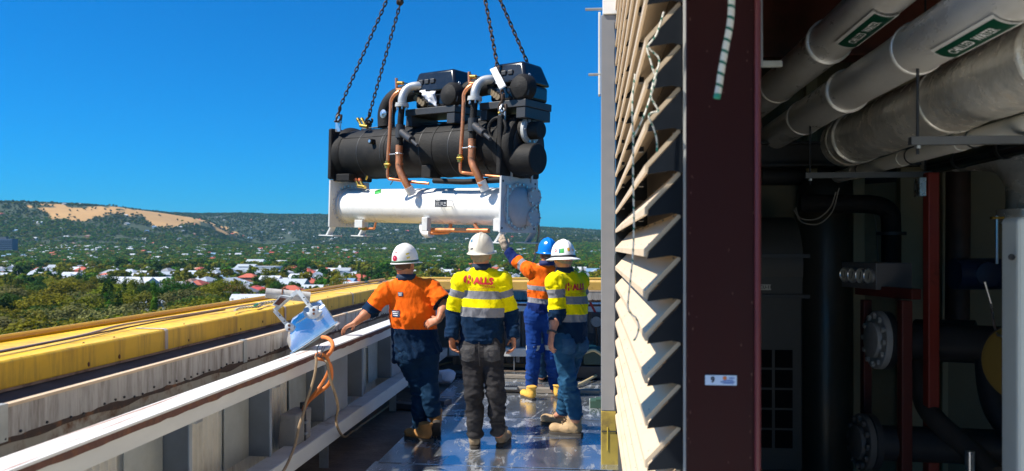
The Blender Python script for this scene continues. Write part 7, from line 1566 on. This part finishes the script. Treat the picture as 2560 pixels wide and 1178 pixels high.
td = Vector((-.92, .22, 0))
p4 = person('man in a white wide brimmed hard hat, yellow shirt and blue jeans', J, f4, Vector((-.45, .95, -.02)), dict(collar=M_navyc), dict(mat=M_bj, drop=-.005),
    dict(mat=mat('sand_leather_boots', (.40, .27, .14), .75, var=.18, vs=12, col2=(.27, .18, .10), c2s=9, c2lo=.5, c2hi=.8), bootL=dict(heel=gl(1456, 1092), dir=td, shaft=.17), bootR=dict(heel=gl(1428, 1068), dir=Vector((-.9, .30, 0)), shaft=.17), laces=True, sc=1.08),
    M_skin2, dict(L=dict(d=dn + Vector((-.12, 0, 0)), pn=Vector((.8, .5, 0)), th=Vector((-.5, .8, 0)), curl=(.3, .4, .35)), R=dict(d=dn, pn=Vector((-.8, -.3, 0)), th=Vector((-.4, .9, 0)))),
    dict(mat=band_mat('hivis_yellow_sleeve_short', 'za', [(0, YEL), (.06, M_tape), (.135, YEL), (.235, NAVY)]), L=dict(end=.36, loose=1.08), R=dict(end=.36)), 1.02, None, band_mat('hivis_yellow_back_right', 'zt', zs), tshift=.03, seed=4)
halls(p4, p4['pel'].lerp(p4['sh'], .93) - f4 * .1 + p4['rt'] * .01, .25, .02)
M_pk4 = mat('blue_jeans_pocket', (.016, .07, .145), .85, var=.4, vs=12, bump=.4, bs=120)
pocket(p4, M_pk4, .085, .0); pocket(p4, M_pk4, -.095, .0)
w_ = J['wrL'] + (J['elL'] - J['wrL']).normalized() * .03; wx = (J['wrL'] - J['elL']).normalized()
wt = MB().ring(w_, wx, .034, .009, 18, 6).build('wrist_watch', M_dark, p4['root']); MB().lathe(w_ + Vector((-.036, -.01, 0)), Vector((-1, -.2, 0)), [(0, .018), (.008, .018), (.010, .014)], 16).build('watch_case', M_dark, wt)
hat = helmet(p4['root'], p4['Hc'] + Vector((0, 0, .002)), Vector((-.5, .95, 0)), mat('clean_white_hard_hat', (.84, .84, .83), .25, var=.03), tilt=-.05, full=True, band=mat('black_hat_band', (.015, .015, .018), .5), scale=.98)
sticker(hat, rect(.042, .040), math.radians(212), .36, INK['green']); sticker(hat, rect(.012, .040), math.radians(222), .36, INK['teal']); sticker(hat, disc(.015), math.radians(245), .42, INK['red']); sticker(hat, disc(.010), math.radians(245), .42, INK['white'])
sticker(hat, rect(.022, .030), math.radians(183), .40, INK['gold'], rot=.1); sticker(hat, rect(.016, .024), math.radians(160), .38, INK['gold'])
for i in range(3): sticker(hat, rect(.010, .012), math.radians(222 - 8 * i), .92, mat('vent_shade', (.35, .38, .42), .5), 'vent', rot=.6)
# ---------------------------------------------------------------- fifth worker almost hidden behind the blue helmet
d = 10.05; q = lambda x, y, dd=0: P(x, y, d + dd)
J = dict(head=q(1371, 632), neck=q(1371, 660), shL=q(1338, 676), shR=q(1404, 676), elL=q(1333, 735), elR=q(1412, 735), wrL=q(1336, 785, -.02), wrR=q(1410, 785), hipL=q(1354, 790), hipR=q(1388, 790), knL=q(1354, 872), knR=q(1390, 872), ankL=q(1354, 941, .03), ankR=q(1392, 941, .03), hem=q(1370, 780))
p5 = person('man in a pale grey hard hat hidden behind the man in the blue hard hat', J, fz, fz, dict(collar=M_navyc), dict(mat=M_den, drop=.0), dict(mat=mat('brown_suede_boots', (.27, .125, .03)), bootL=dict(heel=gl(1353, 956), dir=(0, 1, 0)), bootR=dict(heel=gl(1392, 956), dir=(0, 1, 0))),
    M_skin, dict(L=hL('L'), R=hL('R')), dict(mat=mat('navy_cloth', NAVY, .85, var=.2), L=dict(end=.5), R=dict(end=.5)), .95, None, mat('navy_cloth', NAVY), seed=5, h=.010)
helmet(p5['root'], p5['Hc'] + Vector((0, 0, .012)), fz, mat('pale_grey_hard_hat', (.50, .52, .54), .25), tilt=.05)
# ================================================================== THINGS LYING ON THE DECK
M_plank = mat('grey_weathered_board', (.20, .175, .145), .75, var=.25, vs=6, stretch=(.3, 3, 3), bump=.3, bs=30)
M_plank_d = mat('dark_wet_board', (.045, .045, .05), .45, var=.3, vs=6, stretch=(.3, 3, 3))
def board(a, b, w, t, m, label):
    a, b = Vector(a), Vector(b); tag(MB().bar(a, b, w, t).build('board', m, None, smooth=0, bevel=.003), label, 'board')
g = lambda x, y, z=.03: onZ(x, y, z)
board(g(1262, 972), g(1500, 980), .12, .05, M_plank, 'long grey board lying across the deck before the blue helmeted man')
board(g(1264, 940), g(1420, 946), .10, .04, M_plank, 'grey board lying behind the long one')
board(g(1250, 912), g(1345, 914), .09, .05, mat('tan_timber', (.36, .25, .13), .7, var=.2), 'tan timber batten in the sun near the far rail')
board(g(1262, 890), g(1480, 893), .10, .09, mat('tan_timber', (.36, .25, .13)), 'long tan timber along the foot of the far rail')
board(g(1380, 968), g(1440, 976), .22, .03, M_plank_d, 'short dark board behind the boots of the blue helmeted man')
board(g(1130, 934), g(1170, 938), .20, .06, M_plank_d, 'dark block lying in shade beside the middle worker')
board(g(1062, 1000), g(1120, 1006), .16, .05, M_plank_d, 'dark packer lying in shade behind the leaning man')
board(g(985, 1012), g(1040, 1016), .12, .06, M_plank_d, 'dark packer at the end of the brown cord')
gt = thing('deck_grating', 'small ribbed drain grating lying on the wet deck', 'grating', g(1265, 974)); c = g(1266, 969, .06)
MB().obox(c, Vector((.13, 0, 0)), Vector((0, .055, 0)), Vector((0, 0, .012))).build('frame', M_galv, gt, smooth=0)
for i in range(11): MB().obox(c + Vector((-.115 + .023 * i, 0, .016)), Vector((.006, 0, 0)), Vector((0, .05, 0)), Vector((0, 0, .006))).build('bar', M_dark, gt, smooth=0)
bx = thing('green_crate', 'small dark green timber block on the deck beside the corner post', 'block', g(1480, 1010)); a = g(1478, 1022, .0); 
MB().box((a.x - .01, a.y, .004), (a.x + .36, a.y + .16, .085)).build('body', mat('dark_green_paint', (.03, .075, .05), .6, var=.2), bx, smooth=0, bevel=.006)
MB().box((a.x + .05, a.y - .0, .086), (a.x + .34, a.y + .15, .098)).build('lid', mat('dark_green_paint', (.03, .075, .05)), bx, smooth=0); MB().box((a.x - .02, a.y + .0, .004), (a.x - .012, a.y + .10, .09)).build('end_strip', mat('pale_end', (.4, .46, .42), .6), bx, smooth=0)
M_hose = mat('cream_hose', (.50, .40, .22), .5, var=.12)
hp = [g(1440, 940, .02), g(1432, 950, .02), g(1432, 962, .03), g(1445, 962, .03), g(1470, 950, .05), g(1500, 934, .06), g(1530, 920, .03)]
tag(MB().tube(bez(hp, 8), .018, 10).build('cream_hose', M_hose), 'cream hose curving over the deck behind the right worker', 'hose')
hp = [P(1440, 880, 10.2), P(1455, 872, 10.3), P(1475, 866, 10.4), P(1492, 870, 10.4), P(1503, 882, 10.4), P(1520, 900, 10.4)]
tag(MB().tube(bez(hp, 8), .022, 10).build('cream_hose_coil', M_hose), 'upper cream hose loop resting on equipment near the far rail', 'hose')
hp = [P(1450, 886, 10.1), P(1468, 880, 10.2), P(1484, 876, 10.2), P(1500, 884, 10.2), P(1515, 900, 10.2)]
tag(MB().tube(bez(hp, 8), .020, 10).build('cream_hose_coil', M_hose), 'lower cream hose loop resting on equipment near the far rail', 'hose')
tag(MB().tube(bez([g(1040, 930, .02), g(1100, 912, .02), g(1150, 902, .02), g(1200, 900, .02), g(1260, 890, .03), g(1330, 872, .04)], 6), .014, 8).build('tan_hose', mat('dirty_tan_hose', (.28, .19, .08), .6)), 'tan hose running across the shaded deck behind the middle worker', 'hose')
tag(MB().tube(bez([g(1000, 975, .02), g(1060, 958, .02), g(1120, 945, .02), g(1170, 940, .02)], 6), .016, 8).build('dark_hose', M_dark), 'dark hose on the shaded deck behind the leaning man', 'hose')
eq = thing('pump_set', 'dark pump set standing against the far rail', 'pump', g(1480, 905)); c = P(1478, 900, 10.35)
MB().obox(Vector((c.x, c.y, .10)), Vector((.34, 0, 0)), Vector((0, .14, 0)), Vector((0, 0, .08))).build('skid', M_dark, eq, smooth=0, bevel=.01); MB().obox(Vector((c.x + .1, c.y, .30)), Vector((.20, 0, 0)), Vector((0, .12, 0)), Vector((0, 0, .11))).build('body', mat('dark_green_pump', (.02, .05, .045), .5, var=.2), eq, smooth=0, bevel=.02)
MB().lathe(Vector((c.x - .12, c.y, .30)), (1, 0, 0), [(-.16, .08), (.0, .085), (.02, .06), (.14, .06)], 18).build('motor', mat('blue_motor', (.02, .09, .22), .45), eq)
MB().lathe(Vector((c.x - .24, c.y - .08, .31)), (1, 0, 0), [(0, .05), (.10, .05)], 14).build('label_band', mat('white_yellow_label', (.6, .6, .5), .5), eq)
hz2 = thing('hanging_winch', 'dark lever winch with red handle hung on the far rail', 'winch', P(1488, 790, 10.9)); c = P(1490, 800, 10.85)
MB().obox(c, RGT * .06, FWD * .05, UP * .10).build('body', M_dark, hz2, smooth=0, bevel=.01); MB().cyl(c - FWD * .07 - UP * .02, c + FWD * .07 - UP * .02, .07, n=18).build('drum', M_galv, hz2); MB().bar(c + UP * .08, c + UP * .24 - RGT * .08, .03, .03).build('handle', mat('red_handle', (.40, .02, .02), .5), hz2, smooth=0, bevel=.004)
MB().tube([c - UP * .1, c - UP * .3 + RGT * .02, c - UP * .55], .012, 6).build('chain_tail', M_chainrust, hz2)
b2 = tag(MB().obox(P(1455, 842, 10.9), RGT * .16, FWD * .03, UP * .05).build('rail_bracket', M_dark, None, smooth=0, bevel=.004), 'dark bracket hanging under the far rail beside the winch', 'bracket')
# crumpled white bag by the far corner
c = P(1112, 898, 9.9); bm_ = MB().ball(Vector((c.x, c.y, .10)), .11, 14, (1.2, .8, .9)); bm_.v = [tuple(Vector(p) + Vector((1, .6, .8)) * .05 * mnoise.noise(Vector(p) * 9)) for p in bm_.v]
tag(bm_.build('crumpled_bag', mat('white_bag', (.55, .58, .64), .5, var=.1), None, smooth=20), 'crumpled white bag lying near the far corner of the deck', 'bag')
